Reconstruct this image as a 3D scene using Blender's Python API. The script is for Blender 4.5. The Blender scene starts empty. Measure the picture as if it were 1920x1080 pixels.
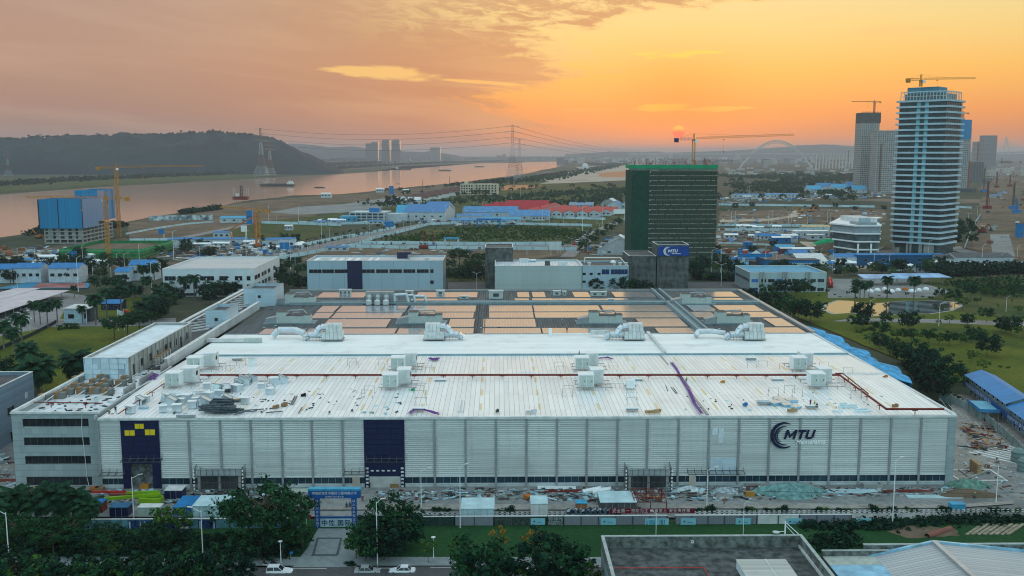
import bpy,bmesh,math,random
from mathutils import Vector,Matrix
R=math.radians
rnd=random.Random(7)
S=bpy.context.scene
C=S.collection
HC=72.0;FPX=1820.0;TH=math.atan(252/FPX);YAW=math.atan(25/math.hypot(FPX,252))
cam=bpy.data.objects.new('camera',bpy.data.cameras.new('camera'));C.objects.link(cam)
cam.location=(0,0,HC);cam.rotation_euler=(math.pi/2-TH,0,-YAW)
cam.data.sensor_width=36;cam.data.lens=FPX/1920*36
cam.data.clip_start=1;cam.data.clip_end=90000
S.camera=cam
S.view_settings.view_transform='Standard';S.view_settings.look='None'
S.view_settings.exposure=0.0;S.view_settings.gamma=1
cy=S.cycles
cy.max_bounces=5;cy.diffuse_bounces=3;cy.glossy_bounces=3;cy.transmission_bounces=3
cy.volume_bounces=1;cy.transparent_max_bounces=8;cy.use_denoising=True
cy.caustics_reflective=False;cy.caustics_refractive=False
cy.sample_clamp_indirect=5;cy.filter_width=1.1;cy.use_light_tree=False
SUN_AZ,SUN_EL=R(10.4),R(1.25)
W=bpy.data.worlds.new('World');S.world=W;W.use_nodes=True
nt=W.node_tree;nt.nodes.clear()
class NB:
 def __init__(s,nt):s.nt=nt
 def n(s,t,**k):
  o=s.nt.nodes.new(t)
  for a,b in k.items():setattr(o,a,b)
  return o
 def l(s,a,b):s.nt.links.new(a,b)
 def put(s,sock,v):
  if isinstance(v,(int,float)):sock.default_value=v
  elif isinstance(v,(tuple,list)):sock.default_value=tuple(v)if len(v)!=3 or sock.type=='VECTOR' else(*v,1)
  else:s.l(v,sock)
 def m(s,op,a,b=0.0,c=0.0,clamp=False):
  o=s.n('ShaderNodeMath',operation=op,use_clamp=clamp)
  s.put(o.inputs[0],a);s.put(o.inputs[1],b);s.put(o.inputs[2],c);return o.outputs[0]
 def sm(s,v,lo,hi,a=0.0,b=1.0):
  o=s.n('ShaderNodeMapRange',interpolation_type='SMOOTHSTEP')
  s.put(o.inputs[0],v);s.put(o.inputs[1],lo);s.put(o.inputs[2],hi);s.put(o.inputs[3],a);s.put(o.inputs[4],b)
  return o.outputs[0]
 def mix(s,f,a,b,mode='MIX'):
  o=s.n('ShaderNodeMix',data_type='RGBA',blend_type=mode);s.put(o.inputs[0],f);s.put(o.inputs[6],a);s.put(o.inputs[7],b)
  return o.outputs[2]
 def ramp(s,f,stops):
  o=s.n('ShaderNodeValToRGB');s.put(o.inputs[0],f);e=o.color_ramp.elements
  while len(e)<len(stops):e.new(0.5)
  for i,(p,c)in enumerate(stops):e[i].position=p;e[i].color=(*c,1)if len(c)==3 else c
  return o.outputs[0]
 def noise(s,vec,scale=5,detail=4,rough=.55,dist=0.0,out=0):
  o=s.n('ShaderNodeTexNoise');s.put(o.inputs['Vector'],vec)if vec is not None else None
  o.inputs['Scale'].default_value=scale;o.inputs['Detail'].default_value=detail
  o.inputs['Roughness'].default_value=rough;o.inputs['Distortion'].default_value=dist
  return o.outputs[out]
 def comb(s,x=0.0,y=0.0,z=0.0):
  o=s.n('ShaderNodeCombineXYZ');s.put(o.inputs[0],x);s.put(o.inputs[1],y);s.put(o.inputs[2],z);return o.outputs[0]
 def sep(s,v):
  o=s.n('ShaderNodeSeparateXYZ');s.l(v,o.inputs[0]);return o.outputs
b=NB(nt)
gen=b.n('ShaderNodeTexCoord').outputs['Generated']
sx,sy,sz=b.sep(gen)
DEG=57.29578
hor=b.m('SQRT',b.m('ADD',b.m('MULTIPLY',sx,sx),b.m('MULTIPLY',sy,sy)))
EL=b.m('MULTIPLY',b.m('ARCTAN2',sz,hor),DEG)
AZ=b.m('MULTIPLY',b.m('ARCTAN2',sx,sy),DEG)
t=b.m('SQRT',b.m('DIVIDE',b.m('MAXIMUM',EL,0.0),90.0))
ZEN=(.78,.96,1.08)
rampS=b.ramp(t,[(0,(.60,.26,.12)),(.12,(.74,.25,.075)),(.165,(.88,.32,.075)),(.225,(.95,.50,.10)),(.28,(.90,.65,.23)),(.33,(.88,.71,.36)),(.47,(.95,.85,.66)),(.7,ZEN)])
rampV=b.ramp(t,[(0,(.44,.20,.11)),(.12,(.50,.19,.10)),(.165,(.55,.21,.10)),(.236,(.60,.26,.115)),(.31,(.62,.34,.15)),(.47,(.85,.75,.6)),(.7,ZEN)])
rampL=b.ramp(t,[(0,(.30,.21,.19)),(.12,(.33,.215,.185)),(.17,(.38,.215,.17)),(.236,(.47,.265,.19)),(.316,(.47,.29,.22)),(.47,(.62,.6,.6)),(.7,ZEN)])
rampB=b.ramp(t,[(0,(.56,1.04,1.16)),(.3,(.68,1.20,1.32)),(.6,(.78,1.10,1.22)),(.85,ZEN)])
veil=b.mix(b.sm(AZ,-24,4),rampL,rampV)
fc=b.n('ShaderNodeFloatCurve');b.put(fc.inputs[1],b.m('DIVIDE',b.m('ADD',EL,b.m('MULTIPLY',b.m('SUBTRACT',b.noise(b.comb(AZ,EL,5.0),.35,5,.6),.5),1.2)),12.0,clamp=True))
cv=fc.mapping.curves[0]
pts=[(0,.20),(.10,.36),(.16,.40),(.28,.33),(.40,.50),(.5,.44),(.58,.46),(.66,.66),(.74,.98),(1,1)]
while len(cv.points)<len(pts):cv.points.new(.5,.5)
for i,p in enumerate(pts):cv.points[i].location=p
fc.mapping.update()
bound=b.m('SUBTRACT',b.m('MULTIPLY',fc.outputs[0],28.0),9.0)
wv=b.comb(b.m('MULTIPLY',AZ,.10),b.m('MULTIPLY',EL,.55),0.0)
n1=b.noise(wv,1.0,9,.62,.4)
tilt=b.m('ADD',b.m('MULTIPLY',EL,1.3),b.m('MULTIPLY',AZ,.12))
n2=b.noise(b.comb(b.m('MULTIPLY',AZ,.45),b.m('MULTIPLY',tilt,1.5),3.0),1.0,8,.65,.6)
d=b.m('ADD',b.m('SUBTRACT',AZ,bound),b.m('MULTIPLY',b.m('SUBTRACT',n1,.5),16.0))
d=b.m('ADD',d,b.m('MULTIPLY',b.m('SUBTRACT',n2,.5),9.0))
mask=b.sm(d,-2.6,1.6,1.0,0.0)
sky=b.mix(mask,rampS,veil)
edge=b.m('MULTIPLY',b.m('MULTIPLY',mask,b.m('SUBTRACT',1.0,mask)),4.0)
hiE=b.sm(EL,5.5,8.0)
rip=b.m('MULTIPLY',b.sm(n2,.43,.60),b.m('MULTIPLY',b.m('MULTIPLY',hiE,b.sm(AZ,-12,3)),mask))
sky=b.mix(b.m('MULTIPLY',rip,.85),sky,(.96,.70,.27))
sky=b.mix(b.m('MULTIPLY',b.m('MULTIPLY',edge,b.sm(EL,3.0,7)),.6),sky,(.98,.72,.26))
n3=b.noise(b.comb(b.m('MULTIPLY',AZ,.05),b.m('MULTIPLY',tilt,.35),9.0),1.0,7,.6,.5)
sky=b.mix(b.m('MULTIPLY',b.sm(n3,.42,.68),b.m('MULTIPLY',mask,.25)),sky,b.mix(b.sm(AZ,-24,4),(.62,.41,.31),(.90,.56,.24)))
def streak(a0,e0,wa,we,slope,thr,col,k,fs=(.35,3.2),seed=1.0):
 global sky
 da=b.m('DIVIDE',b.m('SUBTRACT',AZ,a0),wa)
 de=b.m('DIVIDE',b.m('SUBTRACT',b.m('SUBTRACT',EL,e0),b.m('MULTIPLY',b.m('SUBTRACT',AZ,a0),slope)),we)
 r=b.m('ADD',b.m('MULTIPLY',da,da),b.m('MULTIPLY',de,de))
 nn=b.noise(b.comb(b.m('MULTIPLY',AZ,fs[0]),b.m('MULTIPLY',EL,fs[1]),seed),1.0,6,.6,.3)
 f=b.sm(b.m('SUBTRACT',b.m('MULTIPLY',nn,2.0),r),thr,thr+.5)
 sky=b.mix(b.m('MULTIPLY',f,k),sky,col)
streak(-6.6,4.6,4.3,.52,-.055,.25,(1.0,.60,.17),.78,(.3,1.6),4.0)
streak(-1.2,4.1,3.0,.16,-.06,.3,(1.0,.55,.13),.7,(.3,2.4),2.0)
streak(10.0,5.6,4.2,.40,.03,.62,(1.0,.74,.10),.8,(.5,3.6),6.0)
streak(22.0,6.6,3.8,.5,.07,.45,(.93,.58,.20),.6,(.3,3.0),8.0)
streak(18.0,7.2,2.0,.4,.0,.6,(.93,.60,.22),.5,(.5,4.0),18.0)
streak(9.6,2.65,2.1,.32,.02,.25,(1.0,.68,.07),.95,(.7,5.5),11.0)
streak(12.6,2.5,2.6,.22,.01,.35,(1.0,.60,.09),.8,(.6,6.0),12.0)
streak(5.5,2.5,3.2,.16,.0,.45,(.98,.42,.10),.5,(.6,5.0),13.0)
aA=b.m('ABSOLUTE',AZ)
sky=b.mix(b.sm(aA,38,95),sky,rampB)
sd=Vector((math.sin(SUN_AZ)*math.cos(SUN_EL),math.cos(SUN_AZ)*math.cos(SUN_EL),math.sin(SUN_EL)))
dp=b.n('ShaderNodeVectorMath',operation='DOT_PRODUCT');b.l(gen,dp.inputs[0]);dp.inputs[1].default_value=sd
ang=b.m('MULTIPLY',b.m('ARCCOSINE',b.m('MINIMUM',dp.outputs['Value'],1.0)),DEG)
glow=b.m('POWER',b.sm(ang,0.0,9.0,1.0,0.0),2.4)
sky=b.mix(b.m('MULTIPLY',glow,.75),sky,(.92,.24,.035))
disc=b.sm(ang,.33,.38,1.0,0.0)
sky=b.mix(disc,sky,b.mix(b.sm(EL,1.15,1.5),(2.2,.05,.015),(2.6,.50,.03)))
below=b.sm(EL,-2.0,0.0,1.0,0.0)
sky=b.mix(below,sky,(.16,.14,.13))
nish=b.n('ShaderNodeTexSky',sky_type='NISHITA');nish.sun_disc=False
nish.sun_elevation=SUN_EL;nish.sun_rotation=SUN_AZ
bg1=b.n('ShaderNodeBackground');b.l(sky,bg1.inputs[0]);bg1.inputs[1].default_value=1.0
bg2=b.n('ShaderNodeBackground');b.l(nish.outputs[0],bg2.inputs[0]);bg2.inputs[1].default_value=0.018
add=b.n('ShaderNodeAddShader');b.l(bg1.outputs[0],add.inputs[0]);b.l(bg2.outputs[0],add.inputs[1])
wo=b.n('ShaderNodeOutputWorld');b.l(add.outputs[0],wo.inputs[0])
W.cycles.sampling_method='MANUAL';W.cycles.sample_map_resolution=1024
sl=bpy.data.lights.new('sun','SUN');sl.energy=.8;sl.angle=R(1.0);sl.color=(1,.45,.16)
so=bpy.data.objects.new('sun',sl);C.objects.link(so)
so.rotation_euler=(-sd).to_track_quat('-Z','Y').to_euler();so.location=(0,0,300)
_ct,_st,_cw,_sw=math.cos(TH),math.sin(TH),math.cos(YAW),math.sin(YAW)
def ray(px,py):
 x=(px-960)/FPX;y=-(py-540)/FPX
 d1,d2=_ct+y*_st,-_st+y*_ct
 return(x*_cw+d1*_sw,-x*_sw+d1*_cw,d2)
def g(px,py,z=0.0):
 d=ray(px,py);k=(z-HC)/d[2];return(d[0]*k,d[1]*k)
def wy(px,py,Y):
 d=ray(px,py);k=Y/d[1];return(d[0]*k,HC+d[2]*k)
def scr(x,y,z):
 u=x*_cw-y*_sw;v=x*_sw+y*_cw;h=z-HC
 f=v*_ct-h*_st;up=v*_st+h*_ct
 return(960+FPX*u/f,540-FPX*up/f)
def kindof(o,label=None,cat=None,group=None,kind=None):
 if label:o['label']=label
 if cat:o['category']=cat
 if group:o['group']=group
 if kind:o['kind']=kind
 return o
def thing(name,label,cat,loc=(0,0,0),rz=0.0,group=None,sc=None):
 o=bpy.data.objects.new(name,None);C.objects.link(o);o.empty_display_size=.5
 o.location=loc if len(loc)==3 else(*loc,0);o.rotation_euler=(0,0,rz)
 if sc:o.scale=sc if isinstance(sc,tuple)else(sc,sc,sc)
 return kindof(o,label,cat,group)
def ctree(o,parent=None,loc=None,rz=None,sc=None,label=None,group=None):
 c=o.copy();C.objects.link(c)
 if parent:c.parent=parent
 if loc is not None:c.location=loc if len(loc)==3 else(*loc,0)
 if rz is not None:c.rotation_euler=(0,0,rz)
 if sc is not None:c.scale=sc if isinstance(sc,tuple)else(sc,sc,sc)
 if label:c['label']=label
 if group:c['group']=group
 for ch in KIDS.get(o.name,[]):k=ctree(ch,c);KIDS.setdefault(c.name,[]).append(k)
 return c
KIDS={}
class MB:
 def __init__(s):s.v=[];s.f=[];s.smooth=False
 def quad(s,*p):
  n=len(s.v);s.v+=[tuple(q)for q in p];s.f.append(tuple(range(n,n+len(p))));return s
 def box(s,x0,y0,z0,x1,y1,z1):
  n=len(s.v)
  s.v+=[(x0,y0,z0),(x1,y0,z0),(x1,y1,z0),(x0,y1,z0),(x0,y0,z1),(x1,y0,z1),(x1,y1,z1),(x0,y1,z1)]
  s.f+=[tuple(n+i for i in q)for q in((0,3,2,1),(4,5,6,7),(0,1,5,4),(1,2,6,5),(2,3,7,6),(3,0,4,7))]
  return s
 def obox(s,c,d,rz=0.0,rx=0.0,ry=0.0):
  M_=Matrix.Translation(c)@Matrix.Rotation(rz,4,'Z')@Matrix.Rotation(ry,4,'Y')@Matrix.Rotation(rx,4,'X')
  n=len(s.v);s.box(-d[0]/2,-d[1]/2,-d[2]/2,d[0]/2,d[1]/2,d[2]/2)
  s.v[n:]=[tuple(M_@Vector(p))for p in s.v[n:]];return s
 def prism(s,pts,z0,z1):
  n=len(s.v);k=len(pts)
  s.v+=[(p[0],p[1],z0)for p in pts]+[(p[0],p[1],z1)for p in pts]
  s.f.append(tuple(n+k+i for i in range(k)));s.f.append(tuple(n+i for i in reversed(range(k))))
  s.f+=[(n+i,n+(i+1)%k,n+k+(i+1)%k,n+k+i)for i in range(k)];return s
 def tube(s,p,q,r0,r1=None,k=6,cap=True):
  r1=r0 if r1 is None else r1;p,q=Vector(p),Vector(q);d=(q-p)
  if d.length<1e-6:return s
  d.normalize();a=d.cross(Vector((0,0,1))if abs(d.z)<.9 else Vector((1,0,0))).normalized();c=d.cross(a)
  n=len(s.v)
  for o_,r_ in((p,r0),(q,r1)):
   for i in range(k):
    th=2*math.pi*(i+.5)/k;s.v.append(tuple(o_+(a*math.cos(th)+c*math.sin(th))*r_))
  s.f+=[(n+i,n+k+i,n+k+(i+1)%k,n+(i+1)%k)for i in range(k)]
  if cap:s.f.append(tuple(n+i for i in range(k)));s.f.append(tuple(n+k+i for i in reversed(range(k))))
  return s
 def bar(s,p,q,w):return s.tube(p,q,w*.707,k=4)
 def path(s,pts,r,k=6):
  for a,c in zip(pts,pts[1:]):s.tube(a,c,r,k=k)
  return s
 def lathe(s,prof,c=(0,0,0),k=12):
  n=len(s.v)
  for r_,z in prof:
   for i in range(k):
    th=2*math.pi*i/k;s.v.append((c[0]+r_*math.cos(th),c[1]+r_*math.sin(th),c[2]+z))
  for j in range(len(prof)-1):
   s.f+=[(n+j*k+i,n+j*k+(i+1)%k,n+(j+1)*k+(i+1)%k,n+(j+1)*k+i)for i in range(k)]
  s.f.append(tuple(n+i for i in reversed(range(k))));s.f.append(tuple(n+(len(prof)-1)*k+i for i in range(k)))
  return s
 def build(s,name,mat,parent=None,label=None,smooth=False,loc=None):
  me=bpy.data.meshes.new(name);me.from_pydata(s.v,[],s.f);me.update()
  if mat:me.materials.append(mat)
  if smooth:me.polygons.foreach_set('use_smooth',[True]*len(me.polygons))
  o=bpy.data.objects.new(name,me);C.objects.link(o)
  if loc:o.location=loc
  if parent:o.parent=parent;KIDS.setdefault(parent.name,[]).append(o)
  if label:o['label']=label
  return o
ONES='first second third fourth fifth sixth seventh eighth ninth'.split()
TENS={2:'twent',3:'thirt',4:'fort',5:'fift',6:'sixt',7:'sevent',8:'eight',9:'ninet'}
TEEN='tenth eleventh twelfth thirteenth fourteenth fifteenth sixteenth seventeenth eighteenth nineteenth'.split()
def ordw(i):
 if i>99:return 'hundredth' if i==100 else 'hundred-and-'+ordw(i-100)
 if i<10:return ONES[i-1]
 if i<20:return TEEN[i-10]
 t_,u=divmod(i,10)
 return TENS[t_]+'ieth' if u==0 else TENS[t_]+'y-'+ONES[u-1]
def number(objs,fmt,way='from the left'):
 """each object of a row gets its own place in the row, counted across the picture"""
 o2=sorted(objs,key=(lambda o:scr(*o.location)[0])if way=='from the left' else(lambda o:o.location.y))
 for i,o in enumerate(o2):
  o['label']=fmt.format(ordw(i+1)+' '+way)
MATS={}
def lin(c):return tuple(((v/255)/12.92 if v/255<=.04045 else((v/255+.055)/1.055)**2.4)for v in c)
def M(name,col,rough=.7,metal=0.0,var=.15,sc=.4,bump=0.0,ior=1.45,col2=None,detail=5,gen_=False,stretch=None,spec=None):
 if name in MATS:return MATS[name]
 m=bpy.data.materials.new(name);m.use_nodes=True;q=NB(m.node_tree)
 bs=m.node_tree.nodes['Principled BSDF']
 tc=q.n('ShaderNodeTexCoord').outputs['Object']
 if stretch:
  mp=q.n('ShaderNodeMapping');q.l(tc,mp.inputs[0]);mp.inputs['Scale'].default_value=stretch;tc=mp.outputs[0]
 nz=q.noise(tc,sc,detail,.62)
 a=tuple(min(1,v*(1-var))for v in col);c=col2 or tuple(min(1,v*(1+var))for v in col)
 f=q.sm(nz,.3,.7)
 q.l(q.mix(f,a,c),bs.inputs['Base Color'])
 bs.inputs['Roughness'].default_value=rough;bs.inputs['Metallic'].default_value=metal;bs.inputs['IOR'].default_value=ior
 spec=.2 if spec is None and rough>=.45 and not metal else spec
 if spec is not None:bs.inputs['Specular IOR Level'].default_value=spec
 if bump:
  bp=q.n('ShaderNodeBump');bp.inputs['Strength'].default_value=bump;bp.inputs['Distance'].default_value=.05
  q.l(q.noise(tc,sc*9,4,.6),bp.inputs['Height']);q.l(bp.outputs[0],bs.inputs['Normal'])
 MATS[name]=m;m['q']=0;return m
def raw(name):
 m=bpy.data.materials.new(name);m.use_nodes=True;MATS[name]=m
 return m,NB(m.node_tree),m.node_tree.nodes['Principled BSDF']
def seamed(name,col,axis,pitch,dark=.55,width=.12,rough=.45,metal=0.0,var=.14,plen=9.0,stain=.25,skylight=None,blotch=None):
 """sheet metal or panels with seams every `pitch` metres along an object axis, each sheet a little different"""
 m,q,bs=raw(name)
 tc=q.n('ShaderNodeTexCoord').outputs['Object'];x,y,z=q.sep(tc);A_=(x,y,z)[axis];B_=(y,x,x)[axis]
 u=q.m('DIVIDE',A_,pitch);fr=q.m('FRACT',q.m('ADD',u,1000.0));seam=q.m('LESS_THAN',fr,width)
 wn=q.n('ShaderNodeTexWhiteNoise');q.l(q.comb(q.m('FLOOR',u),q.m('FLOOR',q.m('DIVIDE',B_,plen)),0.0),wn.inputs['Vector'])
 nz=q.noise(tc,.12,6,.65)
 c1=q.mix(wn.outputs['Value'],tuple(v*(1-var)for v in col),tuple(min(.95,v*(1+var))for v in col))
 if skylight:
  fx=q.m('FRACT',q.m('DIVIDE',q.m('ADD',x,1000.0),skylight[0]));fy=q.m('FRACT',q.m('DIVIDE',q.m('ADD',y,skylight[2]),skylight[1]))
  c1=q.mix(q.m('MULTIPLY',q.m('LESS_THAN',fx,skylight[3]),q.m('LESS_THAN',fy,.45)),c1,skylight[4])
 c1=q.mix(q.m('MULTIPLY',q.sm(nz,.5,.72),stain),c1,tuple(v*.45 for v in col))
 n2_=q.noise(tc,1.1,5,.7)
 c1=q.mix(q.m('MULTIPLY',q.sm(n2_,.55,.75),stain*.6),c1,tuple(v*.6 for v in col))
 if blotch:
  n3_=q.noise(tc,blotch[0],4,.6);c1=q.mix(q.sm(n3_,blotch[1],blotch[1]+.06),c1,blotch[2])
 if axis==2:
  st_=q.noise(q.comb(q.m('MULTIPLY',x,.8),q.m('MULTIPLY',y,.8),q.m('MULTIPLY',z,.05)),1.0,5,.7);c1=q.mix(q.m('MULTIPLY',q.sm(st_,.5,.75),.35),c1,tuple(v*.6 for v in col));pw_=q.n('ShaderNodeTexWhiteNoise');q.l(q.comb(q.m('FLOOR',q.m('DIVIDE',x,6.55)),2.0,0.0),pw_.inputs['Vector']);c1=q.mix(q.m('MULTIPLY',pw_.outputs['Value'],.16),c1,tuple(v*.5 for v in col))
 c1=q.mix(q.m('MULTIPLY',seam,1-dark),c1,(0.02,.03,.035))
 q.l(c1,bs.inputs['Base Color']);bs.inputs['Specular IOR Level'].default_value=.5 if rough<.4 else .22;bs.inputs['Roughness'].default_value=rough;bs.inputs['Metallic'].default_value=metal
 return m
WHT=M('white paint',(.74,.76,.76),.5,var=.06,sc=.5)
OFFW=M('weathered white',(.56,.58,.57),.65,var=.16,sc=.6)
GRY=M('grey metal',(.30,.32,.33),.45,.3,var=.12)
LGRY=M('light grey cladding',(.45,.48,.49),.55,var=.1,sc=.3)
DGRY=M('dark grey',(.07,.075,.08),.6,var=.25)
CONC=M('concrete',(.30,.30,.28),.85,var=.22,sc=.25,bump=.3)
DCONC=M('stained dark concrete',(.085,.092,.088),.9,var=.5,sc=.35,bump=.4)
STEEL=M('galvanised steel',(.42,.45,.46),.38,.6,var=.12)
GLASS=M('dark glass',(.012,.018,.024),.06,var=.3,ior=1.5)
GLASSB=M('blue glass',(.015,.04,.06),.08,var=.4,sc=.2)
BLK=M('black',(.012,.012,.014),.6)
NAVY=M('navy cladding',(.004,.009,.050),.4,var=.2,sc=1)
BLUE=M('blue sheet roof',(.008,.155,.38),.45,var=.2,sc=.5)
SBLU=M('sky blue sheet',(.045,.29,.46),.5,var=.18,sc=.5)
RED=M('red primer',(.16,.022,.016),.6,var=.25)
BRED=M('bright red paint',(.45,.02,.015),.4)
REDR=M('red sheet roof',(.36,.02,.03),.55,var=.2,sc=.2)
YEL=M('yellow crane paint',(.44,.20,.03),.5,var=.2)
ORG=M('orange steel',(.42,.13,.03),.5,var=.2)
LIME=M('lime green paint',(.20,.36,.01),.4)
WOOD=M('timber',(.34,.22,.12),.8,var=.25,sc=1.5,stretch=(1,1,.2))
CARD=M('brown cardboard',(.26,.15,.075),.85,var=.15)
GNET=M('bright green net',(.01,.30,.12),.8,var=.2,sc=.3)
PURP=M('purple hose',(.16,.06,.28),.5,var=.3,sc=2)
FOIL=M('bare duct sheet',(.55,.62,.66),.3,.45,var=.1,sc=1)
AHUM=M('pale green panel steel',(.44,.49,.46),.55,var=.08,sc=.8)
INSUL=M('silver insulation',(.58,.64,.68),.35,.5,var=.12,sc=.8,bump=.5)
SKIN=M('skin',(.30,.17,.11),.6)
HIVIS=M('high visibility vest',(.50,.62,.03),.7)
TYRE=M('tyre rubber',(.015,.015,.015),.8)
RIMM=M('wheel rim',(.4,.4,.42),.3,.7)
LAMPG=M('lamp glass',(.6,.62,.62),.3)
BARK=M('bark',(.10,.075,.055),.9,var=.3,sc=2)
PBARK=M('palm bark',(.15,.13,.11),.9,var=.3,sc=2)
DIRT=M('bare soil',(.20,.14,.085),.95,var=.3,sc=.15,bump=.5)
def leafmat(name,c,back=.25):
 m,q,bs=raw(name)
 rp=q.n('ShaderNodeNewGeometry').outputs['Random Per Island']
 oi=q.n('ShaderNodeObjectInfo').outputs['Random']
 k=q.m('ADD',q.m('MULTIPLY',rp,.9),q.m('MULTIPLY',oi,.35))
 q.l(q.ramp(k,[(0,tuple(v*.45 for v in c)),(.55,c),(1,(min(1,c[0]*2.0),min(1,c[1]*1.6),c[2]*1.2))]),bs.inputs['Base Color'])
 bs.inputs['Roughness'].default_value=.8;bs.inputs['Specular IOR Level'].default_value=.08
 return m
LEAF=leafmat('broad leaves',(.009,.046,.020));LEAF2=leafmat('light leaves',(.030,.085,.018));LEAFD=leafmat('dark leaves',(.004,.026,.016))
PLEAF=leafmat('palm fronds',(.009,.040,.022));SHRUB=leafmat('shrub leaves',(.022,.066,.016));AUT=leafmat('autumn leaves',(.14,.10,.02))
def groundmat(name,c1,c2,c3=None,sc=.05,rough=.95,s2=.6,thr=.55,bump=.6,spec=.1):
 m,q,bs=raw(name)
 tc=q.n('ShaderNodeTexCoord').outputs['Object']
 a=q.noise(tc,sc,8,.65);b2=q.noise(tc,s2,6,.7);c_=q.noise(tc,sc*.35,5,.6)
 col=q.mix(q.sm(a,.35,.65),c1,c2)
 if c3:col=q.mix(q.sm(c_,thr,thr+.12),col,c3)
 col=q.mix(q.m('MULTIPLY',q.sm(b2,.42,.66),.55),col,tuple(v*.5 for v in c1))
 q.l(col,bs.inputs['Base Color']);bs.inputs['Roughness'].default_value=rough;bs.inputs['Specular IOR Level'].default_value=spec
 if bump:
  bp=q.n('ShaderNodeBump');bp.inputs['Strength'].default_value=bump;bp.inputs['Distance'].default_value=.3
  q.l(b2,bp.inputs['Height']);q.l(bp.outputs[0],bs.inputs['Normal'])
 return m
GR_FAR=groundmat('rough plain',(.030,.050,.030),(.085,.082,.052),(.20,.15,.11),.006,s2=.025,thr=.55,bump=0)
GR_GREEN=groundmat('overgrown field',(.032,.062,.016),(.095,.090,.030),None,.02,s2=.10)
GR_LAWN=groundmat('park lawn',(.070,.100,.012),(.125,.130,.018),(.032,.062,.012),.03,s2=.7)
GR_NEAR=groundmat('shaded lawn',(.012,.055,.018),(.020,.070,.022),None,.08,s2=1.2)  # dark green grass colour of the front lawn and median
GR_DIRT=groundmat('brown earth',(.105,.08,.055),(.19,.14,.095),(.050,.062,.032),.02,s2=.12)
GR_SAND=groundmat('pale sand',(.38,.31,.235),(.48,.41,.33),(.27,.20,.15),.03,s2=.2)
GR_CONC=groundmat('site concrete',(.18,.195,.195),(.27,.28,.27),(.13,.135,.13),.05,s2=.5,rough=.8,bump=.2)
GR_DUST=groundmat('dusty hardstanding',(.24,.23,.21),(.33,.315,.285),(.15,.14,.125),.06,s2=.6,rough=.85,bump=.3)
GR_ORG=groundmat('orange clay',(.42,.17,.07),(.52,.25,.11),None,.02,s2=.1)
ASPH=groundmat('asphalt',(.055,.06,.062),(.08,.085,.088),None,.1,s2=1.5,rough=.75,bump=.1,spec=.3)
PALEROAD=groundmat('pale road',(.15,.16,.165),(.21,.215,.22),None,.02,s2=.3,rough=.6,bump=.1,spec=.3)
PAVE=M('paving',(.20,.24,.25),.8,var=.15,sc=.6,bump=.2)
HILLM=groundmat('hill woodland',(.006,.024,.032),(.014,.036,.038),(.004,.015,.022),.012,s2=.045,bump=1.0)
def watermat(name,col,rough,sc,st,stretch):
 m,q,bs=raw(name)
 tc=q.n('ShaderNodeTexCoord').outputs['Object'];mp=q.n('ShaderNodeMapping');q.l(tc,mp.inputs[0]);mp.inputs['Scale'].default_value=stretch
 bp=q.n('ShaderNodeBump');bp.inputs['Strength'].default_value=st;bp.inputs['Distance'].default_value=.4
 q.l(q.noise(mp.outputs[0],sc,5,.6),bp.inputs['Height']);q.l(bp.outputs[0],bs.inputs['Normal'])
 bs.inputs['Base Color'].default_value=(*col,1);bs.inputs['Roughness'].default_value=rough;bs.inputs['IOR'].default_value=2.6
 return m
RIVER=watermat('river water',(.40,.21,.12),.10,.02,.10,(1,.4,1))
POND=watermat('pond water',(.05,.05,.04),.02,.4,.015,(1,1,1))
def leafblob(mb,c,r,n,size,rs,flat=.7,up=.3):
 for _ in range(n):
  u=Vector((rs.gauss(0,1),rs.gauss(0,1),rs.gauss(0,1))).normalized()
  k=r*(rs.random()**.4);p=Vector(c)+Vector((u.x*k,u.y*k,u.z*k*flat))
  nrm=(u+Vector((rs.uniform(-.6,.6),rs.uniform(-.6,.6),rs.uniform(-.2,.9)))).normalized()
  a=nrm.cross(Vector((rs.random(),rs.random(),rs.random()))).normalized();d_=nrm.cross(a)
  s_=size*rs.choice((rs.uniform(.3,.8),rs.uniform(.6,1.6)));s2=s_*rs.uniform(.45,.8)
  mb.quad(p-a*s_-d_*s2*.3,p-d_*s2,p+a*s_-d_*s2*.2,p+d_*s2)
TREES={}
def make_tree(key,name,label,h,cr,nb,nl,leaf,mat,seed,trunkr=.16,low=.35,flat=.75,spread=1.0):
 rs=random.Random(seed);t_=thing(name,label,'tree');tr=MB();cw=MB()
 top=Vector((rs.uniform(-.3,.3),rs.uniform(-.3,.3),h*.7));fork=Vector((0,0,h*low))
 tr.tube((0,0,-.1),fork,trunkr,trunkr*.75,7);tr.tube(fork,top,trunkr*.75,trunkr*.3,6)
 for i in range(nb):
  a=2.4*i+rs.uniform(-.5,.5);q=(i+.5)/nb;rr=cr*spread*math.sqrt(rs.uniform(.12,1))*math.sin(min(1,.35+.75*(1-q*.75))*1.57)
  zc=h*(low+.12+(1-low-.22)*q)+rs.uniform(-.3,.3)
  c=Vector((math.cos(a)*rr,math.sin(a)*rr,zc))
  s0=fork.lerp(top,max(0,min(1,(zc-fork.z)/(top.z-fork.z)-.3)));tr.tube(s0,s0.lerp(c,.85),trunkr*.35,trunkr*.12,4,cap=False)
  leafblob(cw,c,cr*rs.uniform(.20,.46),nl,leaf,rs,flat)
  if i%2:leafblob(cw,c*1.0+Vector((math.cos(a)*cr*.35,math.sin(a)*cr*.35,rs.uniform(-.6,.8))),cr*.16,nl//4,leaf*.8,rs,.8)
 tr.build('trunk',BARK,t_);cw.build('crown',mat,t_);TREES[key]=[t_,False];return t_
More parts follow.
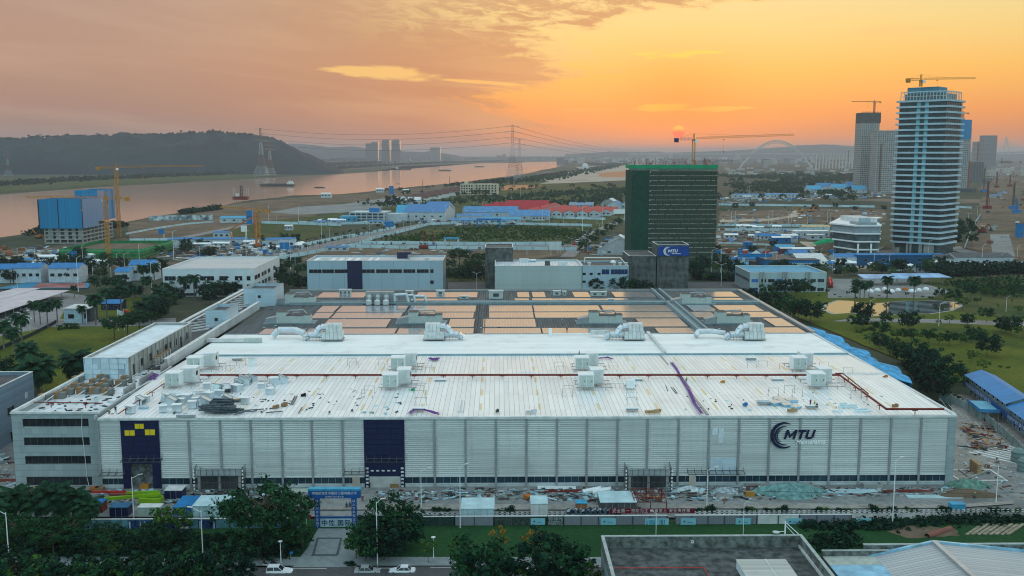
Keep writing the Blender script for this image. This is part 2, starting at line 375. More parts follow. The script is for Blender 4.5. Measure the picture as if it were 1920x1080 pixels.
def make_palm(key,name,label,h,fr,nf,seed,tr_r=.22,droop=1.0,mat=None):
 rs=random.Random(seed);t_=thing(name,label,'palm tree');tr=MB();cw=MB()
 p=Vector((0,0,-.1));lean=rs.uniform(-.3,.3)
 for i in range(5):
  n_=Vector((lean*((i+1)/5)**2,0,h*(i+1)/5));tr.tube(p,n_,tr_r*(1.25-.1*i),tr_r*(1.15-.1*i),7);p=n_
 for i in range(nf):
  a=i*2.399;el=R(75)-R(95)*(i/nf);L=fr*rs.uniform(.85,1.1);pts=[p];q=p
  for k in range(7):
   e=el-R(17)*k*droop;q=q+Vector((math.cos(a)*math.cos(e),math.sin(a)*math.cos(e),math.sin(e)))*L/7;pts.append(q)
  for k in range(7):
   A_,B_=pts[k],pts[k+1];d_=(B_-A_).normalized();sd_=d_.cross(Vector((0,0,1))).normalized()
   for hh in(.15,.65):
    o_=A_.lerp(B_,hh);w=fr*.26*math.sin(math.pi*min(1,(k+hh+.8)/8.2))+.1
    for s_ in(-1,1):
     tip=o_+sd_*s_*w+d_*w*.5+Vector((0,0,-w*.55));v_=d_*fr*.055
     cw.quad(o_-v_,o_+v_,tip+v_*.3,tip-v_*.3)
 tr.build('trunk',PBARK,t_);cw.build('fronds',mat or PLEAF,t_);TREES[key]=[t_,False];return t_
def make_bush(key,name,label,r,h,nb,nl,leaf,mat,seed):
 rs=random.Random(seed);t_=thing(name,label,'bush');cw=MB();st=MB()
 for i in range(nb):
  a=rs.random()*6.28;rr=r*.65*math.sqrt(rs.random());c=(math.cos(a)*rr,math.sin(a)*rr,h*rs.uniform(.3,.75))
  st.tube((0,0,-.05),c,.05,.02,4,cap=False);leafblob(cw,c,r*.45,nl,leaf,rs,h/r*.6)
 st.build('stems',BARK,t_);cw.build('foliage',mat,t_);TREES[key]=[t_,False];return t_
make_tree('broad','broadleaf_tree','x',9,4.2,16,95,.34,LEAF,1)
make_tree('dark','dark_evergreen_tree','x',8.5,4.6,20,100,.36,LEAFD,2,low=.22)
make_tree('light','light_green_tree','x',7,3.0,12,80,.27,LEAF2,3)
make_tree('umbrella','spreading_tree','x',12,6.8,24,110,.34,LEAF,4,low=.45,flat=.35,trunkr=.3)
make_tree('ball','round_street_tree','x',5.5,1.9,9,60,.24,LEAF,5,low=.4,flat=.95)
make_tree('sapling','young_street_tree','x',5,1.3,7,40,.2,LEAF2,6,trunkr=.07,low=.35)
make_tree('autumn','golden_tree','x',6,1.7,8,60,.22,AUT,16,trunkr=.09)
make_tree('far','distant_tree','x',8,4,9,22,.9,LEAF,8)
make_palm('palm','royal_palm','x',9,3.6,22,10,droop=.9)
make_palm('datepalm','date_palm','x',5.5,4.2,34,11,.38,droop=.75)
make_palm('smallpalm','small_palm','x',2.2,2.6,16,12,.16)
make_bush('bush','green_bush','x',1.8,2.0,9,60,.22,SHRUB,20)
make_bush('dbush','dark_bush','x',2.2,2.6,9,70,.26,LEAFD,21)
def plant(key,x,y,sc=1.0,label=None,group=None,z=0.0,rz=None):
 e=TREES[key];s_=sc*rnd.uniform(.92,1.08);rz=rnd.random()*6.28 if rz is None else rz
 if not e[1]:
  e[1]=True;o=e[0];o.location=(x,y,z);o.scale=(s_,s_,s_);o.rotation_euler=(0,0,rz)
  if label:o['label']=label
  if group:o['group']=group
  return o
 c=ctree(e[0],None,(x,y,z),rz,s_,label,group)
 if not group and 'group' in c:del c['group']
 return c
def plants(lst,keys,fmt,group,way='from the left'):
 """lst: (px, py, scale[, key]) ground points"""
 out=[]
 for i,p in enumerate(lst):
  x,y=g(p[0],p[1]);out.append(plant(p[3]if len(p)>3 else keys[i%len(keys)],x,y,p[2],None,group))
 number(out,fmt,way);return out
def prune():
 for k,(o,used)in TREES.items():
  if not used:
   for c in KIDS.get(o.name,[]):bpy.data.objects.remove(c)
   bpy.data.objects.remove(o)
def lampproto(h,arm,double=False,globe=False):
 t_=thing('street_lamp','x','street lamp');m_=MB()
 m_.tube((0,0,0),(0,0,.5),.16,.14,8);m_.tube((0,0,.5),(0,0,h),.10,.06,8);m_.build('pole',WHT,t_)
 if globe:
  MB().lathe([(.1,0),(.32,.12),(.42,.3),(.12,.42)],(0,0,h)).build('lamp_head',LAMPG,t_);return t_
 for s_ in((-1,1)if double else(1,)):
  MB().tube((0,0,h-.3),(arm*s_,0,h+.5),.05,.035,6).build('arm',WHT,t_)
  MB().obox((arm*s_+.35*s_,0,h+.58),(.9,.28,.12),ry=-.2*s_).build('lamp_head',LAMPG,t_)
 return t_
LAMPS={'single':lampproto(9,1.5),'double':lampproto(11,1.8,True),'globe':lampproto(4.2,0,globe=True),'post':lampproto(12,.8)}
LUSED={}
def lamp(kind,x,y,rz=0.0,sc=1.0,group=None,label=None):
 p=LAMPS[kind]
 if kind not in LUSED:
  LUSED[kind]=p;o=p;o.location=(x,y,0);o.rotation_euler=(0,0,rz);o.scale=(sc,)*3
 else:o=ctree(p,None,(x,y,0),rz,sc)
 if label:o['label']=label
 if group:o['group']=group
 elif 'group' in o:del o['group']
 return o
def lamps(lst,fmt,group):
 out=[]
 for p in lst:
  x,y=g(p[0],p[1]);out.append(lamp(p[2],x,y,p[3]if len(p)>3 else 0.0,p[4]if len(p)>4 else 1.0,group))
 number(out,fmt)
def carproto(key,mat,suv=False):
 t_=thing('parked_car','x','car');L,Wd=(4.5,1.85)if suv else(4.6,1.78);H1=.95 if suv else .85;H2=1.62 if suv else 1.42
 def loft(secs):
  n=len(secs[0]);v=[p for s_ in secs for p in s_];f=[]
  for j in range(len(secs)-1):
   for i in range(n):f.append((j*n+i,j*n+(i+1)%n,(j+1)*n+(i+1)%n,(j+1)*n+i))
  f+=[tuple(range(n)),tuple((len(secs)-1)*n+i for i in reversed(range(n)))];q=MB();q.v=v;q.f=f;return q
 def ring(x,z0,z1,w,w1=None):
  w1=w1 or w*.92
  return[(x,-w/2,z0+.12),(x,-w/2*.93,z0),(x,w/2*.93,z0),(x,w/2,z0+.12),(x,w/2,z0+(z1-z0)*.6),(x,w1/2,z1),(x,-w1/2,z1),(x,-w/2,z0+(z1-z0)*.6)]
 hx=L/2
 body=loft([ring(-hx,.35,H1-.22,Wd*.8),ring(-hx+.15,.22,H1-.02,Wd*.95),ring(-hx+.9,.2,H1+.03,Wd),ring(.5,.2,H1+.04,Wd),ring(hx-1.1,.2,H1-.02,Wd),ring(hx-.25,.22,H1-.18,Wd*.95),ring(hx,.35,H1-.35,Wd*.8)])
 bo=body.build('body',mat,t_)
 c0,c1=(-hx+.12,hx-1.55)if suv else(-hx+.75,hx-1.35)
 def cab(z0,z1,e,tw):
  sl=.25 if suv else .55
  return loft([[(c0-e,-Wd/2*.9-e,z0),(c0-e,Wd/2*.9+e,z0),(c0+sl-e,Wd/2*tw+e,z1),(c0+sl-e,-Wd/2*tw-e,z1)],[(c1+e,-Wd/2*.9-e,z0),(c1+e,Wd/2*.9+e,z0),(c1-.75+e,Wd/2*tw+e,z1),(c1-.75+e,-Wd/2*tw-e,z1)]])
 cab(H1,H2-.06,0,.74).build('windows',GLASS,t_)
 sl=.25 if suv else .55;rf=MB().box(c0+sl-.06,-Wd*.375,H2-.08,c1-.7,Wd*.375,H2)
 for s_ in(-1,1):
  for xa,xb in((c0+.05,c0+sl),((c0+c1)/2-.1,(c0+c1)/2-.1),(c1,c1-.75)):
   rf.bar((xa,s_*Wd*.452,H1),(xb,s_*Wd*.375,H2-.04),.07)
 rf.build('roof',mat,t_)
 for x in(-hx+.85,hx-.85):
  for s_ in(-1,1):
   w=MB().tube((x,s_*(Wd/2-.2),.33),(x,s_*(Wd/2+.02),.33),.33,k=12).build('wheel',TYRE,t_)
   MB().tube((x,s_*(Wd/2),.33),(x,s_*(Wd/2+.035),.33),.2,k=10).build('rim',RIMM,w)
 for s_ in(-1,1):
  MB().obox((hx-.1,s_*Wd*.34,H1-.3),(.16,.32,.13)).build('headlight',LAMPG,t_)
  MB().obox((-hx+.08,s_*Wd*.36,H1-.2),(.12,.28,.13)).build('tail_light',BRED,t_)
 return[t_,False]
CARP={k:carproto(k,M('car '+k,c,.25,var=.02),s_)for k,c,s_ in(('white',(.75,.76,.77),True),('whitesedan',(.72,.74,.76),False),('silver',(.30,.33,.33),False),('black',(.02,.02,.024),False),('red',(.35,.02,.02),False))}
def car(kind,x,y,rz,label,group=None,sc=1.0):
 e=CARP[kind]
 if not e[1]:
  e[1]=True;o=e[0];o.location=(x,y,.03);o.rotation_euler=(0,0,rz);o.scale=(sc,)*3
 else:o=ctree(e[0],None,(x,y,.03),rz,sc)
 o['label']=label
 if group:o['group']=group
 elif 'group' in o:del o['group']
 return o
def person(x,y,z,rz,label,top=(.05,.07,.12),trouser=(.03,.035,.05),helmet=None,vest=None,pose='stand',group=None):
 t_=thing('person',label,'person',(x,y,z),rz,group)
 J={'pel':(0,0,.95),'sp':(0,0,1.15),'ch':(0,0,1.38),'nk':(0,.02,1.52),'hd':(0,.03,1.62),'ht':(0,.03,1.74),'ls':(-.19,0,1.42),'le':(-.26,.02,1.14),'lw':(-.27,.12,.90),'lh':(-.27,.15,.80),'rs':(.19,0,1.42),'re':(.26,.02,1.14),'rw':(.27,.12,.90),'rh':(.27,.15,.80),'lp':(-.10,0,.90),'lk':(-.11,.03,.50),'la':(-.12,0,.09),'lf':(-.13,.16,.04),'rp':(.10,0,.90),'rk':(.11,.03,.50),'ra':(.12,0,.09),'rf':(.13,.16,.04)}
 if pose=='walk':J.update(lk=(-.11,.22,.52),la=(-.11,.28,.12),lf=(-.11,.44,.08),rk=(.11,-.05,.50),ra=(.11,-.32,.14),rf=(.11,-.22,.03),lw=(-.26,-.12,.92),lh=(-.26,-.12,.82),re=(.25,.08,1.15),rw=(.24,.28,1.0),rh=(.24,.36,.96))
 if pose in('work','crouch'):
  J.update(lw=(-.16,.36,1.16),lh=(-.12,.44,1.15),rw=(.16,.36,1.08),rh=(.12,.44,1.05))
 if pose=='crouch':
  J={k:(v[0],v[1]+.05,v[2]-.50)if k[0]not in 'lr' or k[1]in 'sewh' else v for k,v in J.items()}
  J.update(lp=(-.10,0,.40),rp=(.10,0,.40),lk=(-.14,.42,.48),rk=(.14,.42,.44),la=(-.14,.12,.09),ra=(.14,.12,.09),lf=(-.15,.28,.04),rf=(.15,.28,.04))
 if pose=='sit':
  J.update(lk=(-.16,.42,.86),rk=(.16,.42,.86),la=(-.18,.46,.42),ra=(.18,.46,.42),lf=(-.18,.60,.38),rf=(.18,.60,.38),lw=(-.22,.42,1.12),lh=(-.24,.50,1.14),rw=(.22,.42,1.12),rh=(.24,.50,1.14))
 Rr=dict(pel=.15,sp=.13,ch=.15,nk=.055,hd=.085,ht=.08,ls=.065,le=.05,lw=.036,lh=.042,rs=.065,re=.05,rw=.036,rh=.042,lp=.095,lk=.065,la=.045,lf=.04,rp=.095,rk=.065,ra=.045,rf=.04)
 Eg='pel-sp sp-ch ch-nk nk-hd hd-ht ch-ls ls-le le-lw lw-lh ch-rs rs-re re-rw rw-rh pel-lp lp-lk lk-la la-lf pel-rp rp-rk rk-ra ra-rf'.split()
 ks=list(J);bm=bmesh.new();sk=bm.verts.layers.skin.verify();vs={}
 for k in ks:
  v=bm.verts.new(J[k]);v[sk].radius=(Rr[k],Rr[k]);v[sk].use_root=k=='pel';vs[k]=v
 for e in Eg:a,c=e.split('-');bm.edges.new((vs[a],vs[c]))
 me=bpy.data.meshes.new('body');bm.to_mesh(me);bm.free();o=bpy.data.objects.new('body',me);C.objects.link(o);o.parent=t_
 o.modifiers.new('s','SKIN');o.modifiers.new('u','SUBSURF').render_levels=1
 m,q,bs=raw('figure '+label[:20]);sz_=q.sep(q.n('ShaderNodeTexCoord').outputs['Object']);ax=q.m('ABSOLUTE',sz_[0])
 pz=J['pel'][2];nz_=J['nk'][2]
 c_=q.mix(q.m('GREATER_THAN',sz_[2],pz),trouser,top);c_=q.mix(q.m('GREATER_THAN',sz_[2],nz_),c_,(.30,.17,.11));c_=q.mix(q.m('LESS_THAN',sz_[2],.10),c_,(.02,.02,.02))
 q.l(c_,bs.inputs['Base Color']);bs.inputs['Roughness'].default_value=.8;me.materials.append(m)
 hc=J['hd']
 if helmet:MB().lathe([(.15,0),(.125,.02),(.11,.08),(.06,.13),(.01,.14)],(hc[0],hc[1],hc[2]+.06)).build('helmet',M('helmet %.2f%.2f'%helmet[:2],helmet,.35),t_)
 else:MB().lathe([(.09,-.06),(.105,.03),(.10,.10),(.05,.16),(.01,.17)],(hc[0],hc[1]-.015,hc[2]+.02)).build('hair',BLK,t_)
 if vest:
  a,c=J['sp'],J['ch'];MB().lathe([(.185,a[2]-.08),(.18,a[2]+.05),(.20,c[2]-.02),(.16,c[2]+.08)],(a[0],a[1],0),10).build('vest',M('vest %.2f%.2f'%vest[:2],vest,.7),t_)
 return t_
def lattice(mb,p,q,w,seg,r=.06,tri=False):
 """a lattice beam from p to q: chords, and zigzag bracing on every face"""
 p,q=Vector(p),Vector(q);d=(q-p).normalized();a=d.cross(Vector((0,0,1)))
 a=Vector((1,0,0))if a.length<.1 else a.normalized();c=a.cross(d)
 offs=[a*w/2+c*-w/2*0,a*-w/2,c*w*.85]if tri else[a*w/2+c*w/2,a*w/2-c*w/2,a*-w/2-c*w/2,a*-w/2+c*w/2]
 for o_ in offs:mb.tube(p+o_,q+o_,r*1.3,k=4)
 n=len(offs)
 for k in range(seg):
  A_=p.lerp(q,k/seg);B_=p.lerp(q,(k+1)/seg)
  for i in range(n):
   o1,o2=offs[i],offs[(i+1)%n]
   if k%2:o1,o2=o2,o1
   mb.tube(A_+o1,B_+o2,r*.8,k=3,cap=False);mb.tube(B_+o1,B_+o2,r*.7,k=3,cap=False)
def crane(label,x,y,z0,h,jib,cjib,az,mat=None,cw=None,w=1.8,tip=0.0,boxmat=None,r=.12,z1=None,blue=None):
 """tower crane: mast, jib (az = jib heading), counter jib, weight, cab, top frame, ties, trolley and hook"""
 t_=thing('tower_crane',label,'crane',(x,y,z0));mat=mat or YEL
 m_=MB();lattice(m_,(0,0,0),(0,0,h),w,max(6,int(h/2.2)),r);m_.build('mast',mat,t_)
 dx,dy=math.sin(az),math.cos(az);z=h+.8
 j=MB();lattice(j,(dx*1.5,dy*1.5,z),(dx*jib,dy*jib,z+tip),1.3,int(jib/1.9),r*.7,True);j.build('jib',mat,t_)
 cj=MB();lattice(cj,(-dx*1.0,-dy*1.0,z),(-dx*cjib,-dy*cjib,z),1.4,max(3,int(cjib/2.5)),r*.8);cj.build('counter_jib',blue or mat,t_)
 MB().obox((-dx*(cjib-1.6),-dy*(cjib-1.6),z-.9),(2.2,2.6,2.6),-az).build('counterweight',cw or boxmat or YEL,t_)
 MB().obox((dx*1.6+dy*1.2,dy*1.6-dx*1.2,h-.6),(1.5,1.8,1.9),-az).build('cab',WHT,t_)
 MB().tube((0,0,h-.6),(0,0,h+.6),w*.75,k=10).build('slewing_ring',mat,t_)
 a=MB();lattice(a,(0,0,h+.5),(0,0,h+4.2),.9,3,r*.7);a.build('top_frame',mat,t_)
 s_=MB();s_.tube((0,0,h+4.2),(dx*jib*.5,dy*jib*.5,z+1+tip/2),.07,k=4);s_.tube((0,0,h+4.2),(-dx*cjib*.8,-dy*cjib*.8,z+.5),.07,k=4);s_.build('tie_rods',mat,t_)
 tx=jib*.30;tt=MB().obox((dx*tx,dy*tx,z-.5),(1.2,1.0,.5),-az).build('trolley',mat,t_)
 MB().tube((dx*tx,dy*tx,z-.7),(dx*tx,dy*tx,z-8),.05,k=4).obox((dx*tx,dy*tx,z-8.3),(.7,.5,1.0)).build('hook',mat,tt)
 return t_
def pylon(label,x,y,h,w,arms=3,rz=0.0,sc=1.0,group=None):
 t_=thing('transmission_pylon',label,'pylon',(x,y,0),rz,group);r=.012*w*.7
 bands=[(0,.5),(.22,.27),(.45,.13),(.7,.07),(1,.045)]
 for k in range(4):
  m_=MB();(a,wa),(c,wb)=bands[k],bands[k+1];n=5
  for i in range(n):
   f0,f1=i/n,(i+1)/n;z0,z1=h*(a+(c-a)*f0),h*(a+(c-a)*f1);w0,w1=w*(wa+(wb-wa)*f0),w*(wa+(wb-wa)*f1)
   P0=[(w0,w0,z0),(-w0,w0,z0),(-w0,-w0,z0),(w0,-w0,z0)];P1=[(w1,w1,z1),(-w1,w1,z1),(-w1,-w1,z1),(w1,-w1,z1)]
   for q in range(4):
    m_.tube(P0[q],P1[q],r,k=4,cap=False);m_.tube(P0[q],P1[(q+1)%4],r*.6,k=3,cap=False);m_.tube(P1[q],P0[(q+1)%4],r*.6,k=3,cap=False);m_.tube(P1[q],P1[(q+1)%4],r*.6,k=3,cap=False)
  m_.build('tower_section',(GRY,BRED_D,GRY,BRED_D)[k],t_)
 for i in range(arms):
  z=h*(.97-i*.115);L=w*(.42+.13*(i==1));m_=MB()
  for s_ in(-1,1):
   m_.tube((0,0,z+h*.022),(s_*L,0,z),r,k=4).tube((0,0,z-h*.012),(s_*L,0,z),r,k=4).tube((s_*L,0,z),(s_*L,0,z-h*.03),r*.8,k=4)
  m_.build('cross_arm',GRY,t_)
 return t_
BRED_D=M('faded red steel',(.20,.07,.05),.6,var=.2)
def wire(label,pts,r,group=None,cat='power line',sag=0.0,mat=None,name='power_line'):
 m_=MB()
 for A_,B_ in zip(pts,pts[1:]):
  A_,B_=Vector(A_),Vector(B_);pr=A_;n=14
  for i in range(1,n+1):
   f=i/n;q=A_.lerp(B_,f)-Vector((0,0,sag*4*f*(1-f)));m_.tube(pr,q,r,k=4,cap=False);pr=q
 return kindof(m_.build(name,mat or DGRY),label,cat,group)
def text(s_,size,mat,parent,name,loc,rot,bold=.0,ext=.02,shear=0.0,align='LEFT',sx=1.0,space=1.0):
 c=bpy.data.curves.new(name,'FONT');c.body=s_;c.size=size;c.extrude=ext;c.offset=bold;c.shear=shear;c.align_x=align;c.align_y='CENTER';c.space_character=space
 c.resolution_u=2;t0_=bpy.data.objects.new('tmp',c);me=bpy.data.meshes.new_from_object(t0_);bpy.data.objects.remove(t0_);me.materials.clear();me.materials.append(mat)
 o=bpy.data.objects.new(name,me);C.objects.link(o)
 o.location=loc;o.rotation_euler=rot;o.scale=(sx,1,1)
 if parent:o.parent=parent;KIDS.setdefault(parent.name,[]).append(o)
 return o
FRONT=(math.pi/2,0,0)
def arcmark(mb,cx,cz,y0,y1,R0,a0,a1,wmax,off=(0,0),n=26):
 """tapered crescent in the XZ plane"""
 P=[]
 for i in range(n+1):
  f=i/n;a=a0+(a1-a0)*f;w=wmax*(math.sin(math.pi*f)**.7)*.5+.02*wmax
  P.append(((cx+off[0]+(R0+w)*math.cos(a),cz+off[1]+(R0+w)*math.sin(a)),(cx+off[0]+(R0-w)*math.cos(a),cz+off[1]+(R0-w)*math.sin(a))))
 for(o1,i1),(o2,i2)in zip(P,P[1:]):
  mb.quad((o1[0],y0,o1[1]),(i1[0],y0,i1[1]),(i2[0],y0,i2[1]),(o2[0],y0,o2[1]))
  mb.quad((o1[0],y0,o1[1]),(o2[0],y0,o2[1]),(o2[0],y1,o2[1]),(o1[0],y1,o1[1]));mb.quad((i1[0],y0,i1[1]),(i1[0],y1,i1[1]),(i2[0],y1,i2[1]),(i2[0],y0,i2[1]))
def logo(parent,x0,z0,Y,s_,mat,mat2,sub='Maintenance'):
 """round swoosh, MTU and Maintenance; x0,z0 = centre of the ring, s_ = ring radius"""
 m_=MB();arcmark(m_,x0,z0,Y-.22,Y,s_,R(62),R(300),s_*.24);arcmark(m_,x0,z0,Y-.2,Y,s_*.74,R(82),R(285),s_*.13,(s_*.0,-s_*.03));arcmark(m_,x0,z0,Y-.18,Y,s_*.56,R(110),R(250),s_*.07,(-s_*.02,-s_*.03))
 m_.build('logo_ring',mat,parent)
 H_=s_*.74;W_=s_*.17;zb_=z0-H_*.5+s_*.06;yb_=Y-.16
 for ch,xo,wd in(('M',x0-s_*.06,s_*.86),('T',x0+s_*.90,s_*.62),('U',x0+s_*1.58,s_*.66)):
  t2=W_;h=H_
  P={'M':[(0,0),(t2,0),(t2,h*.62),(wd/2,h*.12),(wd-t2,h*.62),(wd-t2,0),(wd,0),(wd,h),(wd-t2*1.1,h),(wd/2,h*.42),(t2*1.1,h),(0,h)],'T':[(wd/2-t2/2,0),(wd/2+t2/2,0),(wd/2+t2/2,h-t2),(wd,h-t2),(wd,h),(0,h),(0,h-t2),(wd/2-t2/2,h-t2)],'U':[(0,h),(0,t2),(t2,0),(wd-t2,0),(wd,t2),(wd,h),(wd-t2,h),(wd-t2,t2*1.3),(wd-t2*1.4,t2),(t2*1.4,t2),(t2,t2*1.3),(t2,h)]}[ch]
  m2=MB();Q=[(xo+p[0]+p[1]*.28,zb_+p[1])for p in P];k=len(Q);m2.v=[(p[0],yb_,p[1])for p in Q]+[(p[0],Y,p[1])for p in Q];m2.f=[tuple(range(k)),tuple(k+i for i in reversed(range(k)))]+[(i,k+i,k+(i+1)%k,(i+1)%k)for i in range(k)]
  m2.build('letter',mat,parent)
 text(sub,s_*.42,mat2,parent,'lettering',(x0+s_*.92,Y-.12,z0-s_*.56),FRONT,s_*.008,.05,.22,sx=1.0,space=1.08)
def window(parent,x,y,z,w,h,face='-y',mat=None,frame=None,depth=.05):
 """glass with a frame as its sub-part; (x, y, z) = centre on the wall plane"""
 t2=.07
 def bx(mb,u0,z0,u1,z1,d0,d1):
  if face=='-y':mb.box(x+u0,y-d1,z+z0,x+u1,y-d0,z+z1)
  elif face=='+x':mb.box(x+d0,y+u0,z+z0,x+d1,y+u1,z+z1)
  elif face=='-x':mb.box(x-d1,y+u0,z+z0,x-d0,y+u1,z+z1)
 a=MB();bx(a,-w/2,-h/2,w/2,h/2,-.02,.03);o=a.build('window',mat or GLASS,parent)
 f=MB();bx(f,-w/2-t2,-h/2-t2,w/2+t2,-h/2,-.01,.1);bx(f,-w/2-t2,h/2,w/2+t2,h/2+t2,-.01,.1)
 bx(f,-w/2-t2,-h/2,-w/2,h/2,-.01,.1);bx(f,w/2,-h/2,w/2+t2,h/2,-.01,.1)
 n=max(0,int(w/1.6)-1)
 for i in range(n):u=-w/2+w*(i+1)/(n+1);bx(f,u-.03,-h/2,u+.03,h/2,.01,.08)
 f.build('frame',frame or GRY,o);return o
def parapet_roof(x0,y0,x1,y1,z,h=.9,t=.3):
 m_=MB();m_.box(x0,y0,z,x1,y0+t,z+h).box(x0,y1-t,z,x1,y1,z+h).box(x0,y0+t,z,x0+t,y1-t,z+h).box(x1-t,y0+t,z,x1,y1-t,z+h);return m_
# ============================================================ THE FACTORY
YF,YB,X0,X1,XO,HR=202.5,394.5,-85.6,98.6,-104.7,16.0
def fx(px,py=850):return wy(px,py,YF)[0]
def fz(py,px=1000):return wy(px,py,YF)[1]
WALLM=seamed('ribbed wall cladding',(.68,.71,.69),2,.45,.70,.25,.5,.1,.10,6.55,.18)
ROOFA=seamed('standing seam roof',(.76,.77,.76),0,1.12,.38,.075,.32,.0,.07,13,.20,(13.1,12.4,3.0,.045,(.66,.56,.34)))
ROOFB=seamed('white membrane roof',(.80,.82,.80),1,2.2,.80,.04,.6,.0,.05,31,.35,None,(.22,.70,(.30,.32,.30)))
ROOFC=seamed('dark standing seam roof',(.085,.10,.105),0,.9,.30,.30,.75,.0,.25,9,.3)
PANELT=seamed('tile cladding',(.30,.35,.36),2,1.35,.45,.04,.55,0,.10,1.5,.12)
fac=thing('factory_building','huge low factory hall with pale ribbed walls, navy doors and wide white roof','factory',(0,0,0))
def ribwall(mb,xa,xb,z0,z1,Y,pitch=.45,depth=.05,sgn=-1):
 n=max(1,round((z1-z0)/pitch));pr=[]
 for i in range(n):
  a=z0+(z1-z0)*i/n;p=(z1-z0)/n
  pr+=[(Y,a),(Y+sgn*depth,a+p*.18),(Y+sgn*depth,a+p*.72),(Y,a+p*.88)]
 pr.append((Y,z1))
 for(ya,a),(yb,c)in zip(pr,pr[1:]):mb.quad((xa,ya,a),(xb,ya,a),(xb,yb,c),(xa,yb,c))
D1=(fx(229),fx(299));D2=(fx(685),fx(757))
zwt,zwb=2.75,1.35
cols=[fx(p)for p in(187,299,356,415,472,529,586,643,685,757,815,873,930,987,1044,1100,1157,1213,1271,1328,1384,1441,1498,1555,1611,1668,1724)]+[X1-.9]
fw=MB();pl=MB()
spans=[(X0,D1[0]),(D1[1],D2[0]),(D2[1],X1)]
for a,c in spans:
 ribwall(fw,a,c,zwt+.25,HR-.35,YF);fw.box(a,YF,zwt,c,YF+.3,HR-.3)
 fw.box(a,YF-.08,zwt,c,YF-.002,zwt+.25)
 ribwall(pl,a,c,.15,zwb,YF);pl.box(a,YF+.004,-.2,c,YF+.3,zwb)
fw.build('front_wall',WALLM,fac);pl.build('plinth',M('plinth cladding',(.42,.46,.47),.5),fac)
MB().box(X1-.3,YF+.302,-.2,X1,YB,HR-.3).build('side_wall',WALLM,fac)
MB().box(X0,YB-.3,-.2,X1-.302,YB,HR-.3).build('rear_wall',WALLM,fac)
MB().box(X1-1.6,YF-.2,-.1,X1+.12,YF-.11,HR-.3).box(X1+.02,YF-.11,-.1,X1+.12,YF+3,HR-.3).build('corner_panel',PANELT,fac)
for i,x in enumerate(cols[:-1]):
 MB().box(x-.22,YF-.28,0,x+.22,YF-.1,HR-.36).build('column',GRY if i not in(1,8,9)else NAVY,fac)
bays=sorted(set(cols[1:9]));allc=[cols[0]]+cols[1:8]+cols[9:]
def bay_windows(xs):
 for a,c in zip(xs,xs[1:]):
  a2,c2=a+.25,c-.25
  o=MB().box(a2,YF+.12,zwb,c2,YF+.2,zwt).build('strip_window',GLASSB,fac)
  m_=MB();n=4
  for k in range(1,n):m_.box(a2+(c2-a2)*k/n-.03,YF+.07,zwb,a2+(c2-a2)*k/n+.03,YF+.118,zwt)
  m_.build('mullion',GRY,o)
bay_windows(cols[1:8]+[D2[0]]);bay_windows(cols[9:]);bay_windows([X0+.2,D1[0]])
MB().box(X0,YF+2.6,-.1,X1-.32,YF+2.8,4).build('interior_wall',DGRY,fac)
for px_,w_ in((668,1.6),(1298,1.5)):
 x=fx(px_,905);MB().box(x-w_/2,YF-.2,0,x+w_/2,YF-.1,2.9).build('side_door',M('cream door',(.45,.40,.34),.6),fac)
x0,x1=D1;zo=fz(869,265)
n_=MB().box(x0,YF-.22,zo,x1,YF+.2,HR-.35).box(x0,YF-.22,0,x0+1.6,YF+.2,zo).box(x1-1.6,YF-.22,0,x1,YF+.2,zo);bay=n_.build('entrance_bay',NAVY,fac)
gl=MB()
for k in range(1,8):gl.box(x0+.05,YF-.25,zo+(HR-zo)*k/8,x1-.05,YF-.222,zo+(HR-zo)*k/8+.05)
for k in range(1,3):gl.box(x0+(x1-x0)*k/3,YF-.245,zo,x0+(x1-x0)*k/3+.05,YF-.222,HR-.4)
gl.build('panel_joints',M('navy joint',(.002,.003,.012),.6),bay)
YLW=bpy.data.materials.new('lively yellow panel');YLW.use_nodes=True;YLW.node_tree.nodes['Principled BSDF'].inputs['Base Color'].default_value=(.75,.52,.0,1)  # solid yellow base colour, no emission
for a,c,e,f_ in((235,806,253,816),(254,794,270,803),(273,804.5,291,815)):
 xa,za=wy(a,f_,YF);xb,zb=wy(e,c,YF)
 w_=MB().box(xa,YF-.30,za,xb,YF-.24,zb).build('yellow_panel',YLW,fac)
 m_=MB().box(xa-.08,YF-.34,zb,xb+.08,YF-.235,zb+.1).box(xa-.08,YF-.34,za-.1,xb+.08,YF-.235,za).box((xa+xb)/2-.04,YF-.33,za,(xa+xb)/2+.04,YF-.302,zb);m_.build('frame',DGRY,w_)
MB().box(x0+.2,YF+2.3,0,x1-.2,YF+2.5,zo).build('inner_wall',M('pale interior',(.20,.22,.22),.8,var=.6,sc=.7),fac)
x0,x1=D2;zr=fz(863,720);zd=fz(893,720)
bay2=MB().box(x0,YF-.22,zr,x1,YF+.2,HR-.35).box(x0,YF-.22,0,x0+.75,YF+.2,zr).box(x1-.75,YF-.22,0,x1,YF+.2,zr).build('door_bay',NAVY,fac)
gl=MB()
for k in range(1,8):gl.box(x0+.05,YF-.25,zr+(HR-zr)*k/8,x1-.05,YF-.222,zr+(HR-zr)*k/8+.05)
for k in range(1,3):gl.box(x0+(x1-x0)*k/3,YF-.245,zr,x0+(x1-x0)*k/3+.05,YF-.222,HR-.4)
gl.build('panel_joints',MATS.get('navy joint'),bay2)
rd=MB().box(x0+.75,YF-.1,zd,x1-.75,YF+.05,zr).build('roller_door',NAVY,fac)
for k in range(5):
 xa=x0+1.1+k*1.18;MB().box(xa,YF-.14,fz(883.5,720),xa+.62,YF-.102,fz(881,720)).build('door_window',LAMPG,rd)
MB().box(x0+.75,YF-.1,0,x1-.75,YF+.05,zd-.02).build('door_panel',M('primed door panel',(.45,.46,.44),.7),fac)
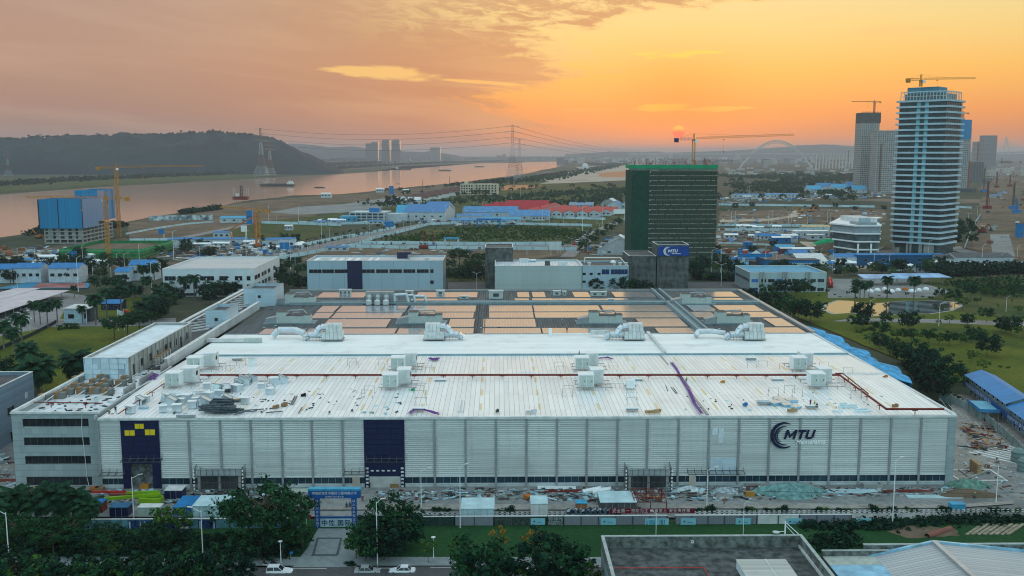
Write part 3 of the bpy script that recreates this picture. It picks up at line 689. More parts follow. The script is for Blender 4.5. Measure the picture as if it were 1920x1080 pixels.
for s_,xx in((1,x0+.35),(-1,x1-.35)):
 for k in range(6):MB().box(xx-.3,YF-.33,.6+k*.8,xx+.3,YF-.225,1.0+k*.8).build('bumper',OFFW,bay2)
def canopy(label,px0,px1,py):
 xa,z=wy(px0,py,YF-2);xb=wy(px1,py,YF-2)[0];t_=kindof(bpy.data.objects.new('steel_canopy',None));C.objects.link(t_);t_.parent=fac;t_['label']=label
 m_=MB().bar((xa,YF-2.2,z),(xb,YF-2.2,z),.12).bar((xa,YF-.5,z+.25),(xb,YF-.5,z+.25),.12);n=max(3,int((xb-xa)/1.5))
 for k in range(n+1):
  x=xa+(xb-xa)*k/n;m_.bar((x,YF-2.4,z),(x,YF-.28,z+.05),.1).bar((x,YF-1.6,z),(x,YF-.28,z+.9),.07)
 m_.build('canopy_frame',DGRY,t_)
canopy('black canopy frame under the yellow panels',226,300,866);canopy('black canopy frame over the navy roller door',686,757,866)
canopy('short black canopy frame left of the navy bay',186,229,892);canopy('short black canopy frame left of the roller door',644,686,890);canopy('long black canopy frame beneath the pale patch',1291,1397,889)
for a,c,e,f_ in((1335,802,1346,815),(1346.4,802,1357,831)):
 xa,za=wy(a,f_,YF);xb,zb=wy(e,c,YF);MB().box(xa,YF-.14,za,xb,YF-.095,zb).build('pale_panel',M('new white sheet',(.60,.66,.68),.5),fac)
xa,za=wy(1328.5,889,YF);xb,zb=wy(1383,858,YF);MB().box(xa+.3,YF-.13,za,xb-.3,YF-.092,zb).build('pale_panel',M('new blue-white sheet',(.46,.55,.60),.5),fac)
MB().box(X0,YF-.35,HR-.35,X1+.2,YF+.35,HR+.12).build('front_coping',OFFW,fac)
MB().box(X1-.5,YF+.352,HR-.3,X1+.25,298.3,HR+.35).build('side_coping',OFFW,fac)
MB().box(X1-.6,298.7,HR-.3,X1+.9,YB,HR+.75).build('side_gutter',GRY,fac)
def roof(name,y0,y1,z0,z1,mat,xa=X0,xb=X1-.6):
 m_=MB();m_.quad((xa,y0,z0),(xb,y0,z0),(xb,y1,z1),(xa,y1,z1));m_.quad((xa,y0,z0-.25),(xa,y1,z1-.25),(xb,y1,z1-.25),(xb,y0,z0-.25))
 m_.quad((xa,y0,z0-.25),(xb,y0,z0-.25),(xb,y0,z0),(xa,y0,z0));m_.quad((xa,y0,z0-.25),(xa,y0,z0),(xa,y1,z1),(xa,y1,z1-.25));return m_.build(name,mat,fac)
roof('front_roof',YF+.36,238.6,HR,HR+.55,ROOFA);roof('ridge_strip',238.6,241.4,HR+.56,HR+.60,OFFW)
roof('second_roof',241.4,266.0,HR+.55,HR+.1,ROOFA)
MB().box(X0,266.0,HR-.3,X1-.6,266.6,HR+.55).build('roof_upstand',M('blue-grey flashing',(.20,.32,.36),.5),fac)
roof('membrane_roof',266.6,298.7,HR+.3,HR+.1,ROOFB)
MB().box(X0,298.7,HR-.3,X1-.6,299.2,HR+.28).build('roof_kerb',GRY,fac)
roof('dark_roof',299.2,358.5,HR+.1,HR+.1,ROOFC);roof('rear_dark_roof',363.5,YB-.4,HR+.1,HR+.1,ROOFC)
UPG=M('blue-grey gutter cap',(.20,.27,.29),.55)
MB().box(-78,358.5,HR-.2,X1-.6,359.3,HR+1.0).box(-78,359.3,HR-.2,X1-.6,362.7,HR+.75).box(-78,362.7,HR-.2,X1-.6,363.5,HR+1.0).build('roof_gutter',UPG,fac)
MB().box(X0,YB-.4,HR-.3,X1,YB+.2,HR+.9).build('rear_parapet',GRY,fac)
def ug(px_,py_):return g(px_,py_,HR+.3)
fa,fb=ug(1329,779),ug(1213,628)
m_=MB().box(fa[0]-.25,YF+.4,HR,fa[0]+.25,266,HR+.35);m_.build('movement_joint',GRY,fac)
fa2=ug(1232,660)
MB().box(fa2[0]+1.4,266.7,HR,fa2[0]+2.2,298.6,HR+1.0).build('roof_divider',OFFW,fac)
fa3=ug(1286,600)
MB().box(fa3[0]-.8,299.3,HR,fa3[0]+.0,358.4,HR+1.4).box(fa3[0]+2.2,299.3,HR,fa3[0]+3.0,358.4,HR+1.4).box(fa3[0],299.3,HR,fa3[0]+2.2,358.4,HR+.5).build('roof_divider',UPG,fac)
MB().box(fa3[0]-.8,363.6,HR,fa3[0]+0,YB-.5,HR+1.4).box(fa3[0]+2.2,363.6,HR,fa3[0]+3.0,YB-.5,HR+1.4).build('roof_divider',UPG,fac)
fm=ug(903,590);m_=MB()
m_.box(fm[0]-1.4,299.3,HR,fm[0]-1.1,358.4,HR+.5).box(fm[0]+1.2,299.3,HR,fm[0]+1.5,358.4,HR+.5);m_.build('cable_tray',DGRY,fac)
XW=ug(415,640)[0]
IW=seamed('light parapet cladding',(.48,.50,.51),1,2.4,.6,.04,.5,0,.1,9,.2)
MB().box(-88.3,252.0,HR-.3,-87.5,352,HR+2.3).build('inner_parapet',IW,fac)
MB().box(-88.5,251.9,HR+2.3,-87.3,352.2,HR+2.42).build('parapet_coping',OFFW,fac)
MB().box(-86.6,YF+.4,HR-.3,-86.2,251.9,HR+.5).build('inner_kerb',IW,fac)
for i,(ya,yb)in enumerate(((222,229),(232,241),(247,252))):MB().box(-87.6,ya,HR+.5-.6,-87.3,yb,HR+1.7).build('upstand_panel',GRY,fac)
HO=17.0;o0,o1=XO,-86.0;YO=204.0
of=MB();zs=[]
bandpx=[(785,800),(820,835),(855,870),(894,910)]
lev=[(wy(120,b_,YO)[1],wy(120,a_,YO)[1])for a_,b_ in bandpx]
wx0,wx1=wy(42,792,YO)[0],wy(166,792,YO)[0]
prev=HO-.3
for lo,hi in lev:of.box(wx0,YO,hi,wx1,YO+.5,prev);prev=lo
of.box(wx0,YO,-.2,wx1,YO+.5,prev);of.box(o0,YO,-.2,wx0,YO+.5,HO-.3);of.box(wx1,YO,-.2,o1,YO+.5,HO-.3)
of.box(o0,YO+.502,-.2,o0+.4,396,HO-.3);of.box(o1-.4,YO+.502,HR-.3,o1,222,HO-.3)
of.build('office_wall',PANELT,fac)
for lo,hi in lev:
 w_=MB().box(wx0+.01,YO+.25,lo,wx1-.01,YO+.32,hi).build('window_band',GLASS,fac);m_=MB()
 for k in range(1,10):x=wx0+(wx1-wx0)*k/10;MB().box(x-.035,YO+.18,lo,x+.035,YO+.248,hi).build('mullion',DGRY,w_)
MB().box(o0-.2,YO-.2,HO-.3,o1+.1,YO+.5,HO+.1).box(o0-.2,YO+.502,HO-.3,o0+.5,396,HO+.25).build('office_coping',OFFW,fac)
sl_=MB().box(o0+.5,YO+.5,HO-1.6,o1-.4,251,HO-1.35).build('office_roof',M('snowy roof membrane',(.60,.66,.70),.5,var=.22,sc=.35,col2=(.76,.79,.80)),fac)
MB().box(o0+.5,251,HR-.6,-88.4,396,HR-.3).build('terrace_roof',DGRY,fac)
m_=MB();pr=None
for a,c in((154,769),(153,800),(156,830),(160,862),(163,895),(167,911)):
 x,z=wy(a,c,YO-.12);q=(x,YO-.12,z)
 if pr:m_.tube(pr,q,.05,k=5)
 pr=q
kindof(m_.build('white_hose',WHT),'thin white hose hanging down the front of the grey office wing','hose')
logo(fac,*wy(1471,816,YF-.3),YF-.3,2.75,M('logo navy',(.004,.008,.045),.4),M('bright sign white',(.95,.95,.95),.3,var=.02))
SOL,q,bs=raw('solar glass')
tc=q.n('ShaderNodeTexCoord').outputs['Object'];x_,y_,z_=q.sep(tc)
lx=q.m('LESS_THAN',q.m('FRACT',q.m('ADD',q.m('DIVIDE',x_,1.0),500.0)),.06);ly=q.m('LESS_THAN',q.m('FRACT',q.m('ADD',q.m('DIVIDE',y_,1.65),500.0)),.06)
wn=q.n('ShaderNodeTexWhiteNoise');q.l(q.comb(q.m('FLOOR',x_),q.m('FLOOR',q.m('DIVIDE',y_,1.65)),0.0),wn.inputs['Vector'])
q.l(q.mix(q.m('MAXIMUM',lx,ly),q.mix(wn.outputs['Value'],(.20,.20,.24),(.27,.26,.30)),(.52,.52,.52)),bs.inputs['Base Color'])
bs.inputs['Roughness'].default_value=.16;bs.inputs['IOR'].default_value=1.9;bs.inputs['Coat Weight'].default_value=.6;bs.inputs['Coat Roughness'].default_value=.1;bs.inputs['Coat IOR'].default_value=1.7
rows=[((547,556.5),[(600,687),(782,895),(970,992),(998,1022),(1075,1105),(1150,1226),(1310,1380)]),((559,565),[(763,857),(965,992),(998,1180),(1330,1395)]),((572,583.5),[(600,632),(637,763),(768,892),(917,998),(1001,1125),(1130,1262),(1294,1338),(1345,1425)]),((585,595),[(588,622),(626,753),(765,888),(917,1000),(1003,1107),(1112,1276),(1300,1340),(1352,1452)]),((597,612),[(610,729),(842,889),(906,1004),(1198,1284),(1444,1480)]),((614.5,624.5),[(492,572),(576,742),(746,888),(905,1014),(1017,1165),(1232,1308),(1432,1506)])]
arrs=[]
for(ya,yb),xs in rows:
 for xa,xb in xs:
  y0=g(935,yb,HR+.5)[1];y1=g(935,ya,HR+.5)[1];ym=(ya+yb)/2
  X_a=g(xa,ym,HR+.5)[0];X_b=g(xb,ym,HR+.5)[0]
  if X_b-X_a<2:continue
  t_=thing('solar_array','x','solar panels',((X_a+X_b)/2,(y0+y1)/2,HR+.12),0,'solar panel arrays lying on the dark factory roof')
  w_,d_=(X_b-X_a)/2,(y1-y0)/2
  MB().box(-w_,-d_,.2,w_,d_,.26).build('panels',SOL,t_)
  m_=MB()
  for k in range(3):m_.box(-w_,-d_+(2*d_-.1)*k/2,0,w_,-d_+(2*d_-.1)*k/2+.1,.198)
  m_.build('rails',GRY,t_);arrs.append((ym,X_a,t_))
rn={}
for ym,xa,t_ in sorted(arrs,key=lambda a:(a[0],a[1])):
 rn.setdefault(ym,[]).append(t_)
for i,k in enumerate(sorted(rn)):
 for j,t_ in enumerate(rn[k]):t_['label']='solar panel array, %s from the left in the %s row from the back'%(ordw(j+1),ordw(i+1))
def ahu_front(label,px_,py_,w,twin=True,door=True):
 """white air handling box on a steel stand: two joined cabinets"""
 x,y=g(px_,py_,HR+.5);t_=thing('air_handling_unit',label,'air conditioner',(x,y,HR+.5),0,'white air units along the front roof')
 c1=MB().box(-2.6,0,.7,.9,3.4,3.6);c1.build('cabinet',WHT,t_)
 MB().box(.5,3.42,.7,3.6,7.0,4.0).build('cabinet',OFFW,t_)
 r_=MB().box(-2.75,-.15,3.6,1.0,3.41,3.72).box(.4,3.43,4.0,3.75,7.1,4.12);r_.build('lid',WHT,t_)
 for k in range(2):d_=MB().box(-2.5+k*1.7,-.05,.85,-.95+k*1.7,0,3.4).build('access_door',AHUM,t_);MB().box(-1.3+k*1.7,-.1,1.9,-1.2+k*1.7,-.05,2.3).build('handle',BLK,d_)
 MB().box(3.6,4.2,2.2,3.66,5.4,3.2).build('intake',BLK,t_)
 s_=MB()
 for xx in(-2.9,-.8,1.3,3.7):
  for yy in(-.3,6.8):s_.bar((xx,yy,0),(xx,yy,.6),.15)
 for yy in(-.3,3.2,6.8):s_.bar((-3.4,yy,.62),(5.5,yy,.62),.16)
 s_.build('stand',GRY,t_)
 rl=MB()
 for k in range(5):rl.bar((4.2+k,1,0),(4.2+k,1,1.3),.05)
 rl.bar((4.2,1,1.3),(8.2,1,1.3),.05).build('handrail',GRY,t_);return t_
for l_,a,c in(('white air unit at the left end of the red roof pipe, front side',330,728),('white air unit at the left end of the red roof pipe, rear side',370,697),('white air unit in front of the red pipe, left of the roof centre',738,731),('white air unit behind the red pipe, left of the roof centre',752,697),('white air unit in front of the red pipe, right of the roof centre',1106,731),('white air unit behind the red pipe, right of the roof centre',1098,697),('white air unit in front of the red pipe near its right bend',1540,729),('white air unit behind the red pipe near its right bend',1506,697)):
 ahu_front(l_,a,c,1)
def ahu_duct(label,px_,py_,flip):
 x,y=g(px_,py_,HR+.3);s_=flip;t_=thing('duct_unit',label,'air conditioner',(x,y,HR+.3),0,'white air units with big bent ducts on the membrane roof')
 bx=lambda a,y0,z0,c,y1,z1:MB().box(min(a*s_,c*s_),y0,z0,max(a*s_,c*s_),y1,z1)
 bx(0,-1.5,.5,6,2.5,2.7).build('lower_cabinet',OFFW,t_);bx(1.3,-1.3,2.72,5.6,2.3,5.0).build('upper_cabinet',OFFW,t_)
 j=MB()
 for k in range(1,5):xx=s_*k*1.2;j.box(xx-.03,-1.53,.5,xx+.03,-1.502,2.7)
 for k in range(2,5):xx=s_*k*1.12;j.box(xx-.03,-1.33,2.75,xx+.03,-1.302,5.0)
 j.build('panel_joints',DGRY,t_);bx(-.3,-1.8,.3,6.3,2.8,.48).build('base_frame',GRY,t_)
 d_=MB();d_.path([(0,.5,1.5),(-1.8*s_,.5,1.5),(-4.2*s_,.5,1.5),(-5.6*s_,.5,.4)],1.0,8);d_.build('lower_duct',INSUL,t_)
 d_=MB();d_.path([(1.4*s_,.5,4.0),(-.4*s_,.5,4.0),(-1.5*s_,.3,3.1),(-2.2*s_,0,1.6)],.95,8);d_.build('upper_duct',INSUL,t_)
 h=MB()
 for k in range(6):h.bar((-(.6+k)*s_,-1.6,0),(-(.6+k)*s_,-1.6,1.5),.06)
 h.bar((-.6*s_,-1.6,1.5),(-5.6*s_,-1.6,1.5),.06).build('handrail',DGRY,t_);return t_
t_=ahu_duct('white ducted unit, leftmost of four on the white roof, with a long low duct',605,638,1)
d_=MB();d_.path([(-6,2.6,1.6),(-9,3.4,2.6),(-14,3.4,2.6),(-15.6,3.4,.6)],.95,8);d_.build('long_duct',INSUL,t_)
ahu_duct('white ducted unit, second from left on the white roof, duct on its right',833,637,-1)
t_=ahu_duct('white ducted unit, third from left on the white roof, with a sloping grey duct',1170,637,1)
MB().path([(-4,4,1.6),(-9.5,5.6,1.2)],.9,4).build('grey_duct',OFFW,t_)
t_=ahu_duct('white ducted unit, rightmost of four on the white roof, beside the divider',1395,637,1)
d_=MB();d_.path([(-5,3.4,1.4),(-9,3.8,2.0),(-13,4.5,1.8),(-14,3,.6)],.8,8);d_.build('long_duct',INSUL,t_)
def ahu_green(label,px_,py_,flip=1,big=False):
 x,y=g(px_,py_,HR+.2);t_=thing('roof_chiller',label,'air conditioner',(x,y,HR+.1),0,'pale green units on the dark roof')
 MB().box(-9.5,-2.6,0,7.5,3.6,.35).build('base',UPG,t_)
 for a,c,h in((-5.2,-2.0,3.9),(-2.0,1.2,2.7),(1.2,3.6,2.6),(3.6,5.9,2.9)):
  MB().box(a+.02,-1.6,.36,c-.02,2.4,h).build('cabinet',AHUM,t_);MB().box(a-.04,-1.7,h,c+.04,2.5,h+.12).build('lid',DGRY,t_)
 m_=MB();m_.quad((-9.0,-1.4,.36),(-5.22,-1.4,.36),(-5.22,-1.4,2.4),(-9.0,-1.4,1.6));m_.quad((-9.0,2.2,.36),(-9.0,2.2,1.6),(-5.22,2.2,2.4),(-5.22,2.2,.36))
 m_.quad((-9.0,-1.4,1.6),(-5.22,-1.4,2.4),(-5.22,2.2,2.4),(-9.0,2.2,1.6));m_.quad((-9.0,-1.4,.36),(-9.0,-1.4,1.6),(-9.0,2.2,1.6),(-9.0,2.2,.36));m_.build('intake_hood',GRY,t_)
 p_=MB().path([(-1.6,1.2,2.8),(-1.6,1.2,4.0),(3.2,1.2,4.2),(4.4,1.2,2.8)],.22,6).path([(0,-.2,2.8),(0,-.2,3.6),(2.5,.2,3.6)],.15,6);p_.build('pipework',STEEL,t_);return t_
for l_,a,c in(('pale green roof unit, leftmost of four on the dark roof',550,605),('pale green roof unit, second from left on the dark roof',796,605),('pale green roof unit, third from left on the dark roof',1133,605),('pale green roof unit, rightmost of four on the dark roof',1371,605),('pale green roof unit near the rear edge at the top left',562,569),('pale green roof unit near the rear edge beside the right divider',1303,569)):ahu_green(l_,a,c)
x,y=g(712,570,HR+.2);t_=thing('cooling_plant','steel cooling plant with three drums and looping white pipes at the rear roof edge','cooling plant',(x,y,HR+.1))
MB().box(-6,-2,0,6,5,.4).build('base',DGRY,t_)
for k in range(3):MB().lathe([(1.0,.4),(1.0,3.0),(.7,3.5),(.7,3.9)],(-3.8+k*3.2,0,0),12).build('drum',STEEL,t_);MB().lathe([(1.1,0),(1.1,1.4),(.4,1.8)],(-3.8+k*3.2,-2.3,.3),10).build('pump',OFFW,t_)
MB().box(-5.5,1.5,.5,5,5,4.4).build('housing',GRY,t_)
for k,(a,c)in enumerate(((5.5,10),(6,12.5),(11,16.5))):MB().path([(a,1+k,.8),(a,1+k,3.4-.4*k),(c,1+k,3.6-.5*k),(c+.6,1+k,.6)],.55,8).build('pipe',INSUL,t_)
vb=[]
for a,c,w_,h_ in((768,553,3,2.2),(826,552,3.2,2.2),(870,559,3.6,1.2),(930,559,5.5,3.8),(1044,553,3,2.2),(1058,553,1.4,2),(1115,554,3.2,2),(1130,554,3,2),(1146,566,2,1.6),(640,552,1.5,2.6),(648,552,1.5,2.6),(655,552,1.5,2.6)):
 x,y=g(a,c,HR+.2);t_=thing('roof_vent','x','vent',(x,y,HR+.1),0,'small boxy vents near the rear roof edge');vb.append(t_)
 MB().box(-w_/2,-.9,0,w_/2,.9,h_*.75).build('housing',AHUM,t_);MB().prism([(-w_/2-.15,-1.1),(w_/2+.15,-1.1),(w_/2+.15,1.1),(-w_/2-.15,1.1)],h_*.752,h_*.85).build('cap',OFFW,t_)
 MB().box(-w_*.2,-.95,h_*.2,w_*.2,-.902,h_*.55).build('louvre',DGRY,t_)
number(vb,'small boxy vent near the rear roof edge, {}')
def redpipe(label,pts,r=.24,group=None):
 t_=thing('roof_pipe',label,'pipe',(0,0,0),0,group);P=[(*g(a,c,HR+1.4),HR+1.4)for a,c in pts]
 MB().path(P,r,8).build('pipe',RED,t_)
 for A_,B_ in zip(P,P[1:]):
  L=(Vector(B_)-Vector(A_)).length;n=max(1,int(L/7))
  for k in range(n):q=Vector(A_).lerp(Vector(B_),(k+.5)/n);MB().bar((q.x,q.y,HR+.2),(q.x,q.y,q.z-r),.14).bar((q.x-.6,q.y,q.z-r-.08),(q.x+.6,q.y,q.z-r-.08),.12).build('bracket',RED,t_)
redpipe('long red pipe along the roof ridge turning to the front right corner',[(364,703),(1574,703),(1662,767),(1770,767)])
redpipe('thinner red pipe running close behind the ridge pipe bend',[(1566,700),(1580,700),(1628,738)],.14)
redpipe('thin red sprinkler pipe at the left end of the front roof',[(318,712),(222,776)],.10)
redpipe('short red pipe across the office wing roof',[(63,754),(193,756)],.12)
def bundle(label,pts,w=.7,n=7,seed=3,z=HR+.55):
 rs=random.Random(seed);m_=MB();P=[(*g(a,c,z),z)for a,c in pts]
 for k in range(n):
  o_=rs.uniform(-w,w);q=[(p[0]+o_*rs.uniform(.2,1.2),p[1]+rs.uniform(-w,w),p[2]+rs.uniform(0,.25))for p in P];m_.path(q,.07,4)
 kindof(m_.build('hose_bundle',PURP),label,'hose')
bundle('purple hose bundle along the joint in the front roof',[(1258,680),(1268,692),(1275,706),(1290,730),(1303,758),(1316,776)],.45,9)
bundle('purple hose bundle by the small hatch near the front edge',[(768,776),(775,770),(792,768),(808,772),(822,777)],.5,8,5)
bundle('purple hose coil behind the ridge, left of the roof centre',[(805,672),(812,674),(822,672),(815,676),(806,673)],.8,8,6)
bundle('purple hose coil at the white roof edge, right of the roof centre',[(1115,675),(1125,672),(1140,671),(1148,673)],.6,8,7)
bundle('purple netting heap beside the left air unit',[(280,708),(285,702),(292,704),(284,712),(290,710)],.7,14,8)
t_=thing('penthouse','small flat-roofed penthouse with half-clad tiled end on the left wing','rooftop building',(0,0,0))
pa=g(160,702,15.8);xa,xb=-104.2,-93.2;ya,yb=240.0,291.0;zt=21.2
TILE=seamed('loose wall tiles',(.40,.50,.56),0,2.0,.5,.06,.5,0,.35,2.0,.5,None,(.35,.60,(.70,.78,.82)))
MB().box(xa,ya,15.6,xb,ya+.3,zt).build('end_wall',TILE,t_)
MB().box(xa,ya+.302,15.6,xa+.3,yb,zt).box(xb-.3,ya+.302,15.6,xb,yb,zt).box(xa+.302,yb-.3,15.6,xb-.302,yb,zt).build('side_wall',CONC,t_)
MB().box(xa+.3,ya+.3,zt-.9,xb-.3,yb-.3,zt-.6).build('roof',M('pale penthouse roof',(.62,.70,.74),.5,var=.12),t_)
parapet_roof(xa-.08,ya-.08,xb+.08,yb+.08,zt,.15,.45).build('coping',OFFW,t_)
rs=random.Random(8)
for i in range(5):
 for j in range(4):
  if rs.random()<.74:MB().box(xa+.15+i*2.15,ya-.12,15.75+j*1.35,xa+2.1+i*2.15-(.6 if rs.random()<.25 else 0),ya-.005,16.95+j*1.35).build('wall_tile',M('pale facing tile',(.52,.62,.68),.5,var=.1),t_)
for k in range(16):MB().box(xb+.003,ya+1.2+k*3.1,15.6,xb+.3,ya+1.55+k*3.1,zt-.02).build('pilaster',CONC,t_)
for k,(yy,w_,h_)in enumerate(((244,1.4,3),(250,2.4,1.8),(256,1.6,1.8),(261,1.4,3),(268,2,1.8),(272,1.6,1.8),(276,2,1.8),(281,1.4,3),(286,1.6,1.8))):
 window(t_,xb,yy,15.8+(h_/2 if h_==3 else 2.4),w_,h_,'+x',GLASS,DGRY)
bt=[]
for k in range(14):
 yy=300+k*6.6
 o=MB().obox((-96.5,yy,HR+.9),(13.5,.5,.4),R(50)).build('pergola_beam',OFFW);kindof(o,'x','beam','slanting pale beams over the left terrace');bt.append(o)
for i,o in enumerate(bt):o['label']='slanting pale beam over the left terrace, %s counted from the penthouse'%ordw(i+1)
for i,xx in enumerate((-103.6,-101.6)):kindof(MB().box(xx,292,HR+1.2,xx+.7,395,HR+1.6).build('edge_beam',OFFW),('outermost','inner')[i]+' long pale beam along the left edge of the terrace','beam')
for l_,ya_,yb_,xa_,xb_,zt_ in(('pale blue square roof hut, nearer of two on the left terrace',313,327,-95.5,-85.0-3.6,21.5),('pale blue square roof hut, farther of two on the left terrace',357,372,-94.5,-83,22.5)):
 t_=thing('roof_hut',l_,'rooftop building');HUT=seamed('pale hut cladding',(.42,.55,.62),2,1.3,.7,.03,.5,0,.08,3,.1)if 'pale hut cladding' not in MATS else MATS['pale hut cladding']
 MB().box(xa_,ya_,HR-.3,xb_,ya_+.3,zt_).box(xa_,yb_-.3,HR-.3,xb_,yb_,zt_).box(xa_,ya_+.301,HR-.3,xa_+.3,yb_-.301,zt_).box(xb_-.3,ya_+.301,HR-.3,xb_,yb_-.301,zt_).build('wall',HUT,t_)
 MB().box(xa_+.3,ya_+.3,zt_-1.3,xb_-.3,yb_-.3,zt_-1.1).build('roof',DGRY,t_)
 parapet_roof(xa_-.05,ya_-.05,xb_+.05,yb_+.05,zt_,.1,.4).build('coping',GRY,t_)
 window(t_,(xa_+xb_)/2,ya_,zt_-3,1,1)
cu=[]
for a,c in((83,751),(112,747),(128,740),(144,730),(154,738),(166,731),(178,722),(178,738),(192,730),(201,723),(202,740),(192,714),(226,724),(236,716),(145,717),(160,710)):
 x,y=g(a,c,15.6);t_=thing('condenser_crate','x','crate',(x,y,15.5),rnd.uniform(-.08,.08),'brown-ended machine crates on the office wing roof');cu.append(t_)
 MB().box(-1.0,-.9,0,.1,.9,1.7).build('box',CARD,t_);MB().box(.102,-.85,0,1.3,.85,1.55).build('wrapping',M('grey wrap',(.16,.17,.16),.6),t_)
number(cu,'brown and grey machine crate on the office wing roof, {}')
m_=[]
for k in range(4):
 a=g(80+k*42,758,16.4);c=g(165+k*47,697+k*2,16.4)
 o=MB().tube((*a,16.6),(*c,16.6),.12,k=6).build('roof_rail',OFFW);kindof(o,'x','rail','long pale rails over the office wing roof');o.location=(0,0,0);o['label']='long pale rail over the office wing roof, %s from the left'%ordw(k+1)
cr=[]
for k in range(5):
 x,y=g(291+k*5.4,683-k*4.2,15.8);t_=thing('timber_crate','x','crate',(x,y,15.6),0,'pale timber crates in a row beside the penthouse');cr.append(t_)
 MB().box(-1.1,-.7,0,1.1,.7,2.0).build('panels',OFFW,t_);f_=MB()
 for xx in(-1.1,0,1.1):
  f_.bar((xx,-.75,0),(xx,-.75,2.0),.12)
 for zz in(.05,1.0,2.0):f_.bar((-1.15,-.75,zz),(1.15,-.75,zz),.12)
 f_.box(-1.15,-.72,2.0,1.15,.72,2.08).build('frame',WOOD,t_)
number(cr,'pale timber-framed crate beside the penthouse, {}')
dk={'box':[],'open':[],'flat':[]}
def duct(kind,px_,py_,s_=1.0,rz=0.0):
 x,y=g(px_,py_,HR+.3)
 if not dk[kind]:
  t_=thing('duct_piece','x','duct',(x,y,HR+.2),rz)
  if kind=='box':
   MB().box(-.9,-.7,0,.9,.7,1.6).build('shell',FOIL,t_);MB().box(-1.0,-.8,1.6,1.0,.8,1.7).build('flange',WHT,t_)
  elif kind=='open':
   M1=MB();M1.quad((-1,-.8,0),(1,-.8,0),(1.1,-.8,1.1),(-.4,-.8,1.9));M1.quad((-1,.8,0),(-.4,.8,1.9),(1.1,.8,1.1),(1,.8,0));M1.quad((-1,-.8,0),(-.4,-.8,1.9),(-.4,.8,1.9),(-1,.8,0));M1.quad((-.4,-.8,1.9),(1.1,-.8,1.1),(1.1,.8,1.1),(-.4,.8,1.9));M1.build('elbow',FOIL,t_)
   M2=MB();M2.bar((-.45,-.85,1.95),(1.15,-.85,1.15),.14).bar((-.45,.85,1.95),(1.15,.85,1.15),.14).bar((1.15,-.85,1.15),(1.15,.85,1.15),.14).bar((-.45,-.85,1.95),(-.45,.85,1.95),.14).build('flange',STEEL,t_)
  else:
   MB().box(-1.2,-1,0,1.2,1,.5).build('shell',SBLU_L,t_);MB().box(-1.3,-1.1,.5,1.3,1.1,.58).build('flange',FOIL,t_)
  o=t_
 else:o=ctree(dk[kind][0],None,(x,y,HR+.2),rz)
 o.scale=(s_,)*3;o['group']='loose pieces of metal ductwork on the front roof';dk[kind].append(o);return o
SBLU_L=M('film-wrapped duct',(.25,.48,.62),.3,.2,var=.3)
rs=random.Random(12)
for a,c in((388,729),(350,752),(349,750),(306,771),(332,771),(361,764),(340,757),(337,750),(366,755),(415,741),(460,756),(443,734),(450,731),(507,739),(514,721),(490,728),(274,752),(245,773),(392,748),(408,741),(424,752)):duct('box',a,c,rs.uniform(.75,1.15),rs.uniform(-.5,.5))
for a,c in((321,760),(424,736),(409,737),(455,722),(462,719),(529,719),(506,733),(425,755),(384,762),(310,752),(445,726),(262,757),(472,716)):duct('open',a,c,rs.uniform(.9,1.4),rs.uniform(-1.2,1.2))
for a,c in((316,746),(333,749),(352,742),(384,747),(392,743),(402,743),(380,753),(397,753),(405,747),(325,742),(378,739),(494,716),(370,746),(388,756),(270,764),(1452,757),(1462,751),(1470,755),(1483,752),(1458,747),(1475,760),(1492,764)):duct('flat',a,c,rs.uniform(.7,1.1),rs.uniform(-.6,.6))
for k,nm in(('box','upright boxy piece of silver ductwork'),('open','bent open-ended piece of silver ductwork'),('flat','flat blue-wrapped piece of ductwork')):number(dk[k],nm+', {}')
m_=MB();rs=random.Random(5)
for k in range(60):
 x,y=g(rs.uniform(392,428),rs.uniform(758,776),HR+.3);a=rs.uniform(-.25,.25);L=rs.uniform(1.5,3);z=HR+.4+rs.random()*1.1
 m_.tube((x-L*math.cos(a),y-L*math.sin(a),z),(x+L*math.cos(a),y+L*math.sin(a),z),.22,k=6)
kindof(m_.build('pipe_heap',M('dark insulated pipe',(.035,.055,.07),.35,var=.6,sc=3)),'heap of dark insulated pipes by the front roof edge','pipe heap')
kindof(MB().box(*g(330,780,HR+.6),HR+.3,*[v+o_ for v,o_ in zip(g(366,780,HR+.6),(0,.7))],HR+.8).build('duct_length',FOIL),'long silver duct lying along the front roof edge','duct')
def rods(label,lst,mat,r=.09,name='metal_bars',cat='metal bars',z=HR+.4):
 m_=MB()
 for a,c,e,f_ in lst:m_.tube((*g(a,c,z),z),(*g(e,f_,z),z),r,k=5)
 kindof(m_.build(name,mat),label,cat)
rods('scattered dark metal bars right of the pipe heap',[(432,774,470,771),(436,771,495,767),(440,777,458,773),(430,769,452,765),(470,772,482,770),(498,774,530,771),(545,758,553,742),(549,758,557,742),(560,774,566,764)],M('dark bar',(.05,.09,.11),.4),.14)
rods('pale sheet strips lying on the right of the front roof',[(1572,763,1608,763),(1575,760,1606,759),(1561,771,1580,770),(1602,770,1634,771),(1604,767,1626,767),(1575,757,1588,756)],M('pale strip',(.50,.66,.70),.4),.2)
rods('two short white strips standing out on the middle of the front roof',[(860,771,864,748),(867,771,870,748)],WHT,.2)
rods('pale metal strips on the second roof bay near its centre',[(970,699.5,1005,699.5),(985,702,1000,701)],M('pale strip',(.5,.66,.7),.4),.2)
rods('two dark rods on the right half of the front roof',[(1248,722,1252,733),(1258,726,1268,738),(1262,726,1270,737)],DGRY,.08)
fr=[]
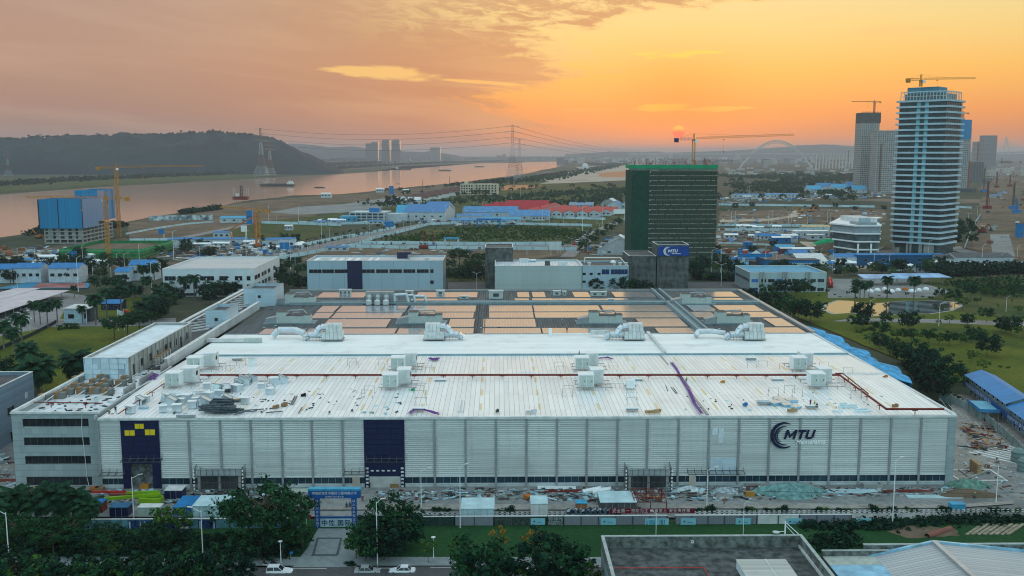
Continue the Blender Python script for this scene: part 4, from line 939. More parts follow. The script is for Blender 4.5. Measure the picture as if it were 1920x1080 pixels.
for k,(a,c)in enumerate(((712,692),(718,684),(785,735),(788,745),(790,758),(800,692),(806,700),(1048,690),(1052,698),(1065,735),(1064,742),(440,690),(452,683),(432,697),(664,690),(688,744),(693,736),(1186,758),(1184,748),(1480,735),(1495,742),(1545,690),(1605,745),(1150,690),(385,740),(372,747),(660,683),(1410,690),(1430,688),(1470,692),(1450,740),(1590,700))):
 x,y=g(a,c,HR+.4);t_=thing('pipe_hanger','x','steel frame',(x,y,HR+.3),0,'thin hoop-shaped steel frames standing on the roof')if not fr else ctree(fr[0],None,(x,y,HR+.3),0)
 if not fr:MB().bar((-1.2,0,0),(-1.2,0,1.7),.07).bar((1.2,0,0),(1.2,0,1.7),.07).bar((-1.2,0,1.7),(1.2,0,1.7),.07).build('hoop',GRY,t_);MB().bar((-1.2,-.4,.05),(-1.2,.4,.05),.1).bar((1.2,-.4,.05),(1.2,.4,.05),.1).build('foot',GRY,t_)
 fr.append(t_)
number(fr,'thin hoop-shaped steel frame standing on the roof, {}')
def hatch(label,a,c,w_=2.6,d_=1.2,h_=.5,mat=WHT):
 x,y=g(a,c,HR+.5);t_=thing('roof_hatch',label,'roof hatch',(x,y,HR+.4));MB().box(-w_/2,-d_/2,0,w_/2,d_/2,h_).build('kerb',GRY,t_);MB().box(-w_/2-.15,-d_/2-.15,h_,w_/2+.15,d_/2+.15,h_+.1).build('lid',mat,t_)
for l_,a,c in(('white roof hatch between the purple hoses at the front edge',785,768),('white roof hatch left of the second right-hand air unit',1182,723),('low white roof hatch near the front edge, right of centre',1185,768),('small white hatch on the left of the second roof bay',445,674),('small white hatch at the ridge right of the joint',1458,713),('small white hatch at the ridge, right of centre',1194,713),('blue-lidded hatch on the right of the front roof',1431,756),('small white hatch behind the ridge on the right',1408,673),('small white hatch at the ridge, left of centre',826,714),('white roof hatch with workers around it near the right',1522,763)):hatch(l_,a,c,mat=SBLU_L if 'blue' in l_ else WHT)
x,y=g(473,684,HR+.5);t_=thing('roof_box','white box standing alone on the left of the second roof bay','box',(x,y,HR+.3));MB().box(-.9,-.8,0,.9,.8,2.0).build('body',WHT,t_);MB().box(-1,-.9,2.0,1,.9,2.1).build('lid',OFFW,t_)
x,y=g(1182,729,HR+.5);t_=thing('roof_box','white box on legs right of the air unit, right of centre','box',(x,y,HR+.3));MB().box(-1.0,-.8,.6,1.0,.8,2.4).build('body',WHT,t_);MB().bar((-.8,-.7,0),(-.8,-.7,.6),.1).bar((.8,-.7,0),(.8,-.7,.6),.1).bar((-.8,.7,0),(-.8,.7,.6),.1).bar((.8,.7,0),(.8,.7,.6),.1).build('legs',GRY,t_)
for l_,a,c,w_,mt in(('dark timber plank on the right of the front roof near the edge',1224,773,3.4,WOOD),('silver tray at the front roof edge near the centre',996,773,2.4,FOIL),('brown carton pair by the bars, left part of the roof',517,764,1.3,CARD),('darker brown carton beside the carton pair',533,760,1.3,CARD),('orange machine left of the right end of the ridge pipe',1355,718,.9,YEL),('small black pot on the left part of the front roof',569,742,1.0,BLK),('small orange tripod behind the right end of the ridge',1660,708,1.0,ORG),('brown debris heap by the blue sheets on the right',1485,771,2.0,WOOD),('brown crate bundle near the right end of the front pipe',1678,762,1.2,CARD),('green bag on the roof, right of the left centre air unit',774,732,.8,GNET),('small dark item near the centre of the front edge',932,772,.6,DGRY),('blue tool on the right part of the front roof',1397,760,.9,BLUE),('brown carton heap at the left end of the front roof',446,752,2.2,WOOD)):
 x,y=g(a,c,HR+.4);t_=thing('roof_clutter',l_,'loose item',(x,y,HR+.3),rnd.uniform(-.3,.3))
 MB().box(-w_/2,-.4,0,w_*.1,.4,.5).build('main_piece',mt,t_);MB().obox((w_*.3,.1,.35),(w_*.5,.6,.7),.4).build('second_piece',mt,t_)
x,y=g(440,641,HR+.4);t_=thing('duct_run','long low white duct lying at the left end of the membrane roof','duct',(x,y,HR+.2));MB().box(-8,-.6,.2,3,.6,1.2).build('duct',OFFW,t_);MB().box(3.002,-.8,.1,8,.8,1.3).build('end_box',AHUM,t_)
x,y=g(1065,628,HR+.4);t_=thing('duct_run','thin white pipe run on the rear edge of the membrane roof, right of centre','pipe',(x,y,HR+.2));MB().tube((-5,0,.5),(8,0,.5),.25,k=6).build('pipe',WHT,t_);MB().box(-6,-.6,0,-5.02,.6,2.2).build('riser',WHT,t_)
for l_,a,c,top,hm,vs,ps,rz in(('standing worker in red vest beside the roof hatch on the right',1519,763,(.25,.03,.03),(.6,.55,.5),(.35,.03,.03),'work',-1.2),('crouching worker in a yellow-green vest by the roof hatch',1528,762,(.1,.1,.1),(.7,.5,.02),(.45,.62,.03),'crouch',.8),('worker in dark clothes bent beside the roof hatch',1532,765,(.03,.04,.05),(.6,.6,.6),None,'crouch',2.0),('worker in dark clothes at the left front corner of the hall roof',217,776,(.02,.025,.03),(.02,.02,.03),None,'stand',.5),('crouching worker in a yellow helmet at the left front roof corner',205,779,(.1,.1,.08),(.75,.55,.03),None,'crouch',.3),('worker in orange on the roof right of the left centre air unit',770,720,(.35,.16,.03),(.7,.5,.05),None,'stand',2.5),('figure in dark clothes standing on the white membrane roof edge',1086,669,(.03,.03,.05),(.3,.3,.3),None,'walk',1.2),('figure in dark clothes standing among the solar arrays',1063,622,(.06,.03,.03),None,None,'stand',0),('worker in green vest at the right end of the purple hose',1288,716,(.05,.06,.06),(.5,.65,.05),(.40,.60,.05),'crouch',1.0),('worker in yellow beside the right centre air unit',1118,725,(.30,.30,.04),(.7,.6,.05),None,'work',-.7)):
 x,y=g(a,c,HR+.4);person(x,y,HR+(.12 if 650>c else .45),rz,l_,top,helmet=hm,vest=vs,pose=ps)
tb=[]
for k in range(7):
 y0=258+k*11.6;m_=MB();n=8
 for j in range(n):
  f0,f1=j/n,(j+1)/n;b0,b1=math.sin(math.pi*f0)*.9,math.sin(math.pi*f1)*.9;xo=14.5+(k%2)*2
  m_.quad((X1+.9,y0+11.6*f0,13.6+b0),(X1+xo+b0,y0+11.6*f0,9.6+b0),(X1+xo+b1,y0+11.6*f1,9.6+b1),(X1+.9,y0+11.6*f1,13.6+b1))
  m_.quad((X1+xo+b0,y0+11.6*f0,9.6+b0),(X1+xo+b0-.2,y0+11.6*f0,7.5),(X1+xo+b1-.2,y0+11.6*f1,7.5),(X1+xo+b1,y0+11.6*f1,9.6+b1))
 t_=thing('blue_tarpaulin','x','tarpaulin',(0,0,0),0,'blue sheets on scaffolding along the right side wall')
 m_.build('sheet',M('blue tarpaulin cloth',(.035,.27,.50),.6,var=.45,sc=.5,bump=.8),t_,smooth=True)
 s_=MB()
 for yy in(y0+.5,y0+5.3,y0+10.1):s_.tube((X1+11,yy,0),(X1+11,yy,9.4),.08,k=5);s_.tube((X1+.6,yy,13.2),(X1+11.2,yy,9.3),.06,k=5)
 s_.build('scaffold',GRY,t_);t_['label']='blue tarpaulin on scaffolding beside the right wall, %s from the front'%ordw(k+1)
from mathutils import noise as mnoise
# ============================================================ GROUND, WATER, ROADS
LAYER=[0]
def poly(name,pts,mat,label=None,jit=0.0,kind='structure',z=None,scr_=True,n=6,wob=None):
 P=[g(a,c)for a,c in pts]if scr_ else list(pts)
 if jit:
  rs=random.Random(len(P)*31+int(P[0][0]));Q=[]
  for i,p in enumerate(P):
   q=P[(i+1)%len(P)];L=math.hypot(q[0]-p[0],q[1]-p[1]);d_=((q[1]-p[1])/(L+.01),-(q[0]-p[0])/(L+.01))
   for k in range(n):
    f=k/n;o_=rs.uniform(-1,1)*jit*L*(0 if k==0 else 1);Q.append((p[0]+(q[0]-p[0])*f+d_[0]*o_,p[1]+(q[1]-p[1])*f+d_[1]*o_))
  P=Q
 if z is None:LAYER[0]+=1;z=.012*LAYER[0]
 cx=sum(p[0]for p in P)/len(P);cy_=sum(p[1]for p in P)/len(P)
 m_=MB();m_.quad(*[(p[0]-cx,p[1]-cy_,0)for p in P]);o=m_.build(name,mat,loc=(cx,cy_,z))
 me=o.data
 if me.polygons[0].normal.z<0:me.flip_normals()
 o['kind']=kind
 if label:o['label']=label
 return o
gm=MB();N_=30
gm.quad((-32000,-3000,0),(32000,-3000,0),(32000,32000,0),(-32000,32000,0));gm.build('ground',GR_FAR)['kind']='structure'
far=[(1080,303),(1040,303),(1000,303.5),(960,305.5),(900,306),(800,312),(750,311.5),(700,322),(640,326),(600,329),(480,335),(300,345),(235,348.5),(120,356),(0,365),(-400,384)]
near=[(-400,490),(0,445),(60,437),(150,426),(235,416.5),(283,407),(330,400),(357,395),(400,390),(443,380),(467,375.5),(520,370.5),(547,366.5),(600,365.5),(640,364),(683,360),(757,352),(800,348),(857,343),(900,337),(927,334),(950,331),(977,327),(1010,320),(1037,315),(1057,308),(1073,303.6)]
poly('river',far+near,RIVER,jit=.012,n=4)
def strip(name,pts,w0,w1,mat,z=None):
 """a ribbon of ground following a line on the ground; w0, w1 = metres either side"""
 P=[Vector((*g(a,c),0))for a,c in pts];L_,R_=[],[]
 for i,p in enumerate(P):
  d_=(P[min(i+1,len(P)-1)]-P[max(i-1,0)]).normalized();n_=Vector((-d_.y,d_.x,0));L_.append(p+n_*w0);R_.append(p-n_*w1)
 return poly(name,[(p.x,p.y)for p in L_]+[(p.x,p.y)for p in reversed(R_)],mat,scr_=False,z=z)
strip('river_bank',far[2:],14,3,DIRT)
poly('riverside_land',[(235,470),(235,418),(283,409),(357,397),(443,382),(520,373),(600,368),(683,363),(757,355),(857,346),(930,338),(900,352),(820,372),(700,384),(600,400),(480,432),(330,452)],GR_DIRT,jit=.02)
poly('concrete_apron',[(505,398),(560,388),(640,383),(720,372),(792,366),(806,371),(760,382),(690,393),(640,399),(560,402)],GR_CONC)
poly('riverside_track',[(235,468),(330,446),(420,428),(470,418),(474,420),(420,432),(330,451),(235,474)],PALEROAD)
poly('scrubland',[(235,474),(420,432),(520,412),(640,400),(640,425),(560,452),(420,462),(320,480)],GR_GREEN,jit=.03)
poly('green_plain',[(700,393),(830,372),(930,345),(1020,340),(1180,345),(1180,408),(1120,428),(860,412),(740,400)],GR_GREEN,jit=.03)
poly('clay_patch',[(935,355),(950,347.5),(1018,346.5),(1010,350),(985,355),(945,357)],GR_ORG)
poly('sandy_flat',[(1010,345),(1060,326),(1100,312),(1185,306),(1260,318),(1180,338),(1090,342)],GR_SAND,jit=.03)
poly('clay_flat',[(1115,325),(1180,320),(1180,333),(1130,332)],GR_ORG,jit=.02)
poly('building_plot',[(0,470),(235,446),(300,478),(560,452),(560,478),(480,486),(300,500),(0,510)],GR_DIRT,jit=.02)
poly('sandy_plot',[(0,483),(80,470),(140,476),(70,500),(0,505)],GR_SAND,jit=.03)
poly('overgrown_field',[(706,455),(760,441),(807,426),(940,427),(1087,427),(1100,432),(1050,456),(900,455)],GR_GREEN,jit=.01)
poly('overgrown_field',[(1000,408),(1010,405),(1140,413),(1120,424),(960,424)],GR_GREEN,jit=.02)
poly('brown_lot',[(600,466),(900,464),(1090,466),(1060,478),(930,500),(560,490)],GR_DIRT,jit=.02)
poly('avenue',[(1050,482),(1078,482),(1126,436),(1150,424),(1182,411),(1186,406),(1160,412),(1122,428),(1100,440)],PALEROAD)
poly('avenue',[(500,489),(560,477),(640,459),(690,450),(740,436),(800,424),(840,414),(834,411),(790,419),(730,431),(680,442),(640,449),(560,465),(500,476)],PALEROAD)
poly('avenue',[(640,463),(1210,463),(1210,459),(640,458)],PALEROAD)
poly('service_road',[(840,545),(930,545),(930,530),(840,530)],ASPH)
poly('green_verge',[(840,527),(905,527),(905,505),(840,505)],GR_GREEN)
poly('excavated_field',[(1345,397),(1500,392),(1660,393),(1660,425),(1345,424)],GR_DIRT,jit=.02)
poly('excavated_field',[(1340,434),(1500,432),(1560,440),(1500,462),(1340,462)],GR_DIRT,jit=.02)
poly('dirt_track',[(1348,413),(1440,410),(1480,405),(1490,395),(1500,396),(1494,407),(1450,414),(1350,417)],GR_SAND,jit=.02)
poly('sandy_lane',[(1500,453),(1530,455),(1535,472),(1560,482),(1610,486),(1660,500),(1600,508),(1540,490),(1500,475),(1510,465)],GR_SAND,jit=.04)
poly('works_yard',[(1300,470),(1500,468),(1560,484),(1600,508),(1380,500),(1300,492)],GR_DIRT,jit=.02)
poly('tower_yard',[(1640,470),(1800,462),(1850,500),(1640,492)],GR_DUST,jit=.03)
poly('construction_avenue',[(1800,500),(1815,450),(1838,395),(1856,345),(1862,300),(1895,300),(1925,360),(1990,420),(2040,520),(1850,520)],GR_DIRT,jit=.02)
poly('construction_avenue',[(1856,440),(1892,440),(1905,487),(1862,487)],GR_CONC)
poly('park_lawn',[(1390,560),(1440,548),(1560,546),(1700,545),(1960,560),(2100,600),(2100,740),(1900,742),(1740,700),(1600,640),(1460,580)],GR_LAWN,jit=.01)
poly('scrub_meadow',[(1700,545),(1760,520),(2000,520),(2050,600),(1900,600),(1790,585)],GR_GREEN,jit=.03)
poly('storage_yard',[(1552,560),(1552,524),(1700,524),(1786,548),(1740,560)],GR_CONC)
poly('park_path',[(1560,604),(1750,607),(1920,613),(2100,620),(2100,610),(1920,605),(1750,600),(1600,598)],PALEROAD)
PD=[(1545,582),(1552,572),(1572,565),(1600,566),(1625,572),(1650,570),(1690,566),(1722,566),(1742,565),(1790,568),(1800,575),(1780,584),(1740,590),(1700,588),(1665,592),(1635,594),(1600,588),(1565,590)]
P0=[g(*p)for p in PD];pc=(sum(p[0]for p in P0)/len(P0),sum(p[1]for p in P0)/len(P0))
poly('pond_kerb',[(pc[0]+(p[0]-pc[0])*1.05,pc[1]+(p[1]-pc[1])*1.05)for p in P0],CONC,scr_=False);poly('pond',P0,POND,scr_=False)
poly('side_yard',[(1782,740),(1830,745),(1960,830),(2080,960),(1780,960)],GR_DUST,jit=.01)
poly('cross_road',[(1290,545),(1400,545),(1400,530),(1290,530)],ASPH)
poly('lawn',[(0,640),(0,600),(130,560),(240,560),(320,556),(300,625),(160,700),(70,760),(60,700),(0,690)],GR_LAWN,jit=.01)
poly('car_park',[(-60,645),(-60,560),(60,545),(135,552),(185,560),(120,585),(112,600),(330,598),(330,612),(90,615)],PALEROAD)
poly('sports_court',[(0,541),(50,531),(120,531),(170,532),(165,542),(0,543)],M('court blue',(.03,.18,.30),.7))
poly('sports_court',[(60,541),(75,532),(160,532),(160,541)],M('court red',(.25,.10,.09),.7,var=.5,sc=.1))
poly('site_access',[(-200,900),(0,800),(30,760),(40,915),(0,960),(-200,1000)],GR_CONC)
poly('building_site',[(-200,958),(-200,905),(1790,905),(1930,860),(2200,960),(2200,985),(1500,975),(700,972),(-200,975)],GR_CONC,jit=.003)
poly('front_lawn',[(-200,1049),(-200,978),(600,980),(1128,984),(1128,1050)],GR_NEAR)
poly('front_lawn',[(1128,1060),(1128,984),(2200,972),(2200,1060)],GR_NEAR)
poly('bare_patch',[(1660,1000),(1700,990),(1790,995),(1800,1010),(1700,1014)],GR_DIRT,jit=.05)
poly('pavement',[(-200,1066),(-200,1049),(1150,1050),(1150,1066)],PAVE)
poly('gate_forecourt',[(540,1080),(575,1035),(597,996),(660,996),(675,1035),(668,1080)],PAVE)
DPV=M('dark paving band',(.07,.09,.10),.8)
for q in([(585,1046),(594,1014),(598,1014),(590,1046)],[(594,1016),(640,1016),(640,1013.5),(595,1013.5)],[(583,1048),(632,1048),(633,1045),(585,1045)],[(630,1046),(638,1015),(642,1015),(635,1046)]):poly('paving_band',q,DPV)
KY=g(960,1066)[1]
MB().box(-160,KY-.3,0,-36.5,KY,.14).box(-25.5,KY-.3,0,20,KY,.14).build('kerb',CONC)['kind']='structure'
poly('road',[(-170,KY-.32),(180,KY-.32),(180,KY-26),(-170,KY-26)],ASPH,scr_=False)
poly('median_strip',[(-170,147),(180,147),(180,152),(-170,152)],GR_NEAR,scr_=False)
LM=M('road paint',(.6,.62,.62),.6)
for k in range(7):poly('road_marking',[(-60+k*12,KY-1.0),(-54+k*12,KY-1.0),(-54+k*12,KY-1.15),(-60+k*12,KY-1.15)],LM,scr_=False)
poly('far_bank_field',[(-400,380),(-400,340),(0,335),(200,332),(480,322),(560,316),(560,326),(480,333),(200,348),(0,362)],GR_GREEN,jit=.01)
# ============================================================ HILLS
def ridge(name,prof,Y,depth,mat,seed,amp=7.0,k=1.0,steps=150):
 rs=random.Random(seed);xs=[p[0]for p in prof];cols_=[];n=steps
 for i in range(n+1):
  px_=xs[0]+(xs[-1]-xs[0])*i/n
  for(a,ya),(c,yc)in zip(prof,prof[1:]):
   if a<=px_<=c:py_=ya+(yc-ya)*(px_-a)/(c-a);break
  X,Z=wy(px_,py_,Y);Z=max(Z,2)*k;cols_.append((X,Z))
 v,f=[],[];m=14
 for i,(X,Z)in enumerate(cols_):
  ph=[math.sin(X*.006+j*.9+seed)for j in range(m+1)]
  for j in range(m+1):
   q=j/m;prof_=math.sin(math.pi*min(1,q*.98+.01))**.8 if q<.6 else math.sin(math.pi*q)
   w=(q-.5)*depth;spur=1-.22*abs(math.sin(X*.0045+q*2))*math.sin(math.pi*q)*(abs(q-.5)>.05)
   z=Z*max(0,math.sin(math.pi*q))**.9*(spur+.35*(mnoise.fractal(Vector((X*.0028,w*.0028,seed)),.9,2.0,5)if abs(q-.5)>.04 else 0)*math.sin(math.pi*q))+(mnoise.noise(Vector((X*.03,w*.02,seed)))*amp*(.1<q<.9))*(1 if Z>15 else .2);v.append((X*(1+w/Y),Y+w,z-2))
 for i in range(n):
  for j in range(m):a=i*(m+1)+j;f.append((a,a+m+1,a+m+2,a+1))
 b_=MB();b_.v=v;b_.f=f;o=b_.build(name,mat,smooth=False);o['kind']='structure';return o
ridge('wooded_hill',[(-260,262),(-120,256),(0,257.5),(40,259),(70,252.5),(84,258),(110,254),(135,252),(180,252),(230,254),(262,252),(300,250),(330,250),(348,246),(365,247),(380,249),(403,244.5),(425,249),(450,250),(480,252),(510,258),(530,267),(550,275),(572,286),(590,292),(605,300),(625,310),(650,322)],4050,1300,HILLM,3,4.0,1.0,420)
ridge('distant_hill',[(480,275),(520,266),(545,261),(580,264),(620,270),(660,268),(700,275),(760,280),(820,282),(860,290)],12500,1800,HILLM,5,3,.8,60)
ridge('distant_hill',[(1060,289),(1150,284),(1260,286),(1380,282),(1460,276),(1540,270),(1600,274),(1700,281),(1850,286),(1960,282),(2100,285)],15500,1800,HILLM,6,3,1,60)
def woodland(name,label,pts,n,h,size,mat,seed,width=40,zf=None):
 rs=random.Random(seed);m_=MB();P=[Vector((*g(a,c),0))for a,c in pts];seg=[(p,q,(q-p).length)for p,q in zip(P,P[1:])];T_=sum(s_[2]for s_ in seg)
 for _ in range(n):
  t2=rs.random()*T_
  for p,q,L in seg:
   if t2<=L:break
   t2-=L
  c=p.lerp(q,min(1,t2/L));c=c+Vector((rs.gauss(0,width*.4),rs.gauss(0,width),0));hh=h*rs.uniform(.5,1.15);z0=zf(c)if zf else 0
  leafblob(m_,(c.x,c.y,z0+hh*.55),hh*.62,14,size*rs.uniform(.8,1.3),rs,.8)
 return kindof(m_.build(name,mat),label,None,None,'stuff')
woodland('riverside_woodland','woodland and scrub along the far river bank',[(-60,352),(120,340),(300,332),(480,325),(600,318),(700,312),(820,306),(960,302)],2200,11,4.0,LEAFD,4,60)
woodland('riverside_woodland','belt of trees below the wooded hill across the river',[(-60,322),(120,320),(300,318),(480,316),(600,311),(700,306)],1500,16,6.0,LEAFD,5,120)
woodland('distant_woodland','far band of trees below the skyline towers',[(560,303),(700,300),(850,299),(1000,297),(1080,298)],1100,22,11,LEAFD,6,300)
woodland('distant_woodland','hazy tree belts on the plain left of the white tower',[(1345,330),(1440,335),(1500,325),(1600,330),(1500,345),(1400,350),(1480,362),(1600,360)],1000,8,3.2,LEAF,7,70)
woodland('distant_woodland','hazy tree belts behind the lit river bend',[(1075,304),(1130,310),(1180,305),(1120,318),(1010,338),(960,342),(900,347)],900,9,3.6,LEAF,8,60)
woodland('distant_woodland','faint tree line below the arch bridge',[(1180,300),(1350,303),(1500,302),(1650,305),(1900,306)],900,16,9,LEAFD,9,300)
woodland('roadside_scrub','scrub on the plain in front of the river',[(700,385),(820,380),(960,370),(1080,362),(1170,356),(1100,385),(960,378)],900,5,1.7,LEAF,10,45)
woodland('field_scrub','tall dark weeds across the walled green field',[(730,450),(860,444),(1000,444),(1080,438),(1000,431),(860,432)],1500,1.7,.7,SHRUB,11,25)
woodland('riverside_scrub','dark bushes along the near river bank',[(60,440),(110,434),(160,430),(235,425)],260,6,1.8,LEAFD,12,8)
woodland('riverside_scrub','row of dark bushes on the near bank right of the blue shed',[(338,402),(362,399),(396,395),(412,392)],150,6,1.8,LEAFD,13,5)
woodland('riverside_scrub','dark bushes around the foot of the large pylons',[(840,349),(900,345),(960,337),(1010,333),(1060,324)],340,8,2.4,LEAFD,14,14)
woodland('hill_crest_trees','fringe of trees along the crest of the wooded hill',[(0,300),(590,300)],1,8,4,LEAFD,15,10)
rs=random.Random(77);m_=MB()
for a,c in((70,252.5),(78,255),(62,254),(300,250),(345,246),(352,246),(362,247),(403,244.5),(396,246),(410,246),(330,250),(420,249),(440,250),(470,251),(180,252),(230,254),(262,252),(130,252))+tuple((rs.uniform(-30,540),0)for _ in range(150)):
 if c==0:
  pr_=[(-260,262),(0,257.5),(40,259),(70,254),(110,254),(180,252),(300,250),(365,247),(403,245.5),(450,250),(480,252),(510,258),(550,275)]
  for(a0,y0),(a1,y1)in zip(pr_,pr_[1:]):
   if a0<=a<=a1:c=y0+(y1-y0)*(a-a0)/(a1-a0)+1.5
 X,Z=wy(a,c,4050);leafblob(m_,(X,4050+rs.uniform(-40,40),Z),rs.uniform(4,9),16,4,rs,.8)
o=bpy.data.objects['hill_crest_trees'];bpy.data.objects.remove(o);kindof(m_.build('hill_crest_trees',LEAFD),'fringe of trees along the crest of the wooded hill',None,None,'stuff')
# ============================================================ BUILDINGS BEHIND
def block(name,label,cat,px0,px1,pyt,pyb,depth,wall,roofm,par=.9,group=None,rz=0.0,Y=None):
 """axis-aligned block whose front face spans px0..px1; returns (thing, w, d, h); local origin = front left base corner"""
 a=g(px0,pyb);c=g(px1,pyb);w=math.hypot(c[0]-a[0],c[1]-a[1]);h=wy(px0,pyt,a[1])[1]
 t_=thing(name,label,cat,(a[0],a[1],0),rz,group)
 MB().box(0,0,-.3,w,depth,h-par).build('walls',wall,t_)
 if par:
  parapet_roof(0,0,w,depth,h-par,par,.35).build('parapet',wall,t_);parapet_roof(-.08,-.08,w+.08,depth+.08,h+.002,.12,.5).build('coping',OFFW,t_)
 MB().box(.36,.36,h-par,w-.36,depth-.36,h-par+.12).build('roof',roofm,t_)
 return t_,w,depth,h
PALE=M('pale rendered wall',(.58,.64,.67),.7,var=.06,sc=.3)
PANB=seamed('blue-grey panel wall',(.34,.45,.52),0,6.3,.5,.02,.4,0,.06,40,.12)
ROOFW=seamed('ribbed pale roof',(.50,.50,.50),1,1.1,.6,.1,.5,0,.08,60,.2)
def wr(t_,y,lst,w,h):
 for x0_,x1_,z0_,z1_ in lst:window(t_,(x0_+x1_)/2*w,y,(z0_+z1_)/2*h,(x1_-x0_)*w,(z1_-z0_)*h)
t_,w,d,h=block('office_building','white three-storey office block with rows of dark windows, left behind the factory','building',307,477,504,556,58,PALE,ROOFW)
up=[(.02,.14),(.22,.29),(.33,.37),(.41,.56),(.62,.72),(.79,.87),(.92,.96)]
wr(t_,0,[(a,c,.58,.73)for a,c in up]+[(a,c,.28,.43)for a,c in[(.02,.07),(.22,.29),(.33,.37),(.41,.56),(.62,.72),(.74,.78),(.79,.87),(.92,.96)]]+[(.06,.36,.03,.12),(.45,.7,.03,.12)],w,h)
for a,c in((4,.82),(10,.55),(18,.4),(24,.55),(32,.7),(45,.6)):
 for zz in(.35,.66):window(t_,w,a,h*zz,2.4+c*4,h*.15,'+x')
pp=MB()
for k in range(6):MB().box(w*(.23+.12*k),-.14,h*.6,w*(.23+.12*k)+.5,-.1,h*.66).build('window_unit',WHT,t_)
t_,w,d,h=block('workshop_building','blue-grey panelled workshop with a navy bay and strip windows, behind the factory','building',577,831,489,554,26,PANB,ROOFW)
sc_=w/254.0
MB().box(sc_*75,-.15,0,sc_*103,-.01,h-.02).build('navy_bay',NAVY,t_)
for a,c in((4,27),(28.5,50),(51.5,75),(103,126),(129,151),(154,177),(180,202),(205,227),(230,236)):window(t_,(a+c)/2*sc_,0,h*.70,(c-a)*sc_,h*.10)
window(t_,233*sc_,0,h*.38,1.7,1.7)
for k in range(6):MB().box(2+k*4.2,3,h-.78,4.0+k*4.2,20,h-.6).build('skylight',WHT,t_)
for k in range(5):MB().box(30+k*3.6,3,h-.78,31.5+k*3.6,20,h-.6).build('skylight',WHT,t_)if k<2 else None
MB().box(sc_*162,17,h-.9,sc_*188,23,h+2.6).build('roof_house',NAVY,t_);MB().box(sc_*184,12,h-.9,sc_*190,15,h+1.5).build('roof_unit',GRY,t_)
for a in(25,30,190,218,222):MB().box(sc_*a,6,h-.9,sc_*a+1.4,8,h+.7).build('roof_unit',OFFW,t_)
t_,w,d,h=block('test_hall','pale panelled hall with fine horizontal stripes, right of centre behind the factory','building',928,1091,499,554,30,seamed('striped panel wall',(.42,.50,.50),2,1.2,.75,.05,.35,0,.05,50,.1),seamed('pale ribbed roof',(.58,.62,.66),0,1.6,.6,.12,.4,0,.1,9,.15))  # wall stripes are horizontal seam lines in the panel colour
for a,c,e in((26,2.6,2.5),(33,4.6,2.2),(13,5,2.0)):MB().box(a,8 if a>20 else 24,h-.9,a+c,10.5 if a>20 else 27,h-.9+e).build('roof_unit',OFFW if a!=26 else DGRY,t_)
MB().tube((18,26,h),(22,26,h),.8,k=8).build('roof_duct',INSUL,t_)
t_,w,d,h=block('office_annex','lower panelled annex with navy windows and a dark roof terrace, joined to the pale hall','building',1091.6,1178,498.5,554,24,PANB,DGRY)
for a,c,z in((.42,.58,.8),(.62,.98,.8)):window(t_,(a+c)/2*w,0,h*z,(c-a)*w,h*.16,mat=M('navy glass',(.008,.035,.12),.1))
for a in(.01,.16,.33):window(t_,w*a+.7,0,h*.73,1.5,1.1);window(t_,w*a+.7,0,h*.47,1.5,1.1)
MB().path([(3,22,h-.8),(3,22,h+1.8),(22,22,h+1.8),(24,16,h-.5)],.25,6).build('roof_pipe',WHT,t_);MB().lathe([(1.6,0),(1.6,.5),(1,1.2),(.2,1.5)],(18,20,h-.7),12).build('roof_dome',WHT,t_)
for a in(4,17,20,23):MB().lathe([(.6,0),(.6,1.2),(1.1,1.5),(.9,1.9)],(a,6,h-.8),10).build('exhaust_fan',OFFW,t_)
t_,w,d,h=block('concrete_tower','dark stained concrete silencer tower left of the pale hall','tower',910,962,464,540,22,DCONC,DGRY,.5)
t_,w,d,h=block('concrete_block','dark stained concrete block between the annex and the signed tower','building',1178.5,1229,480,549,26,DCONC,DGRY,.4)
t_,w,d,h=block('sign_tower','dark stained concrete tower carrying a blue logo sign near the green-netted block','tower',1231,1290,459,549,18,DCONC,DGRY,1.2)
sg=MB().box(w*.02,-.4,h-5.8,w,-.01,h-.8).build('sign_board',M('blue sign board',(.01,.055,.26),.5),t_)
for o_ in[0]:
 e_=bpy.data.objects.new('logo',None);C.objects.link(e_);e_.parent=t_;KIDS.setdefault(t_.name,[]).append(e_)
 logo(e_,w*.33,h-3.3,-.5,2.1,WHT,WHT)
t_,w,d,h=block('plant_building','long low blue-and-silver panelled building by the pond','building',1405,1549,511,549,32,seamed('iridescent panels',(.36,.46,.48),0,3.6,.6,.02,.35,0,.1,40,.1),SBLU)
for zz in(.16,.60):
 for k in range(9):
  a=.02+k*.108;window(t_,w*(a+.045),0,h*zz,w*.082,h*.15,mat=GLASS if k%3 else M('blue spandrel',(.02,.12,.45),.4))
for k in range(6):MB().tube((w*(.135+.045*(k%2)+.3*(k//2)),-.6,0),(w*(.135+.045*(k%2)+.3*(k//2)),-.6,h+.6),.42,k=8).build('downpipe',STEEL,t_)
for k in range(7):window(t_,0,3+k*4.3,h*.60,3.4,h*.15,'-x')
fcx,fcy=g(69,806);h=wy(69,697,fcy)[1];w,d=40,46
t_=thing('panelled_building','grey brick-clad building cut off by the left edge of the picture','building',(fcx-w,fcy-d,0));GB=seamed('grey brick cladding',(.20,.27,.34),2,.8,.5,.08,.6,0,.12,2.0,.15)
MB().box(0,0,-.3,w,d,h-1).build('walls',GB,t_);parapet_roof(0,0,w,d,h-1,1,.35).build('parapet',GB,t_);parapet_roof(-.08,-.08,w+.08,d+.08,h+.002,.12,.5).build('coping',OFFW,t_);MB().box(.36,.36,h-1,w-.36,d-.36,h-.88).build('roof',DGRY,t_)
for yy,zz in((d-12.5,.52),(d-12,.12),(d-24,.52),(d-34,.5)):window(t_,w,yy,h*zz+.5,3.4,2.0,'+x')
